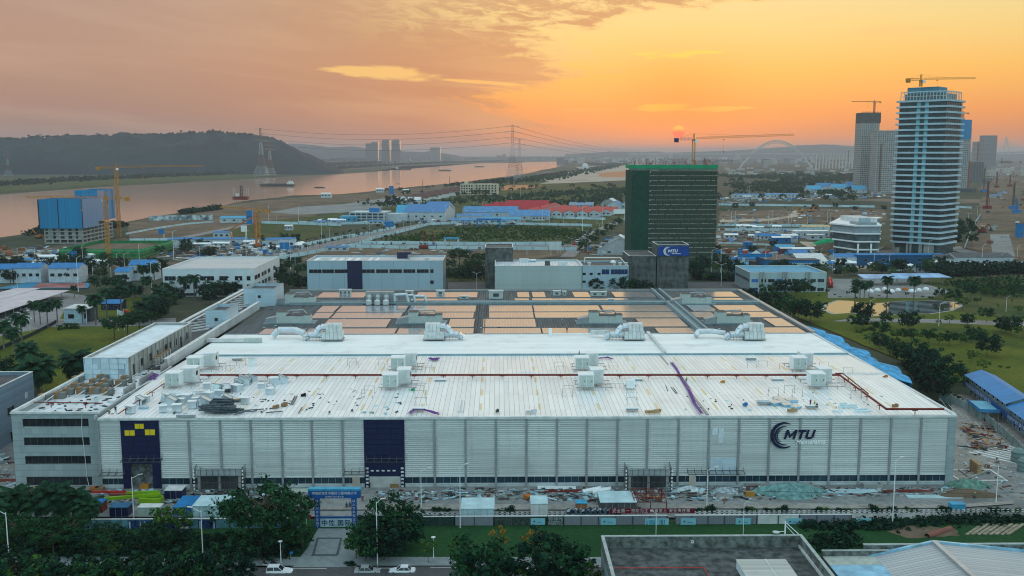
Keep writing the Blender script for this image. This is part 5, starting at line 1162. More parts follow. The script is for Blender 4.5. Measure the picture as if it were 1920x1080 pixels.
MB().box(w+.01,d-5,h*.62,w+.06,d-3.6,h*.72).build('wall_plate',OFFW,t_)
MB().box(w-7,d-14,h-.9,w-4,d-10,h+1.1).build('roof_unit',OFFW,t_);MB().box(w-10,d-14,h-.9,w-8,d-11,h+.8).build('roof_unit',DGRY,t_)
CREAM=M('cream wall',(.52,.46,.34),.8)
t_,w,d,h=block('apartment_block','cream four-storey block standing alone near the river, with rows of windows','building',863,888,345,366,25,CREAM,CONC,.8,rz=R(-6))
for k in range(4):
 for j in range(5):window(t_,w*(.12+.19*j),0,h*(.14+.23*k),2.6,2.8,frame=CREAM)
MB().box(w+.01,14,-.3,w+40,40,h*.98).build('rear_wing',CREAM,t_)
for k in range(4):
 for j in range(7):window(t_,w+4+j*5.5,14,h*(.14+.23*k),2.6,2.8,frame=CREAM)
MB().box(6,8,h-.6,12,16,h+4).build('stair_tower',CREAM,t_)
a=g(1186,500);c=g(1341,500);YG=a[1];HG=wy(1182,309,YG)[1];wG=c[0]-a[0]
t_=thing('netted_tower_block','tall block under construction wrapped in green safety net with scaffold floors','building',(a[0],YG,0))
NETM,q,bs=raw('dark green scaffold net')
tc=q.n('ShaderNodeTexCoord').outputs['Object'];x_,y_,z_=q.sep(tc)
nz=q.noise(tc,.5,5,.7);cell=q.m('MULTIPLY',q.m('FRACT',q.m('DIVIDE',x_,2.6)),q.m('FRACT',q.m('DIVIDE',z_,3.2)))
q.l(q.mix(q.sm(nz,.35,.7),q.mix(q.m('LESS_THAN',q.m('FRACT',q.m('DIVIDE',x_,1.6)),.10),(.010,.050,.030),(.035,.055,.032)),(.030,.042,.024)),bs.inputs['Base Color']);bs.inputs['Roughness'].default_value=.8
NET2=M('green scaffold net',(.009,.052,.032),.8,var=.3,sc=.6)
dG=30
MB().box(.4,.4,0,wG-.4,dG,HG-1).build('frame',CONC,t_)
MB().box(9.6,0,0,wG,.12,HG-3.5).box(wG-.12,.121,0,wG,dG,HG-3.5).build('front_net',NETM,t_)
MB().box(-1.5,-1.0,0,9.5,.11,HG-3.5).box(-1.5,.111,0,-1.38,dG,HG-3.5).build('side_net',NET2,t_)
MB().box(-1.5,-1.02,HG-2.4,wG,-.90,HG).box(-1.6,-.9,HG-2.4,-1.5,dG,HG).build('top_net',M('bright net edge',(.01,.26,.12),.8),t_)
nF=20
for k in range(nF):
 z=3+(HG-7)*k/(nF-1);m_=MB();rs=random.Random(k);x=9.7
 while x<wG-1:
  L=rs.uniform(2,9);L=min(L,wG-x);m_.box(x,-.25,z,x+L,-.14,z+rs.uniform(.2,.4));x+=L+rs.uniform(.0,1.2)
 m_.build('toe_board',M('pale toe boards',(.42,.42,.35),.8,var=.3,sc=1),t_)
m_=MB()
for k in range(28):m_.bar((9.8+(wG-10)*k/27,-.35,0),(9.8+(wG-10)*k/27,-.35,HG-1),.12)
m_.build('scaffold_uprights',M('brown scaffold tube',(.12,.10,.065),.7),t_)
m_=MB();rs=random.Random(4)
for k in range(60):x=rs.uniform(-1,wG);m_.bar((x,rs.uniform(0,20),HG-1),(x,rs.uniform(0,20),HG+rs.uniform(1.5,4.5)),.16)
m_.bar((0,0,HG+1.8),(wG,0,HG+1.8),.1).build('rebar_posts',RED,t_)
m_=MB()
for k in range(4):x=14+k*12;m_.bar((x,-.4,10),(x+9,-.4,HG-6),.12);m_.bar((x+9,-.42,10),(x,-.42,HG-6),.12)
m_.build('cross_bracing',M('brown scaffold tube',(.1,.1,.07)),t_)
lt_=MB()
for k in range(10):lt_.box(10.0,-.6,6+k*6.0,10.5,-.4,6.5+k*6.0)
lt_.build('site_lights',WHT,t_)
MB().box(wG,6,HG*.77,wG+1.8,9,HG*.77+1.2).build('platform',YEL,t_)
a=g(84,457);c=g(156,457);YB_=a[1];wB=c[0]-a[0];dB=62;z1_=wy(156,428,YB_)[1];z2_=wy(156,373.5,YB_)[1]
t_=thing('screened_building','building shell wrapped in tall blue climbing screens above bare concrete floors','building',(a[0],YB_,0))
SCR=seamed('blue climbing screen',(.008,.20,.40),0,1.1,.55,.1,.5,0,.12,4.2,.1);SCR2=seamed('blue climbing screen side',(.008,.20,.40),1,1.1,.55,.1,.5,0,.12,4.2,.1)
m_=MB()
for k in range(5):
 z=z1_*k/4;m_.box(0,0,z,wB,dB,z+.9)
for i in range(6):
 for yy in(.1,dB-1.1):m_.box(wB*i/5.17,yy,0,wB*i/5.17+1.0,yy+1,z1_)
for i in range(1,8):m_.box(wB-1.05,dB*i/8.1,0,wB-.05,dB*i/8.1+1,z1_)
m_.build('concrete_frame',CONC,t_)
MB().box(2,3,0,wB-3,dB-3,z1_).build('core',M('inner blotchy wall',(.13,.13,.12),.9,var=.6,sc=.3),t_)  # blotchy dark grey core set behind the concrete frame
for k in range(1,4):
 m_=MB()
 for x in(3,9,16,22,27):m_.box(x,.5,z1_*k/4+.9,x+3.2,.8,z1_*(k+1)/4)
 m_.build('infill_wall',CONC,t_)
def ring_screen(xa,ya,xb,yb,za,zb):
 for q in((xa,ya,xb,ya+.3),(xa,yb-.3,xb,yb)):MB().box(q[0],q[1],za,q[2],q[3],zb).build('screen',SCR,t_)
 for q in((xa,ya+.301,xa+.3,yb-.301),(xb-.3,ya+.301,xb,yb-.301)):MB().box(q[0],q[1],za,q[2],q[3],zb).build('side_screen',SCR2,t_)
ring_screen(-2.5,-2.5,wB+1.8,28,z1_,z2_);ring_screen(14,28.2,wB+1.8,dB+2.5,z1_+4,z2_+6)
MB().box(0,0,z2_-5,wB,28,z2_-4.3).box(14.5,28.6,z2_-3,wB,dB,z2_-2).build('top_slab',CONC,t_)
m_=MB();rs=random.Random(3)
for k in range(70):x,y=rs.uniform(1,wB-1),rs.uniform(2,dB-2);m_.bar((x,y,z2_-4.3),(x,y,z2_-rs.uniform(-1,2)),.22)
m_.build('rebar_posts',RED,t_)
MB().box(-2.6,-2.75,z1_,-1.7,-2.51,z2_).box(wB*.42,-2.75,z1_,wB*.42+.6,-2.51,z2_).box(wB+1.2,-2.75,z1_,wB+1.9,-2.51,z2_).build('guide_rail',NAVY,t_)
a=g(112,486);c=g(272,484);wP=c[0]-a[0];hP=wy(190,467,a[1])[1]
t_=thing('netted_podium','low podium wrapped in bright green safety net below the blue screens','building',(a[0],a[1],0))
NETP=M('bright podium net',(.01,.17,.055),.85,var=.35,sc=.35)
parapet_roof(0,0,wP,66,0,hP,.25).build('net',NETP,t_);MB().box(1,1,0,wP-1,65,hP-2).build('deck',GR_DIRT,t_)
MB().box(-.05,-.2,hP-2.2,wP,-.01,hP).box(wP+.01,0,hP-2.2,wP+.2,66,hP).build('top_net',GNET,t_)
for k in range(3):MB().box(0,-.3,1.2+k*2.4,wP,-.21,1.5+k*2.4).box(wP+.21,0,1.2+k*2.4,wP+.3,66,1.5+k*2.4).build('scaffold_board',WOOD,t_)
K=Vector((*g(1761,480),0));L_=Vector((*g(1664,473),0));ux=(K-L_);wT=ux.length;rzT=math.atan2(ux.y,ux.x)
HT=wy(1770,189,K.y)[1];dT=34
t_=thing('banded_tower','tall tower with white banded balconies and a bare steel crown, under construction','tower',(L_.x,L_.y,0),rzT)
BANDM=M('tower band',(.38,.48,.54),.5,var=.15,sc=.1);nT=25;z0T=7.5;fh=(HT-z0T)/nT
def rring(x0,y0,x1,y1,r):
 P=[]
 for cx_,cy2,a0 in((x1-r,y0+r,-90),(x1-r,y1-r,0),(x0+r,y1-r,90),(x0+r,y0+r,180)):
  for k in range(4):a_=R(a0+30*k);P.append((cx_+r*math.cos(a_),cy2+r*math.sin(a_)))
 return P
MB().prism(rring(2.2,2.2,wT-2.2,dT-2.2,1),0,HT).build('core',M('tower curtain wall',(.03,.055,.06),.2,var=.5,sc=.25),t_)
TEALP=M('pale teal pier',(.16,.42,.48),.5)
for xx in(wT*.40,wT*.555):MB().box(xx,1.6,z0T,xx+2.6,2.19,HT).build('pier',TEALP,t_)
for k in range(nT+1):
 z=z0T+fh*k;b0=0 if k%1==0 else .5
 MB().prism(rring(0,0,wT,dT,2.2),z,z+1.25).build('balcony_band',BANDM,t_)
 if k<nT:
  m_=MB()
  for j in range(19):
   x=2.4+(wT-4.8)*j/18
   if not(wT*.40<x<wT*.40+2.6 or wT*.555<x<wT*.555+2.6):m_.box(x-.09,2.0,z+1.26,x+.09,2.195,z+fh-.02)
  for j in range(10):y=2.6+(dT-5)*j/9;m_.box(wT-2.195,y-.09,z+1.26,wT-2.0,y+.09,z+fh-.02)
  m_.box(2.3,2.02,z+fh*.62,wT-2.3,2.12,z+fh*.68);m_.box(wT-2.12,2.3,z+fh*.62,wT-2.02,dT-2.3,z+fh*.68)
  m_.build('mullions',DGRY,t_)
m_=MB();zb_=z0T
for xx in(3,13,15.5,22,wT*.62,wT-6):m_.box(xx,1.2,0,xx+1.2,2.19,zb_)
m_.box(3,1.6,0,8,2.18,4).box(wT-12,1.6,0,wT-5,2.18,zb_)
m_.build('base_columns',CONC,t_)
zc=HT+.96;hc=wy(1770,172,K.y)[1]-HT
MB().prism(rring(3,3,wT-3,dT-3,1),zc-.3,zc+.05).build('crown_slab',CONC,t_)
m_=MB()
for j in range(15):
 x=2.5+(wT-5)*j/14;m_.bar((x,2.6,zc),(x+.15,2.9,zc+hc),.4)
for j in range(10):y=2.6+(dT-6)*j/9;m_.bar((wT-2.6,y,zc),(wT-2.9,y,zc+hc),.4)
m_.bar((2.5,2.9,zc+hc),(wT-3,2.9,zc+hc),.7).bar((wT-3.0,3,zc+hc),(wT-3.0,dT-3,zc+hc),.7).bar((2.5,3,zc+hc*.5),(wT-3,3,zc+hc*.5),.4)
m_.build('crown_frame',STEEL,t_);MB().prism(rring(4.5,4.5,wT-5,dT-5,1),zc,zc+hc*.8).build('crown_core',M('crown glazing',(.10,.15,.16),.4),t_)
MB().box(wT*.12,9,zc+hc*.8,wT*.72,24,zc+hc+3.5).build('plant_room',M('blue-grey plant screen',(.07,.22,.32),.5),t_)
m_=MB().box(wT*.12,8.7,zc+hc+3.3,wT*.72,8.99,zc+hc+3.6);m_.build('parapet_rail',GRY,t_)
Kp=Vector((*g(1640,480),0));Lp=Vector((*g(1602,482),0))
t_=thing('podium_building','low angular building with white banded terraces beside the tall white tower','building',(Lp.x,Lp.y,0),0)
wp=Kp.x-Lp.x
for k in range(4):
 z=5.6*k;o_=k*1.0
 P=[(0-.3*k,-o_*.2),(wp+.3*k,-o_*.2),(wp+16+k,60),(54,90),(22,92),(-7-1.2*k,24)]
 Pi=[(p[0]*.93+1.2,p[1]*.96+1.4)for p in P]
 MB().prism(Pi,z+.01,z+4.7).build('storey',M('podium glazing',(.05,.08,.085),.3,var=.6,sc=.2)if k!=3 else M('podium metal wall',(.26,.30,.33),.5),t_);MB().prism(P,z+4.7,z+5.6).build('terrace_band',WHT,t_)
MB().box(2,1,22.45,wp-2,18,24.2).build('roof_parapet',M('podium metal wall',(.26,.30,.33)),t_);MB().box(10,26,22.45,wp+8,60,25.5).build('roof_parapet',OFFW,t_)
MB().box(wp*.3,4,24.25,wp*.7,9,27).build('roof_hut',M('pale hut',(.35,.45,.48),.6),t_)
for x in(wp*.08,wp*.62):MB().box(x,-1.2,0,x+1.1,-.4,9.5).build('white_pier',WHT,t_)
def gridtower(label,px0,px1,pyt,pyb,depth,base,cell,glassc,mul=.0,group=None,name='tower_block',zb=1.0):
 a=g(px0,pyb);c=g(px1,pyb);w=c[0]-a[0];h=wy(px0,pyt,a[1])[1]*zb
 t_=thing(name,label,'tower',(a[0],a[1],0),0,group);key=label[:28]
 m,q,bs=raw(key);tc=q.n('ShaderNodeTexCoord').outputs['Object'];x_,y_,z_=q.sep(tc)
 hx=q.m('ADD',x_,y_);fx_=q.m('FRACT',q.m('DIVIDE',hx,cell[0]));fz_=q.m('FRACT',q.m('DIVIDE',z_,cell[1]))
 inx=q.m('MULTIPLY',q.m('GREATER_THAN',fx_,.28),q.m('GREATER_THAN',fz_,.35))
 wn=q.n('ShaderNodeTexWhiteNoise');q.l(q.comb(q.m('FLOOR',q.m('DIVIDE',hx,cell[0])),q.m('FLOOR',q.m('DIVIDE',z_,cell[1])),0.0),wn.inputs['Vector'])
 q.l(q.mix(q.m('MULTIPLY',inx,q.m('ADD',.6,q.m('MULTIPLY',wn.outputs['Value'],.4))),base,glassc),bs.inputs['Base Color'])
 MB().box(0,0,0,w,depth,h).build('walls',m,t_)
 m_=MB()
 for k in range(1,int(h/cell[1])):m_.box(-.35,-.35,k*cell[1],w+.35,-.002,k*cell[1]+.5)
 m_.build('floor_edges',M('tower slab '+key[:12],tuple(v*1.1 for v in base),.8),t_)
 MB().box(-.2,-.2,h+.001,w+.2,depth,h+1.4).build('roof',CONC,t_);return t_,w,h
t_,w,h=gridtower('grey tower shell with a dark unfinished top, left of the white tower',1610,1643,213,360,34,(.36,.35,.33),(3.4,3.6),(.05,.055,.06))
MB().box(-.8,-.8,h-17,w*1.05,30,h+2).build('top_screen',M('dark mesh screen',(.085,.08,.075),.8,var=.4,sc=.3),t_)
m_=MB()
for k in range(14):m_.bar((w*k/13,0,h),(w*k/13,0,h+4.5),.35)
m_.build('rebar_posts',RED,t_)
t_,w,h=gridtower('grey gridded tower shell joined behind, against the white tower',1640,1690,246,363,30,(.38,.36,.34),(4.0,3.6),(.05,.05,.055))
m_=MB();lattice(m_,(7,-2,0),(7,-2,h*.8),2.2,26,.12);kindof(m_.build('hoist_mast',RED,t_))
t_,w,h=gridtower('grey tower shell with a blue screened top, right behind the white tower',1784,1813,226,360,26,(.36,.36,.35),(3.4,3.6),(.05,.055,.06))
MB().box(-.8,-.8,h*.74,w+.8,27,h+1.5).build('blue_screen',SCR,t_)
MB().box(-16,-8,0,w+14,30,7).build('podium',DGRY,t_);m_=MB();lattice(m_,(w+2.5,4,0),(w+2.5,4,h*.9),2,22,.12);m_.build('hoist_mast',RED,t_)
t_,w,h=gridtower('pale residential slab, nearer of the far right pair',1829,1851,266,322,40,(.34,.31,.30),(6,5),(.14,.13,.13))
gridtower('taller flat residential tower of the far right pair',1842,1866,254.5,322.5,40,(.26,.23,.23),(7,5),(.13,.12,.12))
gridtower('dark low block left of the far right pair',1812,1843,303,342,30,(.14,.14,.14),(7,5),(.06,.06,.06),name='distant_block')
FB=[(697,268,300,10),(709,267,300,12)]
gridtower('left block of the three hazy skyline towers across the river',686,697,269,304,60,(.08,.08,.09),(14,9),(.08,.08,.09))
gridtower('wide block beside the left skyline tower across the river',697,709,266.5,304,60,(.075,.075,.085),(14,9),(.08,.08,.09))
for l_,a,c in(('middle rounded skyline tower across the river',716,731),('right rounded skyline tower across the river',735,750)):
 t_,w,h=gridtower(l_,a,c,264,304,60,(.07,.07,.08),(14,9),(.04,.04,.05));MB().box(w*.12,4,h+1.5,w*.88,50,h+9).build('rounded_top',M('hazy tower top',(.07,.07,.08),.7),t_)
gridtower('lower square skyline block right of the twin towers',806,826,276.5,302,60,(.18,.18,.18),(16,9),(.09,.09,.1))
rs=random.Random(21);fb=[]
def farblock(px_,py_,w,h,d_=None,col=0):
 x,y=g(px_,py_);m,q,bs=(FARM[col],)*3
 t_=MB().box(-w/2,0,0,w/2,d_ or w*.6,h).build('distant_building',FARM[col]);t_.location=(x,y,0);t_.rotation_euler=(0,0,rs.uniform(-.2,.2))
 t_['category']='building';fb.append((t_,px_));return t_
FARM=[]
for i,c in enumerate(((.55,.52,.50),(.36,.32,.30),(.60,.52,.46),(.16,.16,.18))):
 m,q,bs=raw('distant wall %d'%i);tc=q.n('ShaderNodeTexCoord').outputs['Object'];x_,y_,z_=q.sep(tc)
 f_=q.m('MULTIPLY',q.m('GREATER_THAN',q.m('FRACT',q.m('DIVIDE',x_,5.0)),.4),q.m('GREATER_THAN',q.m('FRACT',q.m('DIVIDE',z_,4.0)),.5))
 oi=q.n('ShaderNodeObjectInfo').outputs['Random'];q.l(q.mix(f_,q.mix(oi,c,tuple(v*.7 for v in c)),tuple(v*.4 for v in c)),bs.inputs['Base Color']);FARM.append(m)
for _ in range(120):
 px_=rs.uniform(1050,1610);py_=rs.uniform(298.5,309);y=g(px_,py_)[1];farblock(px_,py_,rs.uniform(20,60),rs.choice((12,18,24,30,36))*(1.5 if rs.random()<.15 else 1),None,rs.randrange(4))
for _ in range(44):
 px_=rs.uniform(1340,1640);py_=rs.uniform(312,330);farblock(px_,py_,rs.uniform(14,34),rs.uniform(6,13),None,rs.randrange(3))
for a,c,w,h in((1205,300,120,22),(1226,299,110,60),(1240,299,90,50),(1257,298,60,78),(1216,299,60,44),(1384,298,70,62),(1420,304,160,20),(1290,306,60,28),(1180,305,40,70)):farblock(a,c,w,h,40,1)
for _ in range(26):farblock(rs.uniform(570,1060),rs.uniform(299,303),rs.uniform(30,110),rs.uniform(12,36),40,3)
for a,c,w,h in((784,301,70,40),(935,300,50,52),(945,300,40,64),(1010,300,60,36),(1025,300,60,36),(863,300,50,40)):farblock(a,c,w,h,40,3)
for _ in range(24):farblock(rs.uniform(1815,1930),rs.uniform(304,335),rs.uniform(16,50),rs.uniform(8,34),30,rs.randrange(4))
for a,c,w in((120,314,80),(30,316,30),(98,314,30),(170,314,30),(560,313,60),(576,312,40)):farblock(a,c,w,9,20,2)
for o,px_ in fb:
 o['group']='small hazy far buildings '+('across the river' if px_<1050 else 'on the plain' if px_<1700 else 'at the far right')
for t2_,l_ in(('across the river','small hazy building far across the river below the skyline'),('on the plain','small hazy building on the far plain near the arch bridge'),('at the far right','small hazy building beyond the far right avenue')):number([o for o,_ in fb if o['group'].endswith(t2_)],l_+', {}')
Yb=4700
def bz(px_,py_):return wy(px_,py_,Yb)
t_=thing('arch_bridge','pale steel arch bridge fading into haze on the horizon','bridge',(0,0,0));m_=MB();BR=M('pale bridge steel',(.55,.50,.46),.6)
A0=bz(1388,291)[0];A1=bz(1523,291)[0];top_=bz(1450,263.5)[1];dk_=bz(1450,288.5)[1]
n=26;up_,lo_=[],[]
for i in range(n+1):
 f=i/n;x=A0+(A1-A0)*f;s_=1-(2*f-1)**2;up_.append((x,Yb,6+(top_-6)*s_));lo_.append((x,Yb,2+(top_-14)*s_))
m_.path(up_,3.2,4).path(lo_,2.6,4)
for i in range(n):m_.tube(up_[i],lo_[i+1],1.3,k=3);m_.tube(lo_[i],up_[i+1],1.3,k=3)
m_.build('arch',BR,t_);MB().box(bz(1180,290)[0],Yb-6,dk_-2,bz(1612,290)[0],Yb+6,dk_+1.5).build('deck',BR,t_)
for k in range(14):
 x=bz(1530,290)[0]+k*16;MB().box(x,Yb-5,0,x+4,Yb+5,dk_-2.01).build('pier',BR,t_)
h_=MB()
for i in range(2,n-1,2):h_.tube(lo_[i],(lo_[i][0],Yb,dk_),.5,k=3)
h_.build('hangers',BR,t_)
t_=thing('cable_bridge','faint cable-stayed bridge pylon at the far right horizon','bridge',(0,0,0));Yc=8500;m_=MB()
def cz(a,c):x,z=wy(a,c,Yc);return(x,Yc,z)
m_.tube(cz(1880,292),cz(1887,256),5,4,4).tube(cz(1893,292),cz(1887,256),5,4,4).tube(cz(1883,276),cz(1891,276),3,k=4);m_.build('pylon',BR,t_)
MB().tube(cz(1840,287.5),cz(1960,287.5),5,k=4).build('deck',BR,t_)
c_=MB()
for k in range(5):c_.tube(cz(1887,260+k*3),cz(1887-40+k*6,287),1.2,k=3);c_.tube(cz(1887,260+k*3),cz(1887+40-k*6,287),1.2,k=3)
c_.build('cables',BR,t_)
# ============================================================ CRANES, PYLONS, BOATS
def cr(label,px_,pyj,Y,z0,pxj,pxc,az_side,tip=0.0,mat=None,cw=None,w=1.8,tilt=0.0,r=.12,cjm=None):
 x,z=wy(px_,pyj,Y);jib=abs(pxj-px_)/FPX*Y/max(.3,math.cos(tilt));cj=abs(pxc-px_)/FPX*Y
 return crane(label,x,Y,z0,z-z0-.8,jib,cj,az_side*(math.pi/2-tilt),mat,cw,w,tip,r=r,blue=cjm)
cr('yellow tower crane rising behind the blue-screened building, jib to the right',217,314,850,0,380,180,1,1,w=2.4,r=.16)
cr('yellow tower crane in front of the blue-screened building, jib to the left',197,371,g(197,490)[1],0,50,242,-1,0,w=2.2,r=.15)
cr('yellow-orange tower crane beside the concrete pump boom, left plot',483,394,g(483,462)[1],0,402,511,-1,1,w=2.8,tilt=R(28),r=.17)
cr('slim yellow and blue tower crane on the green-netted block, jib to the right',1301,260.5,YG+16,HG-1,1487,1264,1,2.2,cw=NAVY,w=1.7,r=.11,cjm=M('blue crane paint',(.03,.10,.30),.5))
cr('small tower crane on top of the white banded tower',1727,149,K.y+14,zc+hc+3.4,1828,1699,1,.5,w=1.6,r=.12)
YT2=g(1610,360)[1]
cr('small tower crane on the dark-topped grey tower shell',1640,191,YT2+14,wy(1610,214,YT2)[1],1597,1652,-1,0,w=2.6,r=.25,mat=ORG)
cr('small tower crane on the blue-topped shell behind the white tower',1806,212,YT2+14,wy(1784,226,YT2)[1],1788,1817,-1,1,w=2.6,r=.25,mat=ORG)
cr('thin far tower crane standing on the plain at the far right',1819,306,g(1819,348)[1],0,1809,1824,-1,0,w=3,r=.25,mat=ORG)
Yp=g(481,464)[1];t_=thing('concrete_pump','orange concrete pump with its folded boom reaching down to the left','concrete pump',(0,0,0))
def wp3(a,c,Y=Yp):x,z=wy(a,c,Y);return(x,Y,z)
MB().bar(wp3(481,463),wp3(478,409),1.3).build('boom_mast',ORG,t_);MB().bar(wp3(478,409),wp3(472,408),1.0).bar(wp3(472,408),wp3(430,431),.9).bar(wp3(430,431),wp3(436,450),.7).build('boom',ORG,t_)
MB().box(*[v-3 for v in g(482,463)],0,*[v+3 for v in g(482,463)],2.2).build('base',ORG,t_)
for l_,a,c,h,w in(('taller red and white transmission pylon on the near river bank',961,337,151,44),('shorter transmission pylon just right of the tallest one',974,338,112,34),('taller red and white pylon across the river before the hill',491,331,152,46),('shorter pylon just right of the far-bank one',507,330,116,36)):
 x,y=g(a,c);pylon(l_,x,y,h,w)
def pyl2(l_,a,yb,yt,w,rz=0):x,y=g(a,yb);pylon(l_,x,y,wy(a,yt,y)[1],w,rz=rz)
pyl2('thin grey pylon on the plain left of the grey tower shells',1588,352,282,13);pyl2('small dark pylon just left of the netted block',1197,308,283,22);pyl2('faint pylon at the far left before the hill',16,330,284,22);pyl2('very thin pylon on the plain right of the netted block',1404,345,312,6);pyl2('thin dark pylon by the far right avenue',1845,355,310,10);pyl2('second thin dark pylon by the far right avenue',1876,335,296,14)
p1=(*g(961,337),148);p2=(*g(974,338),110)
for k,(dz,ex,ez)in enumerate(((0,500,246),(14,498,258),(30,496,270),(46,495,280))):
 a=g(491,331);wire('power line from the tall pylon across the river, %s from the top'%ordw(k+1),[(p1[0],p1[1],p1[2]-dz),(a[0],a[1],150-dz)],.45,'power lines over the river',sag=22)
 a=g(1200,308);wire('power line from the tall pylon to the right, %s from the top'%ordw(k+1),[(p1[0],p1[1],p1[2]-dz),(a[0],a[1],95-dz*.5)],.45,'power lines over the river',sag=22)
def boat(label,px_,py_,L,heading,hullm,sup='aft',barge=False):
 x,y=g(px_,py_);t_=thing('boat',label,'boat',(x,y,.05),heading,None);W2=L*.11;H=L*.055
 P=[(-L/2,-W2),(L*.32,-W2),(L*.44,-W2*.6),(L/2,0),(L*.44,W2*.6),(L*.32,W2),(-L/2,W2)]
 MB().prism([(p[0]*.95,p[1]*.85)for p in P],-.5,H*.4).prism(P,H*.401,H).build('hull',hullm,t_)
 s_=MB().box(-L*.45,-W2*.7,H,-L*.28,W2*.7,H+L*.05).box(-L*.43,-W2*.6,H+L*.051,-L*.32,W2*.6,H+L*.09);s_.build('wheelhouse',OFFW,t_)
 MB().box(-L*.319,-W2*.55,H+L*.06,-L*.31,W2*.55,H+L*.08).build('windows',GLASS,t_)
 MB().tube((-L*.38,0,H+L*.09),(-L*.38,0,H+L*.16),L*.006,k=5).build('mast',GRY,t_)
 MB().box(-L*.25,-W2*.75,H,L*.3,W2*.75,H+L*.02).build('cargo',GR_DIRT,t_)
 if barge:MB().bar((L*.2,0,H),(L*.46,0,H+L*.12),L*.012).bar((L*.46,0,H+L*.12),(L*.62,0,H+L*.08),L*.01).bar((L*.3,0,H),(L*.42,0,H+L*.1),L*.01).bar((L*.1,0,H+L*.02),(L*.3,0,H+L*.08),L*.01).build('loading_boom',GRY,t_)
 return t_
BH=M('dark hull',(.045,.05,.06),.6)
boat('long grey dredger with a loading boom on the river',520,349,66/FPX*g(520,349)[1],math.pi,BH,barge=True)
boat('small dark motor boat on the river right of the dredger',599,352,24,math.pi,BH);boat('dark cargo ship in mid river, left of the tall pylon',834,320,25/FPX*g(834,320)[1],math.pi,BH);boat('far cargo ship with a boom, near the tall pylon',899,313,19/FPX*g(899,313)[1],math.pi,BH,barge=True)
boat('tiny work boat near the river bank',747,345,12,math.pi,BH);boat('long low barge close to the far bank',756,318,30/FPX*g(756,318)[1],0,BH)
x,y=g(452,378);t_=thing('drilling_platform','small rust-red drilling platform on legs near the bank','platform',(x,y,0));MB().box(-11,-6,3,11,6,8).build('deck',RED,t_)
for a in(-10,10):
 for c in(-5,5):MB().bar((a,c,0),(a,c,20),.7).build('leg',GRY,t_)
m_=MB();lattice(m_,(1,0,8),(1,0,24),3,5,.3);m_.build('derrick',DGRY,t_);MB().box(-7,-3,8.01,-2,3,12).build('cabin',OFFW,t_)
x,y=g(612,322);t_=thing('river_beacon','small white beacon tower with a red top on the far bank','beacon',(x,y,0));MB().lathe([(4,0),(3,20),(4,21)],k=10).build('shaft',WHT,t_);MB().lathe([(3,21),(3,27),(.3,33)],k=10).build('lantern',BRED,t_)
x,y=g(1097,316);t_=thing('river_pier','far jetty with a domed silo jutting into the bright river bend','jetty',(x,y,0));MB().box(-20,-5,1,150,5,4).build('deck',CONC,t_);MB().lathe([(16,0),(16,14),(11,22),(3,26)],k=14).build('silo',OFFW,t_)
# ============================================================ SHEDS AND SITE CABINS
EA=R(-15)
def shed(label,px_,py_,w,d,h,rz=0.0,wall=WHT,roof=BLUE,cat='shed',kind='gable',group=None,wins=3,name='site_shed',ridge='y',rh=.28):
 x,y=g(px_,py_);t_=thing(name,label,cat,(x,y,0),rz,group)
 MB().box(0,0,-.2,w,d,h).build('walls',wall,t_);m_=MB();e=.5
 if kind=='flat':m_.box(-e,-e,h,w+e,d+e,h+.35)
 elif ridge=='y':
  r_=w*rh;m_.quad((-e,-e,h-.05),(w/2,-e,h+r_),(w/2,d+e,h+r_),(-e,d+e,h-.05));m_.quad((w/2,-e,h+r_),(w+e,-e,h-.05),(w+e,d+e,h-.05),(w/2,d+e,h+r_))
  [MB().quad((0,yg,h),(w,yg,h),(w/2,yg,h+r_-.15)).build('gable',wall,t_)for yg in(-.02,d)]
 else:
  r_=d*rh;m_.quad((-e,-e,h-.05),(w+e,-e,h-.05),(w+e,d/2,h+r_),(-e,d/2,h+r_));m_.quad((-e,d/2,h+r_),(w+e,d/2,h+r_),(w+e,d+e,h-.05),(-e,d+e,h-.05))
  [MB().quad((xg,0,h),(xg,d/2,h+r_-.15),(xg,d,h)).build('gable',wall,t_)for xg in(0,w)]
 m_.build('roof',roof,t_)
 for k in range(wins):window(t_,w*(k+.5)/wins,0,h*.55,min(2.2,w/wins*.5),min(1.6,h*.3))
 return t_
BRIGHT=M('faded blue sheet roof',(.045,.20,.40),.5,var=.25,sc=.2);CABW=M('white cabin wall',(.42,.47,.50),.6)
for i,(a,c,w,d)in enumerate(((983,404,12,150),(1008,407,12,130),(1034,407,11.5,115),(1058,407,11.5,115),(1082,407.5,11.5,110),(1104,407,12,95),(1128,405,10,70))):shed('long red-roofed white house, %s from the left in the estate row'%ordw(i+1),a,c,w,d,5.5,EA,CABW,REDR,'house',group='long red-roofed site houses',wins=2,name='red_roof_house',rh=.22)
for i,(a,c,w,d)in enumerate(((905,400,70,22),(925,396,62,22),(950,392,55,22))):shed('wide red-roofed shed behind the blue roofs, %s from the front'%ordw(i+1),a,c,w,d,5,R(-4),CABW,REDR,'house',ridge='x',wins=0,name='red_roof_house')
for l_,a,c,w,d,h,rf in(('wide bright blue shed roof left of the red-roofed houses',868,408,62,40,6,BRIGHT),('low blue-roofed shed in front of the wide blue shed',856,415,38,12,6,BRIGHT),('blue-roofed cabin row along the field wall',845,419,52,14,3.5,BRIGHT),('blue-roofed shed beside the cabin row',955,413,44,36,5,BRIGHT),('dark blue cabin beside the field wall',998,414,14,8,5,BLUE),('low light blue shed among the blue roofs',905,417,40,14,3.5,SBLU)):shed(l_,a,c,w,d,h,R(-3),CABW,rf,ridge='x',wins=4,rh=.15)
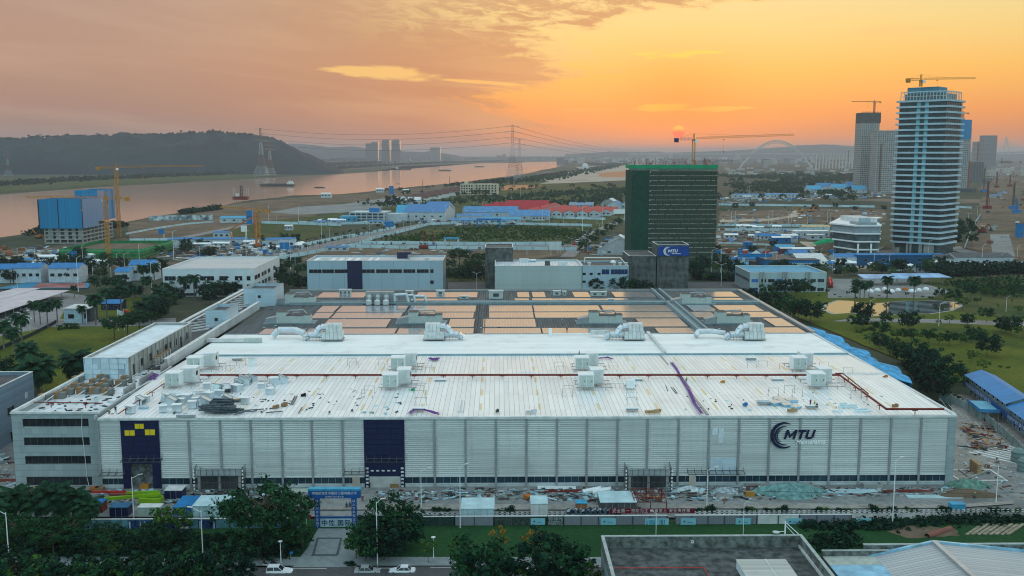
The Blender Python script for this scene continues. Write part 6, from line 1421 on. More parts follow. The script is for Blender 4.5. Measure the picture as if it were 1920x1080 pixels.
for l_,a,c,w,d,h in(('white factory hall with a blue corrugated roof beside the avenue',758,415,44,60,10),('second white hall with a blue roof beside the avenue, joined on the right',792,413,24,70,10.5)):shed(l_,a,c,w,d,h,EA*.5,CABW,BLUE,'hall',ridge='x',wins=5,rh=.12)
shed('low blue lean-to at the left of the white hall',742,414,14,40,5,0,SBLU,SBLU,ridge='x',wins=0)
t_,w,d,h=block('site_office','white three-storey site office with a glazed front and flat roof, left of the avenue','building',655,722,398,416.5,34,CABW,OFFW,.5,rz=R(-6))
for zz in(.2,.5,.8):
 for k in range(6):window(t_,w*(.10+.16*k),0,h*zz,w*.13,h*.2,mat=GLASSB)
 for k in range(4):window(t_,w,5+k*7,h*zz,4,h*.18,'+x')
MB().box(w*.52,8,h-.4,w*.8,20,h+4).build('roof_house',BLUE,t_);MB().box(w+.01,8,0,w+22,30,h*.8).build('rear_wing',CABW,t_)
shed('light blue annex left of the site office',638,417,18,20,6,0,SBLU,SBLU,kind='flat',wins=3)
t_,w,d,h=block('dormitory_block','blue-and-white dormitory block behind the red roofs','building',1067,1112,383,393,60,CABW,BRIGHT,.4,rz=R(-6))
for zz in(.3,.72):
 for k in range(7):window(t_,w*(.08+.14*k),0,h*zz,w*.09,h*.25,mat=BLUE)
 for k in range(6):window(t_,w,5+k*9,h*zz,5,h*.25,'+x',mat=BLUE)
for l_,a,c,w,d,h,wl,rf in(('small yellowish shed right of the dormitory block',1126,391,22,30,7,CONC,OFFW),('blue-roofed white hut right of the yellowish shed',1139,394,16,30,7,CABW,BRIGHT),('blue-roofed hut close to the netted block',1163,393,16,30,7,CABW,BLUE),('white-roofed cabin below the road junction',1140,466,16,10,6,CABW,WHT),('pale rusty canopy sheds beside the avenue foot',1120,477,34,14,3.5,CABW,OFFW)):shed(l_,a,c,w,d,h,EA,wl,rf,wins=2)
x0_=0
for l_,a,c,w,d,h in(('blue-roofed two-storey cabin at the far left, by the court',-26,531,15,12,8),('blue-roofed two-storey cabin second from the left',27,531,15,12,8.5),('long blue-roofed cabin third from the left',92,531,17,12,8.5)):shed(l_,a,c,w,d,h,0,CABW,BLUE,'cabin',ridge='x',wins=4,name='site_cabin',rh=.2)
for l_,a,c,w,d,h in(('blue-roofed cabin left of the white office block',243,526,14,12,9),('lower blue-roofed cabin left of the white office block',216,529,8,10,6),('tiny blue guard cabin beside the palm trees',190,583,9,7,3.5)):shed(l_,a,c,w,d,h,0,CABW if 'tiny' not in l_ else NAVY,BLUE,'cabin',ridge='x',wins=2,name='site_cabin',rh=.2)
for l_,a,c,w,d,h,rf in(('long white and blue site cabins behind the green podium',320,459,60,9,4.5,BLUE),('blue-roofed canopy behind the green podium',400,448,14,8,5.5,BLUE),('white and blue cabins behind the orange crane',412,418,30,16,5,SBLU),('tall blue hoarding block behind the orange crane',462,420,6,5,14,BLUE),('blue-roofed cabin right of the orange crane',498,464,22,10,6,BLUE),('blue gatehouse beside the left avenue',522,468,12,8,8,BLUE),('low blue container near the avenue, left',612,471,16,6,3,BLUE),('white riverside cabin near the apron',602,371,16,10,7,WHT),('white riverside hut left of the blue sign',705,361,14,10,7,WHT),('white riverside hut right of the blue sign',754,361,12,8,5,WHT),('small white pump house on the scrub field',534,432,7,6,4.5,WHT),('pale long shed above the site office',735,384,40,30,7,OFFW)):shed(l_,a,c,w,d,h,0,CABW if 'hoarding' not in l_ else BLUE,rf,'cabin',ridge='x',wins=3,name='site_cabin',rh=.12)
x,y=g(280,414);t_=thing('mural_fence','blue and white painted hoarding along the river bank','hoarding',(x,y,0),R(14.5))
for k in range(4):MB().box(k*16.5,0,0,k*16.5+16.2,.5,5.5).build('panel',M('mural blue',(.12,.42,.62),.6,var=.9,sc=.18,col2=(.62,.70,.72)),t_);MB().box(k*16.5+16.21,-.2,0,k*16.5+16.49,.7,5.8).build('post',BLUE,t_)
for i in range(9):
 a=742+i*14.5;shed('low dark brown-roofed shed left of the cream block, %s from the left'%ordw(i+1),a,383-i*3.0,24,34,6,R(-24),OFFW,M('rusty brown roof',(.09,.045,.04),.8,var=.3,sc=.2),'shed',group='row of low brown-roofed sheds',wins=0)
for i,(a,c,w)in enumerate(((1375,372,56),(1437,371,44))):shed('long white and blue cabin row on the far plain, %s from the left'%ordw(i+1),a,c,w*1.2,14,6,0,CABW,BRIGHT,'cabin',ridge='x',wins=9,name='site_cabin',rh=.1)
for i in range(9):shed('blue-roofed hut on the far plain before the grey towers, %s from the left'%ordw(i+1),1515+i*14+(i%2)*5,362-(i%3)*2.2,26,24,7+(i%2)*3,0,CABW,(SBLU,BRIGHT,BLUE)[i%3],'hut',group='blue-roofed huts on the far plain',wins=2,ridge='x')
for i,(l_,a,c,w,d,h,wl,rf)in enumerate((('white flat-roofed cabins in a row on the right-hand plot',1490,447,30,9,6,CABW,WHT),('lower white cabin in front of the flat-roofed row',1516,450,14,8,4,CABW,OFFW),('sand-roofed cabin behind the flat-roofed row',1505,431,26,10,3,CABW,M('sandy roof',(.5,.38,.2))),('white and blue cabin on the brown plot',1448,457,15,6,5,BLUE,WHT),('small dark blue kiosk on the brown plot',1396,470,6,5,6,BLUE,BLUE),('blue cabin beside the red container',1456,476,12,10,5,BLUE,SBLU),('red container on the works yard',1463,479,8,5,5,RED,OFFW),('white-roofed cabin right of the red container',1480,477,18,7,4,CABW,WHT),('dark-roofed long hut behind the blue-silver building',1436,503,34,30,5,BLUE,DGRY),('blue-roofed hut behind the blue-silver building',1482,492,12,14,6,SBLU,BLUE),('pale-roofed long hut right of the blue hut',1498,501,18,26,4,CABW,OFFW),('low pale hut by the cone trees',1486,503,22,7,3,CABW,OFFW),('small light blue cabin by the site gate',1372,508,10,8,4,SBLU,SBLU),('long blue two-storey cabins below the white tower',1606,499,58,10,7,M('deep blue wall',(.012,.075,.17)),BLUE),('blue-roofed cabins left of the long blue cabins',1566,499,30,12,6,CABW,BLUE),('white shed with a black roof at the foot of the avenue',1760,502,32,14,6,CABW,DGRY),('second white shed with a black roof by the avenue',1792,503,36,16,7,CABW,DGRY),('small white booth below the white tower',1748,503,16,6,4,CABW,OFFW),('long low pale roof by the right-hand hedge',1888,503,16,6,3,CABW,WHT))):
 shed(l_,a,c,w,d,h,0,wl,rf,'cabin',kind='flat' if i in(0,1,4,8,13)else 'gable',ridge='x',wins=5 if w>20 else 2,name='site_cabin',rh=.14)
x,y=g(1391,501);t_=thing('site_gate','blue and white site entrance gate with red characters on top, behind the blue-silver building','gate',(x,y,0));
MB().box(0,0,0,2,1.5,8).box(14,0,0,16,1.5,8).build('gate_posts',CABW,t_);MB().box(-2,-.3,6.5,19,1.8,8.8).build('letter_board',BLUE,t_)
m_=MB();m_.quad((5.5,-.35,8.8),(12,-.35,8.8),(8.8,-.35,11));m_.quad((5.5,0,8.8),(8.8,0,11),(12,0,8.8));m_.build('peak',WHT,t_)
for x_ in(0,2,13,15.5):MB().box(x_,0,8.81,x_+1.5,.3,10.4).build('red_character',BRED,t_)
for i,(a,c,w)in enumerate(((1618,537,30),(1682,535,30))):
 x,y=g(a,c);t_=thing('carport','blue-roofed open carport at the storage yard, %s one'%('left','right')[i],'carport',(x,y,0));m_=MB();m_.quad((0,0,4.4),(w,0,4.4),(w-3,9,5.6),(0,9,5.6));m_.quad((0,0,4.2),(0,9,5.4),(w-3,9,5.4),(w,0,4.2));m_.quad((0,0,4.2),(w,0,4.2),(w,0,4.4),(0,0,4.4));m_.build('roof',M('carport roof',(.22,.38,.60),.4,var=.3,sc=.15),t_)
 for k in range(5):MB().bar((1+k*(w-4)/4,4,0),(1+k*(w-4)/4,4,4.8),.3).build('post',GRY,t_)
wb=[]
for i in range(9):
 x,y=g(1632+i*13,549-(i%3)*2);t_=thing('wrapped_bundle','x','bundle',(x,y,0),rnd.uniform(-.5,.5),'white-wrapped bundles stored by the carports');L=rnd.uniform(2.2,4)
 MB().lathe([(L*.5,0),(L*.55,.8),(L*.4,1.6),(L*.1,2.0)],k=9).build('wrapping',WHT if i!=5 else ORG,t_,smooth=True);MB().box(-L*.4,-L*.4,-.02,L*.4,L*.4,.12).build('pallet',WOOD,t_);wb.append(t_)
number(wb,'wrapped bundle on the storage yard by the carports, {}')
for l_,a,c in(('red crane truck parked beside the blue-silver building',1557,540),('red tractor unit in front of the crane truck',1556,534)):
 x,y=g(a,c);t_=thing('red_truck',l_,'truck',(x,y,0),R(70));MB().box(-4,-1.2,.8,2.4,1.2,1.9).build('chassis',RED,t_);MB().box(2.5,-1.2,.6,4.4,1.2,3.2).build('cab',BRED,t_);MB().box(4.41,-1,2,4.46,1,2.9).build('windscreen',GLASS,t_);MB().bar((-3,0,2.2),(4,.3,4.0),.6).build('boom',BRED,t_)
 for xx in(-3,-1.5,3.2):
  for s_ in(-1,1):MB().tube((xx,s_*.9,.5),(xx,s_*1.25,.5),.5,k=10).build('wheel',TYRE,t_)
def wall(label,pts,h,mat,t=.3,name='boundary_wall',z0=0.0,posts=None,cat='wall'):
 P=[g(a,c)for a,c in pts];t_=thing(name,label,cat,(0,0,0));m_=MB();pm=MB()
 for A_,B_ in zip(P,P[1:]):
  A2,B2=Vector((*A_,0)),Vector((*B_,0));d_=B2-A2;L=d_.length;m_.obox(((A_[0]+B_[0])/2,(A_[1]+B_[1])/2,z0+h/2),(L,t,h),math.atan2(d_.y,d_.x))
  if posts:
   for k in range(int(L/posts)+1):q=A2.lerp(B2,min(1,k*posts/L));pm.obox((q.x,q.y,h/2+.1),(.35+t,.35+t,h+.25),math.atan2(d_.y,d_.x))
 m_.build('panels',mat,t_)
 if posts and pm.v:pm.build('posts',GRY,t_)
 return t_
WW=M('white hoarding',(.46,.60,.64),.6,var=.15,sc=.05)
for l_,pts in(('white hoarding along the left side of the avenue',[(503,475),(560,463.5),(640,447.5),(690,439.5),(742,428)]),('white hoarding round the walled green field, left and rear sides',[(500,490),(560,481),(620,470),(672,460),(706,447),(760,434),(806,422),(850,420),(940,421),(1087,424),(1110,425)]),('white hoarding along the front of the walled green field',[(678,458),(760,458),(910,460),(1060,459)]),('second white hoarding in front of the field',[(640,464),(760,467),(910,468),(1080,470)]),('white wall in front of the red-roofed houses',[(1000,408.5),(1060,410.5),(1135,412.5)]),('white hoarding along the rear of the right-hand plots',[(1348,385),(1440,386),(1640,389)]),('white hoarding right of the white tower',[(1785,389),(1822,391)]),('white hoarding with trees behind it on the right-hand plot',[(1346,424),(1490,425),(1545,426)]),('grey-white wall in front of the treed hoarding',[(1346,433),(1485,433.5),(1556,431)]),('low white wall across the brown plot',[(1346,457),(1420,460),(1490,463)]),('white hoarding behind the green podium',[(243,453),(330,452),(420,455),(500,458)]),('white hoarding by the site office',[(560,420),(640,421),(735,419)]),('pale hoarding by the orange crane',[(490,419),(560,421),(640,424)]),('low white fence along the riverside track',[(236,440),(290,430),(350,421),(400,417)]),('pale wall beyond the far right avenue',[(1808,470),(1822,430),(1838,405)])):
 wall(l_,pts,2.6 if 'low' not in l_ else 1.6,WW,posts=12)
x,y=g(833,467);t_=thing('hoarding_gate','sky blue portal gate standing in the field hoarding','gate',(x,y,0));MB().box(0,0,0,1.4,1.4,7.5).box(10,0,0,11.4,1.4,7.5).build('gate_posts',CABW,t_);MB().box(-.2,-.1,7.5,11.6,1.5,9).build('lintel',SBLU,t_)
x,y=g(936,428);t_=thing('hoarding_gate','blue portal frame at the rear corner of the field','gate',(x,y,0));MB().box(0,0,0,1.4,1.4,8).box(-22,0,0,-20.6,1.4,8).build('gate_posts',BLUE,t_);MB().box(-22.2,-.1,8,1.6,1.5,9.5).build('lintel',BLUE,t_)
for l_,a,c in(('blue and brown piling rig in the brown lot behind the workshop',812,466),('smaller piling rig left of the blue and brown one',796,467)):
 x,y=g(a,c);t_=thing('piling_rig',l_,'drilling rig',(x,y,0));MB().box(-4,-2,.6,3,2,3).build('body',BLUE if 'brown p' in l_ else RED,t_);MB().box(-4.4,-2.2,0,3.4,2.2,.6).build('tracks',BLK,t_);m_=MB();lattice(m_,(0,0,3),(-.5,0,14),.9,7,.08);m_.build('mast',RED,t_);MB().bar((3,0,2.5),(0,0,11),.3).build('stay',RED,t_)
x,y=g(1858,486);t_=thing('shored_trench','long shored trench with brown rails and cross struts at the far right','trench',(x,y,0));m_=MB()
P1=[(0,0),(-6,18),(-6,40),(-2,70)];P2=[(18,-4),(14,18),(13,40),(14,70)]
for A_,B_ in list(zip(P1,P1[1:]))+list(zip(P2,P2[1:])):m_.bar((*A_,1.3),(*B_,1.3),.7)
m_.build('side_rails',M('rusty rail',(.22,.11,.07),.8),t_)
for k in range(16):y2=2+k*4.4;MB().box(-5,y2,.2,14,y2+.5,.7).build('strut',CONC,t_)
for l_,a,c,yt,mt in(('tall brown drilling mast standing left of the far right avenue',1850,392,340,RED),('tall dark drilling mast on the far right avenue',1899,392,343,DGRY),('brown pile mast beyond the avenue',1868,352,322,RED),('blue-based drilling rig on the far right avenue',1905,400,372,BLUE),('thin pole mast right of the far right pair of towers',1844,360,316,DGRY),('far brown mast on the avenue',1893,350,328,RED)):
 x,y=g(a,c);h=wy(a,yt,y)[1];t_=thing('drilling_rig',l_,'drilling rig',(x,y,0));m_=MB();lattice(m_,(0,0,2),(0,0,h),1.6,14,.18);m_.build('mast',mt,t_);MB().box(-4,-3,0,5,3,4.5).build('body',mt if mt!=DGRY else BLUE,t_);MB().bar((4,0,3),(0,0,h*.8),.35).build('stay',mt,t_)
def excavator(label,px_,py_,rz,mat=ORG,s_=1.0):
 x,y=g(px_,py_);t_=thing('excavator',label,'excavator',(x,y,0),rz,None,s_)
 MB().box(-2,-1.5,0,2,-.8,.9).box(-2,.8,0,2,1.5,.9).build('tracks',BLK,t_);MB().box(-2.2,-1.4,1,1.4,1.4,2.4).build('body',mat,t_);MB().box(.2,.4,2.41,1.5,1.4,3.3).build('cab',GLASS,t_)
 MB().bar((1,0,2),(4.5,0,5.2),.5).bar((4.5,0,5.2),(7,0,2.6),.4).build('boom',mat,t_);MB().box(6.4,-.5,1.6,7.5,.5,2.6).build('bucket',DGRY,t_)
excavator('dark red excavator working left of the shored trench',1842,437,R(25),RED,1.6);excavator('orange excavator on the brown plot behind the hoarding',1520,398,R(10),ORG,1.6);excavator('yellow excavator on the excavated field',1500,399,R(190),YEL,1.6);excavator('orange excavator left of the green podium',73,447,R(160),ORG,1.3)
x,y=g(1890,446);t_=thing('blue_machine','tall blue site machine at the right of the trench','machine',(x+8,y,0));MB().box(0,0,0,5,4,12).build('housing',BLUE,t_);MB().box(-.3,-.3,12,5.3,4.3,12.6).build('cap',DGRY,t_)
def stuffpile(name,label,pts,n,mats,smax,zmax,seed,lo=.3):
 """clutter nobody could count, scattered over a ground polygon"""
 rs=random.Random(seed);xs=[g(a,c)for a,c in pts];x0_,x1_=min(p[0]for p in xs),max(p[0]for p in xs);y0_,y1_=min(p[1]for p in xs),max(p[1]for p in xs)
 def inside(x,y):
  r_=False
  for(a,b_),(c,d_)in zip(xs,xs[1:]+xs[:1]):
   if(b_>y)!=(d_>y)and x<(c-a)*(y-b_)/(d_-b_)+a:r_=not r_
  return r_
 ms=[MB()for _ in mats];k=0;t2=0
 while k<n and t2<n*20:
  t2+=1;x,y=rs.uniform(x0_,x1_),rs.uniform(y0_,y1_)
  if not inside(x,y):continue
  k+=1;m_=ms[rs.randrange(len(mats))];s_=rs.uniform(lo,1)*smax;q=rs.random();z=rs.random()**2*zmax
  if q<.45:m_.obox((x,y,z+.12),(s_*1.8,s_*.35,.14),rs.uniform(-.6,.6)if rs.random()<.7 else rs.uniform(0,3),rs.uniform(-.15,.15),rs.uniform(-.12,.12))
  elif q<.7:m_.obox((x,y,z*.6+s_*.2),(s_*.7,s_*.5,s_*.4),rs.uniform(0,3),rs.uniform(-.2,.2))
  elif q<.85:m_.obox((x,y,z+.25),(s_*1.1,s_*.8,.05),rs.uniform(0,3),rs.uniform(-.5,.5),rs.uniform(-.4,.4))
  else:m_.tube((x,y,z+.15),(x+rs.uniform(-1,1)*s_,y+rs.uniform(-.4,.4)*s_,z+rs.uniform(.1,.7)),.09,k=5)
 for i,m_ in enumerate(ms):
  if m_.v:o=m_.build(name,mats[i]);kindof(o,label[i]if isinstance(label,list)else label,None,None,'stuff')
far_m=[CONC,OFFW,M('rust clutter',(.20,.08,.04)),M('grey clutter',(.16,.16,.15)),CONC,BLUE,DGRY,M('pale blue clutter',(.3,.42,.5))]
poly('dust_track',[(560,962),(700,950),(1100,953),(1500,950),(1790,952),(1900,945),(1900,951),(1780,959),(1400,960),(1000,962),(700,962)],GR_DUST,jit=.004)
for i,(pts,n,s_)in enumerate((([(0,500),(0,468),(120,462),(250,478),(120,505)],260,7),([(300,462),(560,456),(560,478),(460,486),(300,490)],420,7),([(1345,470),(1500,470),(1560,485),(1600,508),(1350,498)],420,7),([(1345,434),(1500,434),(1500,456),(1345,456)],180,7),([(1540,445),(1575,430),(1660,470),(1640,482),(1560,480)],160,7),([(1800,495),(1840,395),(1862,310),(1910,310),(1940,380),(1960,500)],420,9),([(1180,470),(1120,482),(1090,478),(1150,440)],90,6),([(1345,372),(1660,362),(1660,372),(1345,382)],260,9),([(1345,396),(1500,392),(1660,394),(1660,424),(1345,424)],160,6),([(600,468),(900,466),(900,490),(600,485)],70,5),([(1180,395),(1140,402),(1140,385),(1185,380)],60,9),([(560,420),(860,420),(860,412),(560,414)],120,7),([(840,423),(960,423),(1000,416),(840,412)],120,7))):
 stuffpile('site_clutter','scattered materials and machines on a building plot',pts,n,far_m,s_,1.5,100+i)
def minis(fmt,group,wall_,roof_,regs,n,seed,kind='gable'):
 rs=random.Random(seed);out=[]
 for i in range(n):
  a0,c0,a1,c1=regs[i%len(regs)];f=rs.random();x,y=g(a0+(a1-a0)*f,c0+(c1-c0)*f+rs.uniform(-1.5,1.5));s_=rs.uniform(.8,1.25)
  if not out:
   t_=thing('site_cabin','x','cabin',(x,y,0),0,group);MB().box(-5,-2,0,5,2,3).build('walls',wall_,t_);m_=MB();m_.quad((-5.3,-2.4,2.9),(5.3,-2.4,2.9),(5.3,0,3.9),(-5.3,0,3.9));m_.quad((-5.3,0,3.9),(5.3,0,3.9),(5.3,2.4,2.9),(-5.3,2.4,2.9));m_.build('roof',roof_,t_)
   for k in range(3):window(t_,-3.2+k*3.2,-2,1.7,1.3,1.0)
   MB().box(3.9,-2.06,0,4.7,-2.0,2.1).build('door',DGRY,t_);t_.scale=(s_,)*3
  else:t_=ctree(out[0],None,(x,y,0),rs.choice((0,.05,-.1,1.4)),(s_*rs.uniform(.7,1.5),s_,s_))
  out.append(t_)
 number(out,fmt)
minis('small white-roofed site cabin on the right-hand plots, {}','small white-roofed cabins on the right plots',CABW,WHT,[(1350,446,1500,448),(1360,492,1540,497),(1570,500,1660,505),(1400,372,1600,366),(1690,506,1860,508),(1360,430,1480,430)],30,1)
minis('small blue-roofed site cabin on the right-hand plots, {}','small blue-roofed cabins on the right plots',CABW,BLUE,[(1350,494,1560,500),(1430,448,1500,456),(1400,376,1640,370),(1660,508,1760,510),(1840,380,1890,360)],26,2)
minis('small white-roofed site cabin on the left-hand plots, {}','small white-roofed cabins on the left plots',CABW,WHT,[(310,466,480,462),(0,492,240,482),(560,417,640,418),(60,500,280,500),(500,474,560,466)],26,3)
minis('small blue-roofed site cabin on the left-hand plots, {}','small blue-roofed cabins on the left plots',CABW,BRIGHT,[(0,500,60,494),(300,458,500,456),(590,420,740,421),(840,421,960,419),(1180,385,1130,392)],24,4)
# ============================================================ FRONT BUILDING SITE
NEARM=[M('blue-white sheet scrap',(.40,.56,.60),.5,var=.3),M('white scrap',(.34,.40,.42)),M('brown scrap',(.10,.08,.06),.8,var=.4),M('grey green scrap',(.12,.17,.17),.8,var=.4),M('brown red scrap',(.11,.04,.03)),M('dark scrap',(.03,.045,.05),.7),M('light blue film',(.30,.52,.62),.4,var=.3)]
rl_=['white and blue sheet scrap piled before the factory wall','off-white board scrap before the factory wall','brown timber scrap before the factory wall','grey-green rubble before the factory wall','red steel scrap before the factory wall','dark scrap before the factory wall','blue film scrap before the factory wall']
stuffpile('site_debris',rl_,[(790,940),(790,921),(1170,921),(1400,918),(1560,920),(1560,940),(1170,946)],1500,NEARM,1.35,.8,201,.2)
stuffpile('site_debris',rl_,[(690,947),(705,926),(800,921),(860,940),(780,948)],260,NEARM,1.3,.7,207,.2)
stuffpile('site_debris',rl_,[(180,952),(190,925),(370,925),(560,925),(560,948)],900,NEARM,1.3,.8,202,.2)
stuffpile('site_debris',rl_,[(1560,935),(1560,920),(1790,918),(1790,935)],380,NEARM,1.3,.5,203,.2)
stuffpile('yard_debris',rl_,[(1800,800),(1860,800),(1990,900),(1990,945),(1800,930)],450,NEARM,1.4,.5,204,.2)
stuffpile('yard_debris',rl_,[(-60,905),(0,850),(35,870),(40,915),(-60,945)],160,NEARM,2.0,.5,205,.2)
stuffpile('roof_debris','offcuts and scraps scattered over the office wing roof',[(60,765),(190,765),(240,712),(160,706)],0,NEARM,1,.1,206)
def roofscrap(label,n,x0_,y0_,x1_,y1_,z,seed,s_=.7):
 rs=random.Random(seed)
 for mt in(NEARM[0],NEARM[2],NEARM[5]):
  m_=MB()
  for _ in range(n):m_.obox((rs.uniform(x0_,x1_),rs.uniform(y0_,y1_),z+.08),(s_*rs.uniform(.3,1.8),s_*rs.uniform(.1,.6),rs.uniform(.06,.3)),rs.uniform(0,3))
  kindof(m_.build('roof_debris',mt),label,None,None,'stuff')
roofscrap('scraps scattered over the left part of the front roof',70,-84,205,-22,236,HR+.15,1);roofscrap('scraps scattered over the office wing roof',60,-103,206,-88,250,15.7,2,.8);roofscrap('scraps scattered over the right part of the front roof',24,40,206,90,236,HR+.15,3,.5);roofscrap('scraps around the right hand dark roof plant',26,-84,302,92,356,HR+.12,4,.7)
roofscrap('scraps along the strip beside the penthouse',60,-92.5,252,-88.6,292,15.7,6,.9)
for l_,a,c,py_ in(('scaffolded concrete porch before the left part of the wall',368,455,926),('scaffolded concrete porch before the right part of the wall',1175,1257,926)):
 A_=g(a,py_);B_=g(c,py_);w=B_[0]-A_[0];t_=thing('entrance_porch',l_,'porch',(A_[0],A_[1],0));d=YF-.4-A_[1];h=5.4
 MB().box(.3,0,4.0,w-.3,d,4.3).box(.3,0,4.3,w-.3,.4,h).box(.3,.401,4.3,.7,d,h).box(w-.7,.401,4.3,w-.3,d,h).build('roof_tray',M('pale porch concrete',(.34,.38,.38),.8),t_)
 for x in(.4,w/2-.25,w-.9):MB().box(x,.1,0,x+.5,.6,3.99).build('column',CONC,t_)
 MB().box(.3,d-.3,0,w-.3,d,3.99).build('rear_wall',DGRY,t_)
 s_=MB();n=8
 for k in range(n+1):x=w*k/n;s_.bar((x,-.35,0),(x,-.35,5.6),.09)
 for zz in(1.2,2.6,4.0,5.4):s_.bar((0,-.35,zz),(w,-.35,zz),.08)
 for yy in(0,d*.5,d):
  for x in(-.2,w+.2):s_.bar((x,yy,0),(x,yy,6),.1)
 s_.build('scaffold',DGRY,t_)
 cw_=MB()
 for x in(-.2,w+.2):
  for k in range(7):cw_.box(x-.14,-.5,.2+k*.8,x+.14,-.36,.6+k*.8)
 cw_.build('striped_sleeves',WHT,t_)
x,y=g(300,950);t_=thing('boom_lift','lime green boom lift folded in front of the navy entrance','boom lift',(x-3,y,0))
MB().box(-1,-1,.8,3.4,1.2,2.0).build('body',LIME,t_);MB().bar((3.2,0,2.6),(-8.5,.4,1.6),.6).bar((2.6,.6,3.0),(-4,.8,2.7),.45).bar((2.6,.3,3.0),(3.4,.2,1.6),.5).build('boom',LIME,t_);MB().box(-10.2,-.5,.8,-8.6,1.0,2.0).build('basket',BLK,t_)
for a in(-.4,2.6):
 for s_ in(-1.1,1.3):MB().tube((a,s_-.2,.5),(a,s_+.2,.5),.5,k=10).build('wheel',TYRE,t_)
x,y=g(222,938);t_=thing('boom_lift','red folded boom lift left of the lime green one','boom lift',(x,y,0));MB().box(-1.5,-1,.5,2,1,1.7).build('body',BRED_D,t_);MB().bar((1.5,0,1.8),(-6,0,1.9),.4).bar((-5.8,0,1.9),(-8.6,0,.9),.35).build('boom',BRED,t_);MB().box(3,-.6,.6,5,.6,1.8).build('basket',BRED_D,t_)
for a in(-1,1.4):MB().tube((a,-1.1,.4),(a,-.8,.4),.4,k=10).build('wheel',TYRE,t_)
def boxthing(name,label,cat,px_,py_,w,d,h,mat,top=None,rz=0.0,roofn='roof',over=.1,sides=None):
 x,y=g(px_,py_);t_=thing(name,label,cat,(x,y,0),rz);MB().box(0,0,-.02,w,d,h).build('body',mat,t_);MB().box(-over,-over,h,w+over,d+over,h+.12).build(roofn,top or mat,t_)
 m_=MB()
 for k in range(1,max(2,int(w/1.2))):m_.box(w*k/max(2,int(w/1.2))-.03,-.05,.05,w*k/max(2,int(w/1.2))+.03,-.005,h)
 m_.build('panel_ribs',sides or GRY,t_);return t_
PCAN=M('clear sheet canopy',(.42,.58,.62),.25,var=.15)
boxthing('container','dark blue container beside the lime boom lift','container',309,941,3.6,3,2.4,NAVY,OFFW)
boxthing('site_canopy','blue-roofed stall with slanting red stripe behind the left hoarding','canopy',325,972,6.2,6.5,2.2,M('stall blue',(.02,.14,.36)),BLUE);boxthing('site_canopy','white translucent canopy behind the left hoarding','canopy',362,973,8.0,6.0,2.6,PCAN,PCAN)
boxthing('site_hut','small dark blue hut behind the left hoarding','hut',206,973,3.6,2.6,2.3,NAVY,M('hut lid',(.03,.12,.22)));boxthing('site_hut','small blue-roofed rusty hut at the left behind the hoarding','hut',166,966,2.8,2.6,2.4,RED,BLUE);boxthing('water_tank','rounded pale tank behind the left hoarding','tank',259,970,4.4,2,2.0,M('tank pale',(.32,.42,.36),.5),OFFW)
boxthing('site_canopy','pale arched sheet canopy behind the wooden fence, left of centre','canopy',865,984,6.4,6,3.2,PCAN,PCAN);boxthing('site_canopy','smaller pale sheet booth behind the fence at the centre','canopy',996,982,3.2,4.5,4.0,OFFW,PCAN)
boxthing('site_canopy','wide pale sheet canopy behind the fence, right of centre','canopy',1126,966,7.2,6.5,2.6,DGRY,PCAN);boxthing('site_hut','small blue booth behind the stack of dark drums','hut',1080,964,2.2,2,2.2,M('booth brown',(.25,.12,.06)),SBLU);boxthing('site_hut','small blue crate-like hut at the right end of the site','hut',1784,960,2.8,1.6,1.5,SBLU,SBLU)
x,y=g(1190,965);t_=thing('steel_canopy_frame','unclad red steel canopy frame beside the wide sheet canopy','steel frame',(x,y,0));m_=MB()
for k in range(8):m_.bar((k*.92,0,2.6),(k*.92,6,3.2),.14)
for k in range(4):m_.bar((0,k*2,2.62+k*.2),(6.5,k*2,2.62+k*.2),.12)
m_.build('roof_grid',RED,t_)
for a in(0,3.2,6.4):
 for c in(0,6):MB().bar((a,c,0),(a,c,2.6+c*.1),.16).build('post',RED,t_)
dr=[]
for i in range(22):
 x,y=g(1064+i*4.6+(i%2),966+(i%2)*2.5);t_=dr and ctree(dr[0],None,(x,y,0),rnd.uniform(0,3))or thing('dark_drum','x','drum',(x,y,0),0,'dark blue drums stacked behind the fence')
 if not dr:MB().tube((0,-.35,.3),(.25,.35,1.25),.34,k=10).build('barrel',M('drum blue',(.02,.05,.08),.4),t_);MB().tube((.25,.35,1.25),(.27,.40,1.32),.36,k=10).build('rim',GRY,t_)
 dr.append(t_)
number(dr,'tilted dark blue drum behind the fence, {}')
x,y=g(1143,972);t_=thing('red_banner','long red banner with white characters behind the grey fence','banner',(x,y,0));MB().box(0,0,1.0,17,.06,2.0).build('cloth',M('banner red',(.16,.01,.02),.7),t_)
text('安全第一 预防为主 质量至上 安全责任重',.82,OFFW,t_,'lettering',(.5,-.04,1.5),FRONT,.0,.01,sx=1.0,space=1.12)
for k in range(7):MB().bar((k*2.8,.1,0),(k*2.8,.1,2.1),.08).build('post',GRY,t_)
FEN=seamed('corrugated grey hoarding',(.24,.26,.30),0,.35,.7,.2,.5,.2,.08,30,.2)
YFn=g(1100,989)[1]
def fspan(label,pa,pb,h=2.3,mat=None,posts=3.35):
 xa,xb=g(pa,989)[0],g(pb,989)[0];t_=thing('site_hoarding',label,'fence',(xa,YFn,0));w=xb-xa
 MB().box(0,0,0,w,.08,h).build('panels',mat or FEN,t_);MB().box(-.05,-.06,h,w+.05,.14,h+.14).build('top_rail',WHT,t_);n=max(1,round(w/posts))
 p_=MB()
 for k in range(n+1):p_.box(w*k/n-.09,-.1,0,w*k/n+.09,-.005,h)
 p_.build('posts',DGRY,t_);return t_
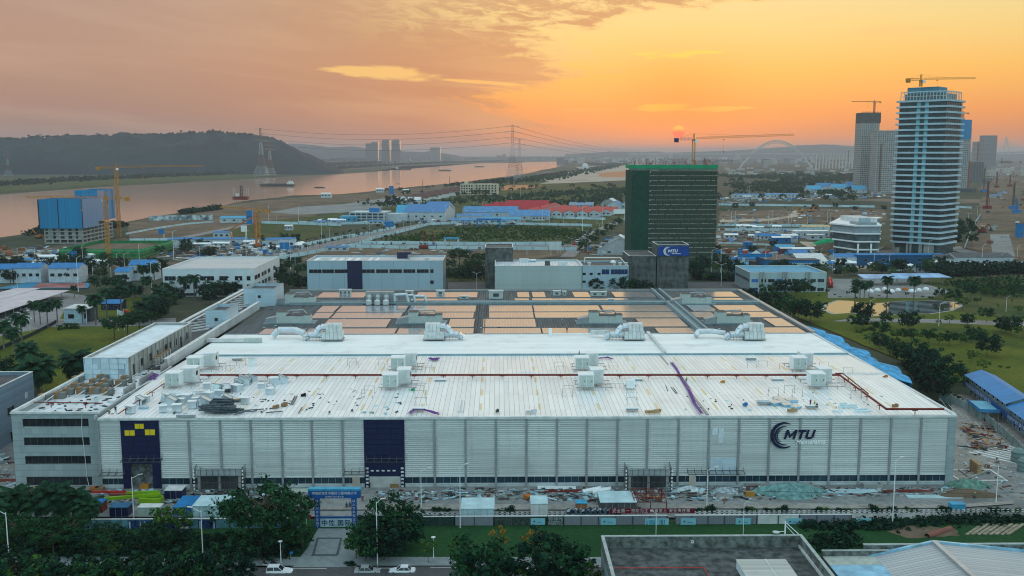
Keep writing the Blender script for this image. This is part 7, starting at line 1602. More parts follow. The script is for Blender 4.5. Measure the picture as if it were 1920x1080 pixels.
fspan('dark green mesh stretch of the front hoarding by the big tree',770,853,mat=M('dark mesh fence',(.02,.05,.045),.8,var=.4,sc=2));fspan('pale corrugated hoarding stretch below the arched canopy',853,926);fspan('dark planted stretch of hoarding between canopies',926,1026,mat=M('plant shadow fence',(.04,.06,.05),.8,var=.6,sc=1.5));fspan('black speckled stretch of hoarding right of the central booth',1026,1057,mat=M('speckled fence',(.02,.025,.03),.8,var=.9,sc=3,col2=(.3,.35,.36)))  # planted stretch has a mottled dark panel colour
fspan('long grey corrugated hoarding in the middle of the front',1057,1251);fspan('grey corrugated hoarding right of the white poster',1266,1420);fspan('grey corrugated hoarding at the right of the front',1500,1598);fspan('grey hoarding end panels with white window boards',1420,1500,mat=OFFW)
def poster(label,pa,pb,ya,yb,mat=None):
 xa,za=wy(pa,yb,YFn-.15);xb,zb=wy(pb,ya,YFn-.15);t_=thing('poster',label,'poster',(xa,YFn-.16,max(.05,za)));MB().box(0,0,0,xb-xa,.03,zb-max(.05,za)).build('sheet',mat or M('poster blue',(.22,.50,.58),.6,var=.1),t_);return t_,xb-xa,zb-max(.05,za)
INK=M('dark ink',(.03,.08,.16),.7)
for i,(pa,pb)in enumerate(((995,1022),(1126,1155),(1276,1305),(1379,1408),(1474,1503),(1605,1634))):
 t_,w,h=poster('pale blue poster hung on the front hoarding, %s from the left'%ordw(i+1),pa,pb,971.5,984);m_=MB();m_.lathe([(.18,0),(.18,.01)],k=10);o=m_.build('emblem',INK,t_);o.location=(w*.25,-.02,h*.5);o.rotation_euler=FRONT;MB().box(w*.45,-.02,h*.3,w*.8,-.005,h*.36).build('print_line',INK,t_)
t_,w,h=poster('large white-blue poster with a screen picture and small text columns',1209,1254,972,989);MB().box(w*.17,-.02,h*.12,w*.44,-.005,h*.8).build('picture',M('poster picture',(.10,.30,.40),.5,var=.6,sc=3),t_)
for k in range(4):MB().box(w*(.62+.06*k),-.02,h*.2,w*(.645+.06*k),-.005,h*.85).build('text_column',INK,t_)
for k in range(3):MB().box(w*.05,-.02,h*(.3+.15*k),w*.13,-.005,h*(.36+.15*k)).build('print_line',INK,t_)
xa=g(160,996)[0];YL=g(300,996)[1];t_=thing('site_hoarding','left front hoarding with a long curved row of deep blue poster panels','fence',(xa,YL,0));w=g(560,996)[0]-xa
MB().box(0,0,0,w,.1,2.4).build('panels',M('pale hoarding blue',(.10,.24,.30),.6,var=.4,sc=.6),t_);MB().box(-.1,-.1,2.4,w,.2,2.52).build('top_rail',OFFW,t_)
for k,(a,c)in enumerate(((241,268),(269,292),(308,334),(335,357),(372,405))):
 x1_,x2_=g(a,996)[0]-xa,g(c,996)[0]-xa;p_=MB().box(x1_,-.08,.25,x2_,-.005,2.2).build('blue_poster',M('deep blue poster %d'%(k%3),(.006,.02,.12),.6,var=1.5,sc=1.2+k*.3,col2=(.03,.10,.28)),t_);MB().box(x1_+.2,-.1,.5,x1_+.5,-.081,2.0).box(x2_-.5,-.1,.5,x2_-.2,-.081,2.0).build('scroll_mark',M('pale ink',(.4,.5,.6)),p_)
for i,(pa,pb,py_)in enumerate(((1300,1600,968),(1600,1930,966),(780,860,972),(930,1060,970))):
 xa,y=g(pa,py_);xb=g(pb,py_)[0];t_=thing('striped_barrier',('black and white striped pipe barrier, middle right stretch','black and white striped pipe barrier, far right stretch','striped barrier stretch by the big tree','striped barrier stretch by the central booth')[i],'barrier',(xa,y,0));w=xb-xa;n=int(w/.5)
 for zz in(.5,.95):MB().box(0,0,zz,w,.09,zz+.09).build('rail',BLK,t_)
 m_=MB()
 for k in range(0,n,2):
  for zz in(.49,.94):m_.box(k*.5,-.01,zz,k*.5+.5,.10,zz+.11)
 m_.build('white_stripes',OFFW,t_);p_=MB()
 for k in range(int(w/2.5)+1):p_.box(k*2.5,.1,0,k*2.5+.1,.2,1.05)
 p_.build('posts',WHT,t_)
YS_=g(1000,961)[1]
plants([(a,961+(i%2),.42+.12*(i%3))for i,a in enumerate((806,818,828,838,938,956,970,1110,1195,1308,1320,1332,1384,1398,1412,1440,1456,1470,1498,1532,1546,1576,1588,1640,1655,1672,1704,1718,1758,1772,1850,1862,1874,1888,1908))],['bush','dbush'],'low hedge bush behind the striped barrier, {}','clipped bushes along the striped barrier')
YGt=g(620,994)[1];xa=g(591,994)[0];xb=g(669,994)[0];BB=M('gate blue',(.012,.09,.32),.5)
zb0=wy(620,934,YGt)[1];zb1=wy(620,920,YGt)[1];gt_=thing('site_gateway','blue gateway with a lettered beam and lettered posts at the site entrance','gate',(0,YGt,0))
pw=.95;MB().box(xa,0,0,xa+pw,.8,zb0).build('gate_post',BB,gt_);MB().box(xb-pw,0,0,xb,.8,zb0).build('gate_post',BB,gt_)
xl,xr=wy(578,927,YGt)[0],wy(676,927,YGt)[0];MB().box(xl,-.15,zb0,xr,1.0,zb1+.05).build('beam',BB,gt_);MB().box(xl-.05,-.2,zb1+.05,xr+.05,1.05,zb1+.4).build('beam_cap',SBLU,gt_)
text('中国航空技术国际工程有限公司',.60,OFFW,gt_,'lettering',((xl+xr)/2,-.18,(zb0+zb1)/2+.26),FRONT,.006,.01,align='CENTER',sx=1.0,space=1.05)
text('总承包厂房扩建工程',.36,OFFW,gt_,'lettering',((xl+xr)/2,-.18,zb0+.3),FRONT,.002,.01,align='CENTER',space=1.2)
for xx in(xa+pw/2,xb-pw/2):
 for i,ch in enumerate('以人为本安全施工'):text(ch,.62,OFFW,gt_,'lettering',(xx,-.02,zb0-.6-i*.74),FRONT,.004,.01,align='CENTER')
gl_=thing('gate_leaves','closed white gate leaves with dark characters between the blue posts','gate',(0,YGt+.3,0));x0_,x1_=xa+pw+.02,xb-pw-.02;xm=(x0_+x1_)/2
for a,c,tx in((x0_,xm-.03,'中航'),(xm+.03,x1_,'国际')):
 lf=MB().box(a,0,.35,c,.08,2.25).build('gate_leaf',M('gate white',(.46,.60,.66),.6),gl_);MB().box(a,-.03,0,c,.1,.35).box(a,-.03,2.25,c,.1,2.6).build('gate_rail',BB,lf);text(tx,1.25,INK,lf,'lettering',((a+c)/2,-.02,1.28),FRONT,.03,.01,align='CENTER',space=1.15)
for l_,px_,py_,rz,ps,tp in(('person in dark clothes standing just inside the site gate',650.5,958,3.0,'stand',(.04,.06,.10)),('second person standing beside the first inside the gate',656.5,957,2.6,'stand',(.05,.06,.08)),('worker in rust red walking right of the gateway',680,944,.4,'walk',(.20,.06,.04)),('worker in dark clothes by the roller door',693,919,1.0,'stand',(.02,.02,.03)),('worker in white top standing by the roller door',697.5,917,2.0,'stand',(.3,.3,.32)),('worker in red walking across the yard at the right',1357,949,-1.2,'walk',(.35,.09,.03)),('worker in hard hat standing before the sand heap',1827,939,.2,'stand',(.10,.12,.10)),('worker standing on the pipe crib right of the left porch',990.5,946,1.2,'stand',(.03,.04,.06)),('worker seen beside the first one on the front yard',1008,945,-1.0,'walk',(.04,.05,.05)),('worker by the white slab on the front yard',873.5,944,.6,'walk',(.30,.16,.14)),('worker beside the steel cutting bench',1095,926,0,'stand',(.03,.03,.04))):
 x,y=g(px_,py_);person(x,y,.1,rz,l_,tp,helmet=(.7,.5,.05)if 'worker' in l_ and 'dark' not in l_ else None,pose=ps,vest=(.35,.06,.02)if 'in red' in l_ else None)
def heap(name,label,px_,py_,rx_,ry_,h,mat,seed):
 x,y=g(px_,py_);rs=random.Random(seed);m_=MB();n,k=10,22;v=[]
 for j in range(n+1):
  f=j/n
  for i in range(k):a=6.283*i/k;r_=(1-f)*(1+.18*math.sin(a*3+seed)+rs.uniform(-.07,.07));v.append((rx_*r_*math.cos(a),ry_*r_*math.sin(a),h*(1-(1-f)**1.6)*(1 if f<.9 else .98)+rs.uniform(-.05,.05)-.05))
 m_.v=v
 for j in range(n):
  for i in range(k):m_.f.append((j*k+i,j*k+(i+1)%k,(j+1)*k+(i+1)%k,(j+1)*k+i))
 o=m_.build(name,mat);o.location=(x,y,0);return kindof(o,label,'heap')
heap('sand_heap','brown sand heap at the right end of the factory front',1815,932,8,3.2,1.8,GR_DIRT,3);heap('rubble_heap','white rubble heap before the right part of the wall',1292,924,4.5,2.2,1.6,M('white rubble',(.45,.52,.54),.9,var=.4,sc=1.2,bump=1),4);heap('rubble_heap','grey and white rubble heap right of the white rubble',1362,925,4,2.2,1.5,M('grey rubble',(.30,.36,.38),.9,var=.6,sc=1.4,bump=1),5)
heap('netted_heap','big heap covered with green-white netting before the wall',1480,930,9.5,3.4,3.0,M('netting cover',(.13,.25,.24),.8,var=.4,sc=1.0,bump=1),6);heap('netted_heap','green netted scrap heap behind the sand heap',1815,916,6,3,2.2,M('green net cover',(.10,.20,.16),.8,var=.5,sc=1,bump=1),7);heap('soil_heap','brown soil mound beside the sandy lane at the podium',1572,468,26,12,6,GR_DIRT,8);heap('netted_heap','bright green netted mound behind the soil mound',1552,457,14,8,4.5,GNET,9)
heap('soil_heap','white and brown spoil at the left site entrance',20,880,6,4,1.2,GR_DUST,10)
for l_,a,c,w,d,mt in(('white coated slab stack near the centre of the front yard',1044,920,9,2.4,WHT),('pale flat sheet lying before the wall, left of the gateway',548,924,13,2,M('pale slab',(.42,.47,.40),.8)),('long dark red steel beams under the white duct',1070,925,14,1.6,RED),('red oxide beams at the right of the wall',1700,925,11,1.2,RED),('stack of pale sheets right of the netted heap',1600,926,12,2.6,PCAN),('second stack of pale sheets at the right end',1752,936,13,1.8,PCAN),('timber bundle below the right porch',1222,937,4.5,1.6,WOOD),('timber pallets at the left corner of the front',60,921,7,2.6,WOOD),('rusty bars at the left edge of the site',20,905,8,1.6,RED)):
 x,y=g(a,c);t_=thing('material_stack',l_,'stack',(x,y,0));
 for k in range(3):MB().obox((rnd.uniform(-.3,.3),0,.16+k*.2),(w*rnd.uniform(.85,1),d,.17),rnd.uniform(-.05,.05)).build('layer',mt,t_)
for i,(a,c)in enumerate(((1110,929),(1128,930))):
 x,y=g(a,c);t_=thing('duct_length',('white angled duct panel before the wall, left one','bundle of white ducts before the wall, right one')[i],'duct',(x,y,.4),.1);MB().tube((-2,0,.4),(2,.3,.9),.6,k=8).build('duct',WHT,t_);MB().tube((1.9,.3,.9),(2.1,.3,.95),.7,k=8).build('flange',FOIL,t_)
for l_,a,c,mt in(('orange-brown carton on the front yard near the centre',989,939,ORG),('yellow machine before the right canopy',1406,934,YEL),('orange carton at the foot of the office wing',178,924,ORG),('paler carton right of the orange one',187,924,CARD),('yellow box standing inside the navy entrance',272,919,YEL),('brown carton before the roller door',740,917,CARD)):
 x,y=g(a,c);t_=thing('carton',l_,'box',(x,y,0));MB().box(-.9,-.6,.12,.9,.6,1.3).build('box',mt,t_);MB().box(-1,-.7,0,1,.7,.11).build('pallet',WOOD,t_)
for i,(a,c,w)in enumerate(((1420,917,5.2),(1508,919,4.2),(1638,919,4.2))):
 x,y=g(a,c);w2=g(a+w*8.6,c)[0]-x;t_=thing('concrete_pit','open concrete pit box against the wall, %s from the left'%ordw(i+1),'pit',(x-w2/2,y,0));parapet_roof(0,0,w2,3,0,1.2,.25).build('pit_wall',CONC,t_);MB().box(.26,.26,.01,w2-.26,2.74,.06).build('pit_floor',DGRY,t_)
for i,(a,c)in enumerate(((1822,884),(1826,887),(1830,890),(1834,893))):
 x,y=g(a,c);t_=thing('timber_crate','tall slatted timber crate in the right yard, %s from the left'%ordw(i+1),'crate',(x,y,0));MB().box(-.45,-.4,0,.45,.4,2.9).build('panels',WOOD,t_);m_=MB()
 for zz in(.1,1.4,2.8):m_.box(-.5,-.46,zz,.5,-.401,zz+.1)
 m_.build('slats',M('pale timber',(.45,.33,.18),.8),t_)
for i in range(8):
 a=g(1836+i*9,862-i*2.0);kindof(MB().obox((a[0]+3,a[1],.35),(.8,11,.5),R(38)).build('precast_beam',OFFW),'pale precast beam lying in the right yard, %s from the left'%ordw(i+1),'beam','pale precast beams in the right yard')
for i,(a,c,s_)in enumerate(((1908,870,1.5),(1918,888,1.3))):
 x,y=g(a,c);t_=thing('storage_tank',('big','smaller')[i]+' round grey-green tank at the right edge of the yard','tank',(x,y,0));MB().lathe([(s_,0),(s_,3),(s_*.6,3.7),(.3,3.9)],k=14).build('shell',M('tank green',(.16,.24,.24),.5),t_);m_=MB()
 for zz in(.8,1.8,2.8):m_.lathe([(s_+.04,zz),(s_+.04,zz+.1)],k=14)
 m_.build('band',DGRY,t_)
x,y=g(1786,902);t_=thing('open_pit','fenced dark pit with pale rim at the right corner of the factory','pit',(x+1.2,y-1,0),R(0));MB().box(0,0,.02,10,7,.05).build('pit_floor',BLK,t_);parapet_roof(-.4,-.4,10.4,7.4,0,.6,.4).build('rim',OFFW,t_);MB().bar((1,0,.7),(9,6,.7),.3).bar((3,0,.6),(3,7,.6),.25).build('props',CONC,t_)
def site_office(label,px_,py_,w,d,h,rz,txt):
 x,y=g(px_,py_);t_=thing('site_office',label,'building',(x,y,0),rz);SW=M('site office wall',(.22,.33,.38),.6,var=.12)
 MB().box(0,0,-.2,w,d,h).build('walls',SW,t_);m_=MB();m_.quad((-1.2,-1.6,h-.2),(w+1,-1.6,h-.2),(w+1,d/2,h+1.5),(-1.2,d/2,h+1.5));m_.quad((-1.2,d/2,h+1.5),(w+1,d/2,h+1.5),(w+1,d+1,h-.2),(-1.2,d+1,h-.2));m_.build('roof',seamed('blue ribbed roof',(.006,.19,.46),0,1.0,.6,.1,.45,0,.1,60,.15)if 'blue ribbed roof' not in MATS else MATS['blue ribbed roof'],t_)
 for xg in(0,w):MB().quad((xg,0,h),(xg,d/2,h+1.45),(xg,d,h)).build('gable',SW,t_)
 MB().box(-1,-1.5,h*.46,w+.8,-.01,h*.48).build('balcony',GRY,t_);MB().box(-1,-1.62,h*.48,w+.8,-1.5,h*.48+1.3).build('letter_board',BB,t_)
 text(txt,1.15,OFFW,t_,'lettering',(1.0,-1.66,h*.48+.65),FRONT,.01,.01,space=1.45)
 n=int(w/3.6)
 for k in range(n):
  for zz in(.22,.76):window(t_,(k+.5)*w/n,0,h*zz,1.5,1.1,frame=WHT)
 for k in range(n+1):MB().bar((k*w/n,-1.5,0),(k*w/n,-1.5,h-.3),.1).build('post',GRY,t_)
a=g(1818,741);c=g(1891,797);aL=math.atan2(c[1]-a[1],c[0]-a[0]);LL=math.hypot(c[0]-a[0],c[1]-a[1])
site_office('two-storey site office with a blue ribbed roof and lettered balcony at the right',1818,741,LL,6.5,6.2,aL,'中国航空技术工程安全责任重于泰山')
c2=g(1897,801);site_office('second blue-roofed site office cut off by the right edge',1897,802,30,6.5,5.6,aL,'安全生产责任重于泰山安全')
x,y=g(1812,775);t_=thing('material_canopy','sky blue flat canopy on posts over timber in the right yard','canopy',(x,y,0),aL);MB().box(0,0,3.6,11,5,3.75).build('roof',M('canopy blue',(.10,.34,.48),.5,var=.15),t_);MB().box(-.1,-.12,3.3,11.1,0,4.2).box(11.001,0,3.3,11.1,5,4.2).build('fascia',M('fascia blue',(.04,.20,.42),.5),t_)
for a in(.3,5.5,10.6):
 for c in(.2,4.8):MB().bar((a,c,0),(a,c,3.6),.14).build('post',GRY,t_)
stuffpile('stored_materials','timber and steel stored under the blue canopy',[(1800,800),(1850,800),(1890,850),(1830,850)],150,[WOOD,RED,DGRY,CARD],1.8,1.4,220)
wall('grey-green propped hoarding along the right side yard',[(1762,752),(1800,765),(1850,795),(1886,826),(1930,868)],2.6,M('green grey hoarding',(.20,.27,.26),.8,var=.3,sc=.4),.15,'side_hoarding',posts=5)
for i in range(9):a=1775+i*17;c=764+i*11.5;x,y=g(a,c);kindof(MB().bar((x,y-.3,0),(x-1.6,y+1.2,2.4),.1).build('hoarding_prop',OFFW),'slanting white prop of the side hoarding, %s from the left'%ordw(i+1),'prop','slanting props of the side hoarding')
plants([(1790+i*8.6,744+i*6.9,.5)for i in range(16)],['bush','dbush'],'hedge bush between the side hoarding and the site offices, {}','hedge bushes along the side hoarding')
DECK=M('weathered asphalt roof',(.060,.070,.072),.9,var=.5,sc=.6,bump=.5,col2=(.11,.125,.125));PARW=M('mossy parapet',(.13,.145,.135),.9,var=.6,sc=.8,bump=.4)
zr_=9.0;A_=g(1128,1005,zr_);B_=g(1500,1003,zr_);t_=thing('flat_roof_building','dark flat-roofed building with a mossy parapet in the bottom right','building',(A_[0],120,0));w=B_[0]-A_[0]+.3;d=A_[1]-120+.2
MB().box(0,0,-.2,w,d,zr_-2.2).build('walls',M('pale side wall',(.24,.30,.32),.8,var=.1),t_);parapet_roof(0,0,w,d,zr_-2.2,2.1,.35).build('parapet',PARW,t_);parapet_roof(-.1,-.1,w+.1,d+.1,zr_-.1,.12,.55).build('coping',M('parapet coping',(.33,.37,.36),.8,var=.2,sc=1),t_)
MB().box(.36,.36,zr_-2.2,w-.36,d-.36,zr_-2.08).build('roof_deck',DECK,t_)
MB().box(w-.6,.4,zr_-2.07,w-.36,d-.4,zr_-1.6).build('kerb',OFFW,t_)
P=[(*g(a,c,7.2),7.2)for a,c in((1149,1065),(1320,1064),(1331,1084))];kindof(MB().path(P,.07,6).build('red_pipe',BRED),'thin bright red pipe crossing the dark flat roof','pipe')
for q in P[:2]:pass
a=g(1381,1049,8.4);c=g(1476,1054,8.4);t_=thing('roof_skylight','pale ribbed roof box on the dark flat roof','skylight',(a[0],a[1]-16,6.9));w2=c[0]-a[0];MB().box(0,0,0,w2,16,1.4).build('walls',PALE,t_);m_=MB();m_.box(-.1,-.1,1.41,w2+.1,16.1,1.5);m_.build('top',seamed('ribbed skylight top',(.42,.44,.42),1,.45,.6,.15,.5),t_);MB().box(w2*.58,0,1.501,w2*.60,16.1,1.56).build('rib',OFFW,t_)
MB().box(0,0,0,1,1,1)
a=g(1402,1009,8.2);t_=thing('roof_notice','tiny white notice on the inner face of the mossy parapet','sign',(g(1297,1010,8.3)[0],A_[1]-.22,8.0));MB().box(-.22,-.03,-.25,.22,0,.25).build('plate',WHT,t_);MB().box(-.12,-.045,-.1,.12,-.031,.1).build('mark',BRED,t_)
x,y=g(1500,1003,zr_);t_=thing('roof_post','white post with braces and a dish-like lamp on the parapet corner','post',(x-2.4,y+.4,zr_));MB().bar((0,0,-2),(0,0,2.2),.18).bar((.2,0,1.9),(2.4,0,-.1),.12).bar((0,-.2,1.6),(1.6,-.2,-.1),.10).build('post',WHT,t_);MB().lathe([(.1,0),(.55,.08),(.6,.2),(.1,.28)],(-1.5,0,.2),10).build('lamp_dish',LGRY,t_);MB().bar((0,0,.5),(-1.5,0,.4),.08).build('arm',WHT,t_)
zc2=7.6;A_=g(1625,1030,zc2);B_=g(1990,1024,zc2);w=B_[0]-A_[0];RG=g(1760,1025,9.0);t_=thing('warehouse','warehouse with a pale ribbed gable roof in the bottom right corner','building',(A_[0],118,0));d=A_[1]-118;xr_=RG[0]-A_[0]
RS=seamed('pale ribbed sheet',(.40,.42,.43),1,.75,.6,.2,.5,0,.1,60,.12)
MB().box(0,0,-.2,w,d,zc2-1.2).build('walls',PARW,t_);m_=MB();m_.quad((0,0,zc2-1.1),(xr_,0,zc2+1.3),(xr_,d-.6,zc2+1.3),(0,d-.6,zc2-1.1));m_.quad((xr_,0,zc2+1.3),(w,0,zc2-1.1),(w,d-.6,zc2-1.1),(xr_,d-.6,zc2+1.3));m_.build('roof',RS,t_)
MB().bar((xr_,0,zc2+1.36),(xr_,d-.6,zc2+1.36),.8).build('ridge_cap',STEEL,t_);m_=MB();m_.quad((0,d-.62,zc2-1.1),(xr_,d-.62,zc2+1.35),(w,d-.62,zc2-1.1),(w,d-.62,0),(0,d-.62,0));m_.build('gable',PARW,t_)
m_=MB().bar((0,d-.5,zc2-1.0),(xr_,d-.5,zc2+1.4),.5).bar((xr_,d-.5,zc2+1.4),(w,d-.5,zc2-1.0),.5);m_.build('verge_flashing',SBLU_L,t_);MB().box(-.4,d,0,w,d+.4,zc2+.7).build('parapet',PARW,t_);MB().box(-.5,d-.05,zc2+.7,w,d+.5,zc2+.82).build('coping',MATS['parapet coping'],t_)
a=g(1548,1040,7.0);c=g(1640,1040,7.0);t_=thing('lean_to','low blue and rust-flecked flat metal roof between the two buildings','building',(a[0]-.5,118,0));w=c[0]-a[0]+1;d=a[1]-118
MB().box(0,0,-.2,w,d,6.6).build('walls',PARW,t_);MB().box(0,d-3.4,6.6,w,d,6.75).build('rear_sheet',M('rust flecked sheet',(.36,.42,.38),.7,var=.2,sc=.8,col2=(.44,.48,.42)),t_);MB().box(0,0,6.6,w,d-3.41,6.73).build('blue_sheet',M('blue grey sheet',(.22,.42,.55),.6,var=.25,sc=.4),t_);MB().box(-.1,d+.01,5,w+2,d+.3,7.6).build('parapet',PARW,t_);MB().box(-.1,d-.05,7.6,w+2,d+.36,7.72).build('coping',MATS['parapet coping'],t_)
a=g(1738,1012);c=g(1782,997);kindof(MB().tube((*a,.6),(*c,.6),.6,k=14,cap=False).tube((*a,.6),(*c,.6),.5,k=14,cap=False).build('rusty_pipe',M('rusty pipe',(.20,.08,.06),.8)),'short rusty pipe lying on the dark grass at the right','pipe')
for i in range(8):
 a=g(1812+i*11,1008);c=g(1842+i*11,988);d_=(c[0]-a[0],c[1]-a[1]);kindof(MB().obox(((a[0]+c[0])/2,(a[1]+c[1])/2,.4+.1*(i%2)),(math.hypot(*d_),.55,.5),math.atan2(d_[1],d_[0])).build('concrete_pile',M('weathered pile',(.24,.21,.15),.9,var=.3,sc=1)),'long weathered pile lying on the grass at the right, %s from the left'%ordw(i+1),'pile','weathered piles lying in a row on the grass')
for i,(pts)in enumerate(([(-70,610),(130,545),(64,545),(-70,583)],[(-70,583),(75,541),(30,541),(-70,566)])):
 z=3.4;P=[g(a,c,z)for a,c in pts];t_=thing('parking_canopy',('nearer','farther')[i]+' long pale solar canopy over the left car park','canopy',(0,0,0));MB().prism(P,z,z+.25).build('roof',M('pale canopy roof',(.50,.44,.46),.6,var=.12,sc=.2),t_)
 for k in range(7):q=Vector((*P[0],0)).lerp(Vector((*P[1],0)),(k+.5)/7);MB().bar((q.x-1,q.y+.6,0),(q.x-1,q.y+.6,z),.25).build('post',GRY,t_)
cs=[]
for i,(a,c,kd)in enumerate(((12,602,'silver'),(25,597.5,'black'),(30,592,'white'),(42,588,'black'),(46,584,'white'),(50,600,'whitesedan'),(53,581,'silver'),(63,579,'red'),(72,576,'black'),(80,574,'silver'),(82,571,'white'),(8,606,'whitesedan'),(104,577,'black'),(96,568,'silver'))):
 x,y=g(a,c);cs.append(car(kd,x,y,R(160),{'silver':'silver','black':'black','white':'white suv','whitesedan':'white sedan','red':'red'}[kd]+' car parked by the left canopies, %s from the left'%ordw(i+1),'cars parked by the left canopies'))
t_=thing('gatehouse','small pale panelled gatehouse with a sloping rear roof on the left','building',(*g(121,608),0));MB().box(0,0,0,8,6,6.5).build('walls',seamed('gatehouse cladding',(.36,.48,.54),2,1.0,.6,.05,.5,0,.1,1.4,.1),t_);MB().box(-.3,-.3,6.5,10.5,12,6.9).build('roof',OFFW,t_);MB().box(8.01,4,0,9.6,11.6,6.4).build('rear_wall',DGRY,t_);window(t_,3,0,3.4,2.4,1.8);window(t_,8,2,3.2,2,2.2,'+x')
wall('dark picket fence running across the left lawn',[(-40,676),(60,632),(100,611),(106,607)],1.8,M('dark fence',(.02,.03,.035),.7),.1,'picket_fence',cat='fence');wall('dark green fence behind the left palms',[(200,577),(262,547),(268,543)],2.0,M('dark fence',(.02,.03,.035)),.1,'mesh_fence',cat='fence')
hb=[]
for i,(a,c)in enumerate(((113,621),(124,618),(135,618),(144,618))):
 x,y=g(a,c);t_=thing('clipped_hedge','boxy clipped hedge in front of the gatehouse, %s from the left'%ordw(i+1),'hedge',(x,y,0),0,'boxy clipped hedges by the gatehouse');rs=random.Random(i);m_=MB()
 for _ in range(260):p=(rs.uniform(-1,1),rs.uniform(-1,1),rs.uniform(.2,2.6));leafblob(m_,p,.3,1,.3,rs)
 m_.build('foliage',SHRUB,t_)
FL=[('white and blue flag',(.45,.5,.55),222),('red flag',(.45,.02,.02),234),('red and yellow flag',(.50,.10,.02),239)]
for l_,c_,a in FL:
 x,y=g(a,622);t_=thing('flagpole',l_+' drooping on a pole behind the penthouse','flag',(x,y,0));MB().tube((0,0,0),(0,0,9.5),.09,.05,6).build('pole',WHT,t_);m_=MB();n=8
 for k in range(n):x0_,x1_=k*.28,(k+1)*.28;m_.quad((x0_,math.sin(k)*.2,9.2-k*.12),(x1_,math.sin(k+1)*.2,9.2-(k+1)*.12),(x1_,math.sin(k+1)*.25,7.5-(k+1)*.18),(x0_,math.sin(k)*.25,7.5-k*.18))
 m_.build('cloth',M(l_,c_,.7,var=.3,sc=1.2),t_)
yr=KY-1.9
for l_,px_,kd,rz in(('white hatchback car parked at the kerb left of the forecourt',524,'white',0),('silver-green sedan parked right of the forecourt',689,'silver',0),('white sedan with sunroof parked right of the silver one',754,'whitesedan',math.pi)):car(kd,wy(px_,1072,yr)[0],yr,rz,l_)
car('white',wy(980,1072,yr)[0],yr,0,'white car half hidden by the trees at the kerb');car('silver',wy(1372,1060,yr+1)[0]-18,yr,0,'silver car hidden behind the dark trees at the kerb')
def bike(label,px_,py_,rz,mat,scooter=True,rider=True):
 x,y=g(px_,py_);t_=thing('scooter' if scooter else 'bicycle',label,'scooter' if scooter else 'bicycle',(x,y,.14),rz)
 for s_ in(-.62,.62):
  w_=MB().tube((s_,-.05,.3),(s_,.05,.3),.3,k=12).build('wheel',TYRE,t_)
 f=MB().bar((-.62,0,.3),(-.2,0,.55),.1).bar((-.2,0,.45),(.35,0,.4),.16).bar((.62,0,.3),(.42,0,.95),.08);f.build('frame',mat,t_);MB().box(-.6,-.13,.62,.0,.13,.74).build('saddle',BLK,t_);MB().bar((.42,-.3,.98),(.42,.3,.98),.05).build('handlebar',BLK,t_)
 if scooter:MB().box(-.75,-.15,.35,-.25,.15,.6).box(.38,-.2,.35,.48,.2,.9).build('fairing',mat,t_)
 return t_
for l_,px_,py_,mt,rl in(('white scooter with two riders on the pavement, left',496,1064,WHT,'rider in dark clothes on the white scooter'),('dark scooter just behind the white car',514,1063,BLK,'rider in black on the dark scooter'),('white scooter on the pavement at the tree pits',880,1063,WHT,'rider in pale clothes on the pavement scooter'),('second white scooter on the pavement at the tree pits',896,1063,OFFW,'rider in white on the second pavement scooter')):
 bike(l_,px_,py_,R(100)if px_>800 else R(150),mt);x,y=g(px_,py_);person(x-(.0),y,.14-.12,(R(100)if px_>800 else R(150))-math.pi/2,rl,(.5,.5,.52)if 'white on' in rl or 'pale' in rl else(.03,.03,.03),pose='sit')
for i,(a,c)in enumerate(((803,1060),(856,1060),(1007,1061),(570,1056),(480,1058),(735,1058))):
 x,y=g(a,c);t_=thing('tree_pit','green planted tree pit on the pavement, %s from the left'%ordw(sorted([803,856,1007,570,480,735]).index(a)+1),'tree pit',(x,y,0),0,'planted tree pits on the pavement');parapet_roof(-1.1,-.8,1.1,.8,.03,.14,.15).build('kerb',CONC,t_);m_=MB();rs=random.Random(i)
 for _ in range(60):leafblob(m_,(rs.uniform(-.9,.9),rs.uniform(-.6,.6),.25),.15,1,.2,rs)
 m_.build('plants',SHRUB,t_)
for i,(a,c)in enumerate(((683,852),(597,941),)):pass
for i,(a,c)in enumerate(((868,1004),(839,1034),(1541,1004))):x,y=g(a,c);t_=thing('manhole_cover','round pale cover in the dark lawn, %s from the left'%ordw((2,1,3)[i]),'manhole cover',(x,y,0));MB().lathe([(.9,0),(.9,.22)],k=16).build('rim',CONC,t_);MB().lathe([(.65,.221),(.62,.28)],k=16).build('lid',DGRY,t_)
x,y=g(346,1014);t_=thing('utility_cabinet','white utility cabinet standing among the left trees','cabinet',(x,y,0));MB().box(-.6,-.5,0,.6,.5,2.6).build('housing',OFFW,t_);MB().box(-.5,-.54,.2,.5,-.501,2.4).build('door',PALE,t_)
x,y=g(608,1068);t_=thing('street_sign','small blue street sign on a post by the kerb','sign',(wy(546,1060,y)[0],y,0));MB().tube((0,0,0),(0,0,3),.05,k=6).build('post',GRY,t_);MB().obox((.1,0,3.1),(.6,.05,.45),.3).build('plate',BLUE,t_)
x,y=g(575,992);t_=thing('red_flag','small bright red flag on a pole left of the gateway','flag',(x,y,0));MB().tube((0,0,0),(0,0,3.0),.05,k=6).build('pole',WHT,t_);m_=MB();m_.quad((0,0,2.9),(.6,.1,2.7),(1.0,0,3.0),(.9,0,2.2),(.4,.1,2.1),(0,0,2.2));m_.build('cloth',M('flag red',(.7,.01,.01),.6),t_)
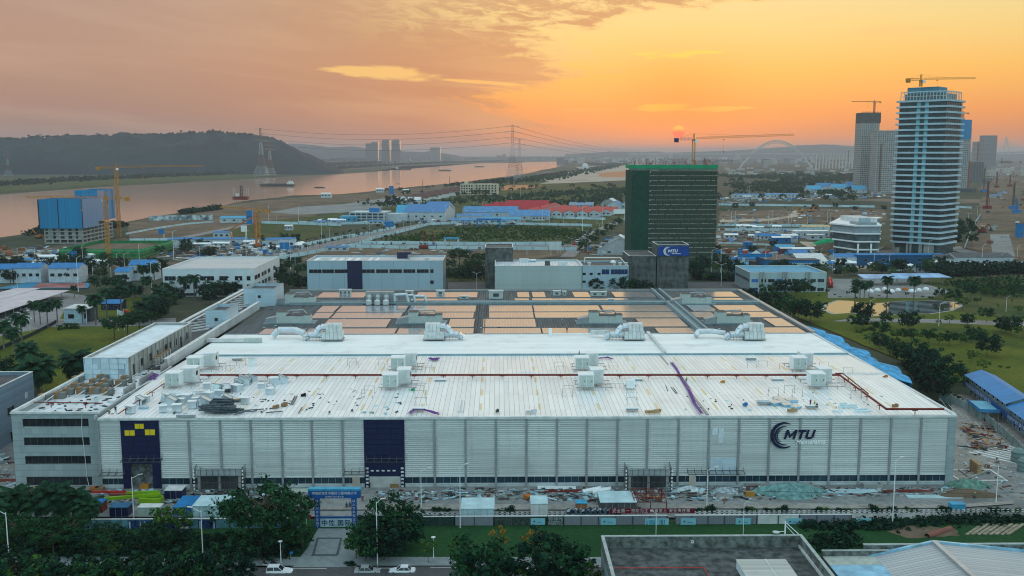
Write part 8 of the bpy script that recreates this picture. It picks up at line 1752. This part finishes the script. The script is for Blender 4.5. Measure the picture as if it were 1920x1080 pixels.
# ============================================================ STREET LAMPS
lamps([(18,1062,'single',math.pi,1.1),(381,1052,'single',math.pi,1.05),(708,1064,'post',0,1.0),(790,958,'single',0,.95),(251,972,'single',0,.95),(1229,1048-2,'post',math.pi,.7),(1325,956,'single',0,.95),(1867,948,'single',math.pi,.95),(1393,1012,'post',0,.6),(863,994,'post',0,1.05),(1673,985,'post',0,1.1)],'white street lamp near the factory front, {}','street lamps around the factory front')
lamps([(527,1060,'globe'),(813,1052,'globe')],'low lamp with round head on the front lawn, {}','low globe lamps on the front lawn')
lamps([(83,735,'single',0,.8),(163,610,'post'),(180,596,'post',0,.7),(26,590,'post'),(57,624,'post',0,.6),(33,547,'single'),(67,500,'post'),(124,502,'single'),(147,547,'post',0,1.5),(156,502,'post',0,1.2),(175,530,'single'),(209,530,'single'),(220,502,'single'),(234,512,'single',0,1.3),(262,500,'post',0,1.2),(285,548,'post',0,1.3),(326,487,'post',0,1.6),(375,487,'single'),(437,490,'single'),(462,488,'post',0,1.6),(545,505,'post',0,1.5),(554,516,'post')],'white lamp post on the left grounds, {}','lamp posts on the left grounds')
lamps([(505,478,'single'),(533,479,'double'),(577,474,'single'),(603,452,'post',0,1.5),(618,452,'double'),(656,456,'single'),(693,446,'double'),(696,438,'single'),(740,433,'double'),(757,433,'single'),(770,424,'post'),(812,424,'post',0,1.4),(835,420,'post',0,1.6),(857,408,'single'),(867,402,'single'),(888,395,'double'),(905,392,'single'),(924,386,'double'),(948,382,'double'),(959,377,'single'),(976,372,'post',0,1.5),(1003,372,'single'),(1022,368,'post',0,1.2),(560,414,'post',0,1.3),(504,414,'post',0,1.4),(519,420,'single')],'lamp post along the left avenue beyond the workshop, {}','lamp posts along the left avenue')
lamps([(1072,475,'double'),(1086,468,'single'),(1099,459,'double'),(1112,451,'single'),(1124,443,'double'),(1137,437,'single'),(1151,428,'double'),(1170,421,'single'),(1092,439,'post',0,2.0),(1130,421,'post',0,2.0),(1102,477,'single'),(1017,423,'post',0,1.3),(1030,423,'post',0,1.3),(1119,421,'single'),(988,478,'single'),(1033,478,'single'),(894,547,'double',0,.9),(1046,476,'double'),(1056,424,'post')],'lamp post along the avenue left of the netted block, {}','lamp posts along the central avenue')
lamps([(1303,493,'post'),(1334,510,'single',0,1.5),(1351,513,'single',0,1.6),(1352,537,'double',0,1.1),(1435,502,'post',0,1.2),(1455,502,'single',0,.9),(1538,502,'post'),(1422,572,'single',0,.9),(1561,508,'post'),(1638,506,'single',0,1.2),(1667,504,'single'),(1740,493,'post',0,1.2),(1773,503,'single',0,1.0),(1877,502,'single'),(1840,503,'post',0,1.2),(1906,497,'post'),(1631,597,'single',0,.9),(1760,613,'single',0,1.1),(1886,586,'single',0,.8),(1483,600,'single',math.pi,.7)],'lamp post in the park and yards on the right, {}','lamp posts on the right grounds')
lamps([(1371,422,'post',0,1.2),(1378,422,'post',0,1.2),(1441,422,'post',0,1.2),(1447,422,'post',0,1.2),(1478,422,'post',0,1.2),(1484,422,'post',0,1.1),(1514,423,'post',0,1.2),(1520,423,'post',0,1.1),(1551,423,'post',0,1.2),(1557,423,'post',0,1.1),(1354,385,'post',0,1.2),(1404,380,'post',0,2),(1793,435,'post',0,1.5),(1815,420,'double'),(1832,405,'double')],'thin lamp post beyond the right-hand plots, {}','thin lamp posts beyond the right plots')
x1_,y1_=g(1325,950);wire('thin black cable slung along the front yard',[(g(1180,940)[0],g(1180,940)[1],1.9),(g(1460,940)[0],g(1460,940)[1],2.2),(g(1700,940)[0],g(1700,940)[1],2.0),(g(1990,935)[0],g(1990,935)[1],1.6)],.035,None,'cable',.3,BLK,'slung_cable')
for l_,a,c,w,h,z,mt in(('blue direction board beside the left court',138,497,5,4,5,BLUE),('blue direction board by the podium',303,452,5,4,6,BLUE),('blue direction board left of the avenue mouth',534,478,7,5,4,BLUE),('dark blue board by the avenue bend',730,431,8,5,3,BLUE),('white overhead board on the central avenue',1162,411,14,5,6,WHT),('white board at the left avenue',458,450,5,5,7,WHT),('pale board behind the pale hall',1041,474,9,6,2,PALE),('white board beside the netted block',1306,497,4,6,4,OFFW)):
 x,y=g(a,c);t_=thing('direction_board',l_,'sign',(x,y,0));MB().box(-w/2,0,z,w/2,.3,z+h).build('board',mt,t_);MB().bar((w*.4,.4,0),(w*.4,.4,z+h),.35).build('post',WHT,t_)
x,y=g(734,366);t_=thing('blue_sign','small blue upright sign on the river bank','sign',(x,y,0));MB().box(-4,0,0,4,1,16).build('board',BLUE,t_);MB().box(-4.5,-.2,-.1,4.5,1.2,1.5).build('base',CONC,t_)
for l_,a,c,yt in(('dark pole on the river bank left of the cream block',793,366,338),('dark pole on the near bank below the river beacon',843,355,331),('thin pole at the river bank by the avenue',1080,312,302)):x,y=g(a,c);t_=thing('bank_pole',l_,'pole',(x,y,0));h=wy(a,yt,y)[1];MB().bar((0,0,0),(0,0,h),.9).build('shaft',DGRY,t_);MB().box(-1.2,-1.2,0,1.2,1.2,1).build('base',CONC,t_)
vh=[]
for a,c,kd in((1078,459,'red'),(1083,455,'white'),(1088,452,'silver'),(1096,445,'white'),(1150,420,'silver'),(1159,416,'black'),(1165,413,'white'),(805,420,'white'),(798,421,'black'),(815,417,'silver'),(822,416,'red'),(828,415,'white')):
 x,y=g(a,c);vh.append(car(kd,x,y,R(76),'x','small cars on the far avenues',1.6))
number(vh,'small far vehicle on the avenues, {}')
# ============================================================ TREES
plants([(a,c,s_,k)for a,c,s_,k in((1404,572,1.0,'dark'),(1420,584,1.1,'dark'),(1440,570,1.15,'broad'),(1446,590,1.15,'dark'),(1465,578,.9,'broad'),(1470,602,1.2,'broad'),(1497,600,1.1,'dark'),(1520,606,1.15,'dark'),(1508,560,1.05,'broad'),(1494,556,1.1,'dark'),(1463,552,.9,'dark'))],None,'dark tree against the rear right corner of the factory, {}','dark trees at the rear right corner of the factory')
plants([(1650,656,.7,'dark'),(1668,668,.8,'broad'),(1690,682,.9,'dark'),(1712,694,1.1,'broad'),(1726,702,1.1,'light'),(1728,715,1.2,'dark'),(1728,722,1.3,'dark'),(1742,738,1.35,'dark'),(1764,742,1.1,'broad'),(1748,752,1.2,'dark'),(1740,696,.9,'broad'),(1630,645,.65,'light'),(1760,722,1.1,'dark')],None,'dark tree along the right side of the factory, {}','dark trees along the right side wall')
plants([(1603,620,.7,'broad'),(1618,616,.6,'dark'),(1640,620,.65,'light'),(1660,612,.6,'broad'),(1648,636,.8,'broad'),(1680,640,.7,'light'),(1700,644,.65,'broad'),(1719,640,.7,'light'),(1740,645,.7,'broad'),(1760,648,.65,'light'),(1780,650,.7,'broad'),(1800,648,.7,'light'),(1822,646,.8,'broad'),(1840,642,.8,'light'),(1704,620,.9,'dark'),(1850,670,1.0,'dark'),(1800,680,.5,'bush'),(1822,682,.7,'light'),(1843,698,.7,'light'),(1875,690,.5,'bush'),(1890,692,.6,'bush'),(1760,612,.55,'ball'),(1780,608,.6,'light'),(1814,612,.7,'dark'),(1850,606,.8,'broad'),(1895,630,.9,'dark'),(1916,636,.8,'light'),(1878,624,.7,'dark')]+[(1610+i*11,625-(i%3)*4+i*.9,.8,'bush')for i in range(20)],None,'park tree or shrub right of the factory, {}','scattered trees and shrubs in the right park')
plants([(1618,605,1.05,'dark'),(1633,560,.6,'bush'),(1648,556,.5,'bush'),(1590,556,.55,'ball'),(1575,558,.5,'bush'),(1565,554,.5,'bush'),(1605,560,.6,'bush'),(1548,572,.6,'dbush'),(1535,556,.5,'bush'),(1551,553,.6,'ball'),(1663,561,.9,'ball'),(1700,558,.55,'ball'),(1730,558,.55,'bush'),(1745,560,.8,'bush'),(1760,563,.7,'broad'),(1776,566,.6,'light'),(1790,572,.9,'broad'),(1805,582,1.0,'light'),(1820,562,.9,'broad'),(1832,574,.9,'ball'),(1700,604,.5,'bush'),(1673,605,.35,'bush'),(1850,556,.7,'light'),(1862,548,.7,'broad'),(1878,560,.8,'light'),(1900,556,.8,'broad'),(1870,580,.6,'sapling'),(1896,570,.6,'sapling'),(1910,590,.6,'light'),(1840,592,.6,'bush')],None,'tree or shrub around the pond, {}','trees and shrubs around the pond')
plants([(1612,565,1.0),(1604,560,.9),(1663,560,1.05),(1713,566,1.15),(1602,572,.85),(1629,558,.9),(1620,563,.85)],['palm'],'tall palm standing by the pond, {}','tall palms by the pond')
plants([(1806,708,.9,'smallpalm'),(1799,700,1.0,'smallpalm'),(1812,722,.9,'smallpalm')],None,'pale small palm on the lawn left of the site office, {}','small palms on the right lawn')
woodland('hedge_thicket','dark green thicket behind the scrub meadow on the right',[(1760,519),(1800,515),(1860,513),(1920,512),(1990,512)],900,7,.75,LEAFD,31,5)
woodland('meadow_saplings','rows of thin young trees over the dry meadow on the right',[(1790,535),(1860,530),(1920,530),(1990,535),(1900,545),(1800,540),(1850,552),(1930,550)],420,4,.5,LEAF,32,9)
woodland('hedge_thicket','dark hedge and trees along the road right of the netted block',[(1300,523),(1345,525),(1395,527)],300,5,.55,LEAFD,33,2)
woodland('hedge_thicket','dark roadside hedge between the workshop and the concrete tower',[(842,519),(908,519)],300,6,.55,LEAFD,34,8)
plants([(846,508,.9),(862,505,1.1),(878,505,1.0),(892,507,.9),(900,503,.9),(852,523,.8),(872,523,.8),(890,523,.9)],['broad','umbrella','light'],'roadside tree between the workshop and the dark concrete tower, {}','roadside trees right of the workshop')
plants([(1118,553,1.1,'dark'),(1138,551,1.1,'dark'),(1160,553,1.15,'dark'),(1180,554,1.1,'broad'),(1198,555,1.0,'dark'),(1213,556,.9,'dark'),(852,551,.55,'dbush')],None,'dark rounded tree before the concrete block behind the factory, {}','dark trees before the concrete block')
plants([(1382,506,.85),(1400,507,.6),(1451,509,1.0),(1468,509,.95),(1488,509,1.05),(1512,509,1.0),(1532,509,1.05),(1571,512,1.1),(1592,512,1.0),(1614,512,1.0),(1630,512,.9),(1653,512,1.1),(1675,513,1.0),(1693,512,1.2),(1718,513,1.2),(1735,512,1.1),(1754,512,1.0),(1780,511,1.2),(1810,509,1.3),(1828,509,1.2)],['ball'],'round clipped street tree behind the right-hand yards, {}','round street trees behind the right yards')
plants([(1300,512,1.0),(1318,510,1.1),(1340,513,.9),(1362,516,1.1),(1376,516,1.1),(1330,498,.8),(1350,502,1.1),(1305,525,1.1),(1322,528,.7),(1355,530,.6)],['broad','dark','light'],'tree at the foot of the green-netted block, {}','trees at the foot of the netted block')
plants([(1356+i*16.2,424.2,.75)for i in range(13)],['ball','sapling'],'small tree between the hoardings on the right plot, {}','small trees between the right-hand hoardings')
plants([(1795,452,1.5,'broad'),(1812,450,2.0,'broad'),(1790,462,1.3,'dark'),(1780,470,1.1,'light'),(1822,462,1.2,'broad')],None,'tree standing right of the white tower base, {}','trees right of the white tower base')
plants([(575+i*12,470-i*2.9,1.0)for i in range(19)],['ball','sapling'],'young roadside tree on the left avenue, near side, {}','young roadside trees on the left avenue')
plants([(540+i*13,466-i*2.75,1.0)for i in range(14)],['sapling','ball'],'young roadside tree on the left avenue, far side, {}','young roadside trees on the left avenue')
plants([(1086+i*5.5,478-i*3.9,1.1)for i in range(15)],['ball','broad','light'],'roadside tree right of the central avenue, {}','roadside trees right of the central avenue')
plants([(1052+i*5.5,468-i*3.0,.95)for i in range(11)],['ball','light'],'roadside tree left of the central avenue, {}','roadside trees left of the central avenue')
plants([(1000+i*17,421,.6)for i in range(6)]+[(868+i*11,421,.8)for i in range(8)],['ball'],'small tree along the rear hoarding of the green field, {}','small trees along the rear field hoarding')
plants([(735,392,2.2,'dark'),(752,388,1.6,'broad'),(770,386,1.4,'broad'),(724,412,1.1,'dark'),(804,414,1.2,'palm'),(812,413,1.1,'palm'),(888,368,1.3,'dark'),(900,366,1.2,'broad'),(912,366,1.3,'dark'),(925,363,1.2,'broad'),(870,369,1.1,'broad'),(858,368,1.0,'dark'),(934,362,1.2,'dark')],None,'larger tree on the plain beyond the avenue, {}','larger trees on the plain beyond the avenue')
rs=random.Random(9)
plants([(rs.uniform(720,1170),rs.uniform(352,402),rs.uniform(.7,1.5))for _ in range(70)],['far'],'scattered tree on the green plain, {}','scattered trees on the green plain')
plants([(rs.uniform(1345,1600),rs.uniform(340,382),rs.uniform(.9,1.8))for _ in range(60)],['far'],'scattered tree on the hazy plain right of the netted block, {}','scattered trees on the hazy right plain')
plants([(26,672,1.01),(8,660,1.08),(42,650,1.22),(90,617,1.15),(76,610,0.94),(65,606,0.88),(108,606,0.94),(180,612,1.35),(201,596,1.35),(228,593,1.35),(155,608,0.74),(250,575,1.08),(276,562,1.22),(345,560,1.15),(365,563,1.15),(178,560,1.08),(199,556,1.01),(224,560,1.08),(270,540,1.22),(290,540,1.22),(140,560,0.68)],['palm'],'royal palm on the left grounds, {}','royal palms on the left grounds')
plants([(72,745,1.75,'datepalm'),(146,728,1.6,'datepalm'),(52,690,1.2,'datepalm'),(88,720,1.0,'smallpalm'),(268,604,1.3,'datepalm'),(284,594,1.3,'datepalm'),(302,577,1.2,'datepalm'),(90,760,.9,'smallpalm'),(46,660,.8,'smallpalm'),(36,676,.8,'smallpalm')],None,'spreading palm on the left lawn, {}','spreading palms on the left lawn')
plants([(300,600,1.2,'dark'),(315,590,1.1,'broad'),(285,612,1.2,'dark'),(262,628,.9,'umbrella'),(240,634,.8,'umbrella'),(215,640,.8,'umbrella'),(330,570,1.0,'dark'),(20,735,1.0,'dark'),(45,742,1.0,'broad'),(5,728,1.1,'dark'),(75,698,.8,'broad'),(60,720,.9,'dark'),(112,757,.55,'light'),(300,562,1.0,'broad'),(385,563,1.0,'dark'),(402,561,1.0,'broad'),(419,560,1.0,'dark'),(434,557,.9,'dark'),(395,570,.9,'dark'),(316,556,.9,'broad'),(255,560,.9,'dark'),(236,566,.9,'broad'),(212,570,.7,'dark'),(205,618,.6,'bush'),(212,615,.5,'bush')],None,'dark leafy tree left of the factory, {}','leafy trees left of the factory')
plants([(8,530,1.0),(20,531,.9),(46,529,.9),(66,517,1.0),(78,515,.9),(100,505,1.0),(120,506,1.1),(140,507,1.1),(118,529,1.0),(134,529,1.0),(165,512,1.1),(185,512,1.1),(200,516,1.1),(160,522,1.0),(180,524,1.0),(192,527,.9),(228,505,.9),(262,508,.9),(290,509,1.1),(300,512,1.0),(182,546,.9),(205,545,.9),(225,545,1.0),(243,544,.9),(35,504,.8),(276,522,.9),(210,504,.9),(150,500,.9)],['broad','dark','ball'],'tree among the site cabins on the left, {}','trees among the left site cabins')
plants([(520,530,1.1),(528,538,1.0),(540,522,1.1),(548,541,1.0),(535,550,1.0),(560,530,1.0),(565,546,1.0),(518,515,1.1),(560,510,.9),(548,500,.8),(570,518,.9),(552,512,.8)],['dark','broad','palm'],'tree between the white office block and the workshop, {}','trees between the office block and the workshop')
plants([(500,1040,1.12,'umbrella'),(468,1032,.85,'umbrella'),(545,1024,.78,'umbrella'),(530,1046,.7,'broad'),(568,1034,.5,'broad'),(735,1030,1.15,'broad'),(712,1035,.8,'dark'),(760,1030,.95,'dark'),(685,1058,.85,'broad'),(700,1052,.7,'dark'),(668,1052,.7,'light'),(720,1055,.9,'dark'),(432,1044,.55,'dark'),(455,1055,.6,'broad'),(400,1040,.45,'dark'),(490,1052,.7,'dark')],None,'large tree beside the gateway forecourt, {}','large trees beside the gateway')
fl=[]
rs=random.Random(33)
for i in range(46):fl.append((4+i*9.6+rs.uniform(-4,4),rs.choice((1024,1032,1040,1047)),rs.uniform(.26,.42)if i>16 else rs.uniform(.38,.62),rs.choice(('broad','dark','dark','light','light','umbrella'))))
plants(fl,None,'dark tree in the belt at the bottom left, {}','dark belt of trees at the bottom left')
plants([(-5,1000,.9,'datepalm'),(30,985,1.0,'datepalm'),(70,985,.95,'datepalm'),(105,985,1.1,'datepalm'),(140,985,1.0,'datepalm'),(165,990,.8,'datepalm')],None,'spreading palm before the office wing, {}','palms before the office wing')
def wrow(xs,keys,fmt,group,y=149.5):
 out=[plant(keys[i%len(keys)],x+rnd.uniform(-.8,.8),y+rnd.uniform(-1.2,1.2),s_,None,group)for i,(x,s_)in enumerate(xs)];number(out,fmt)
wrow([(-82+i*2.9,rnd.uniform(.8,1.12))for i in range(14)],['broad','dark','light'],'leafy tree along the bottom edge at the left, {}','median trees along the bottom edge at the left')
wrow([(-2.6,1.25),(.4,1.0),(-4.6,.9),(8.2,1.15),(10.6,1.05),(6.0,.8),(12.8,1.0),(-1.0,1.05)],['broad','light','light','dark'],'dense median tree in the bottom middle, {}','dense median trees in the bottom middle')
plants([(rnd.uniform(1300,1860),rnd.uniform(503,520),rnd.uniform(.6,1.1))for _ in range(34)],['broad','dark','light'],'tree among the yards right of the netted block, {}','trees among the right-hand yards')
plants([(rnd.uniform(1345,1560),rnd.uniform(463,498),rnd.uniform(.5,.9))for _ in range(22)]+[(rnd.uniform(1345,1660),rnd.uniform(388,396),rnd.uniform(.6,1.1))for _ in range(18)],['bush','dark','ball'],'shrub or small tree on the right-hand building plots, {}','shrubs and trees on the right building plots')
plants([(rnd.uniform(300,560),rnd.uniform(455,486),rnd.uniform(.6,1.0))for _ in range(20)]+[(rnd.uniform(0,280),rnd.uniform(486,512),rnd.uniform(.6,1.0))for _ in range(20)],['ball','broad','dark'],'small tree among the left-hand building plots, {}','small trees on the left building plots')
plants([(803,1060,1.05,'sapling'),(856,1060,1.1,'sapling'),(936,1050,1.1,'autumn'),(1002,1057,1.1,'autumn'),(1015,1061,.8,'sapling'),(314,1010,.9,'light'),(336,1012,.9,'light'),(290,985,.8,'sapling'),(300,1000,1.0,'sapling'),(660,1066,.4,'dbush'),(655,1062,.4,'dbush')],None,'young slender tree on the front lawn, {}','young slender trees on the front lawn')
woodland('lawn_undergrowth','dark undergrowth below the bottom left trees',[(-40,1030),(120,1030),(300,1032),(480,1036),(560,1038)],700,1.8,.35,LEAFD,41,3)
woodland('fence_undergrowth','dark shrubs along the fence at the right',[(1500,992),(1640,990),(1760,982),(1920,980)],420,1.7,.32,LEAFD,42,1.2)
woodland('lawn_undergrowth','shrubs between the dark flat roof and the warehouse',[(1530,1030),(1580,1024),(1600,1014)],120,1.9,.35,LEAFD,43,2)
woodland('verge_shrubs','shrubs along the left kerb of the site',[(0,840),(25,822)],60,1.8,.35,SHRUB,44,1)
plants([(905+i*13,980-(i%2)*3,.45)for i in range(9)]+[(780+i*11,975,.42)for i in range(7)],['bush','dbush'],'shrub along the planted stretch of front hoarding, {}','shrubs along the front hoarding')
rs=random.Random(55);m_=MB()
ax,ay=g(790,1046);bx_,by=g(1128,990)
for _ in range(9000):
 x,y=rs.uniform(ax-4,bx_+40),rs.uniform(ay,by);a=rs.random()*3.14;h=rs.uniform(.12,.3);m_.quad((x-.06*math.cos(a),y-.06*math.sin(a),.1),(x+.06*math.cos(a),y+.06*math.sin(a),.1),(x+rs.uniform(-.1,.1),y+rs.uniform(-.1,.1),h+.25))
kindof(m_.build('lawn_grass',leafmat('grass blades',(.03,.085,.025))),'short grass on the dark green front lawn',None,None,'stuff')
# ============================================================ unused prototypes, haze
prune()
for k,(o,used)in CARP.items():
 if not used:
  for c in list(KIDS.get(o.name,[])):bpy.data.objects.remove(c)
  bpy.data.objects.remove(o)
hz=MB().box(-33000,-3500,-1.5,33000,33000,215).build('haze',None);hz['kind']='stuff';hz['label']='thin evening haze over the whole plain'
hm=bpy.data.materials.new('haze');hm.use_nodes=True;q=NB(hm.node_tree);hm.node_tree.nodes.remove(hm.node_tree.nodes['Principled BSDF'])
pv=q.n('ShaderNodeVolumePrincipled');pv.inputs['Color'].default_value=(.56,.60,.68,1);pv.inputs['Density'].default_value=8e-5;pv.inputs['Anisotropy'].default_value=.3
q.l(pv.outputs[0],[n for n in hm.node_tree.nodes if n.type=='OUTPUT_MATERIAL'][0].inputs['Volume']);hz.data.materials.append(hm)
hm.cycles.homogeneous_volume=True
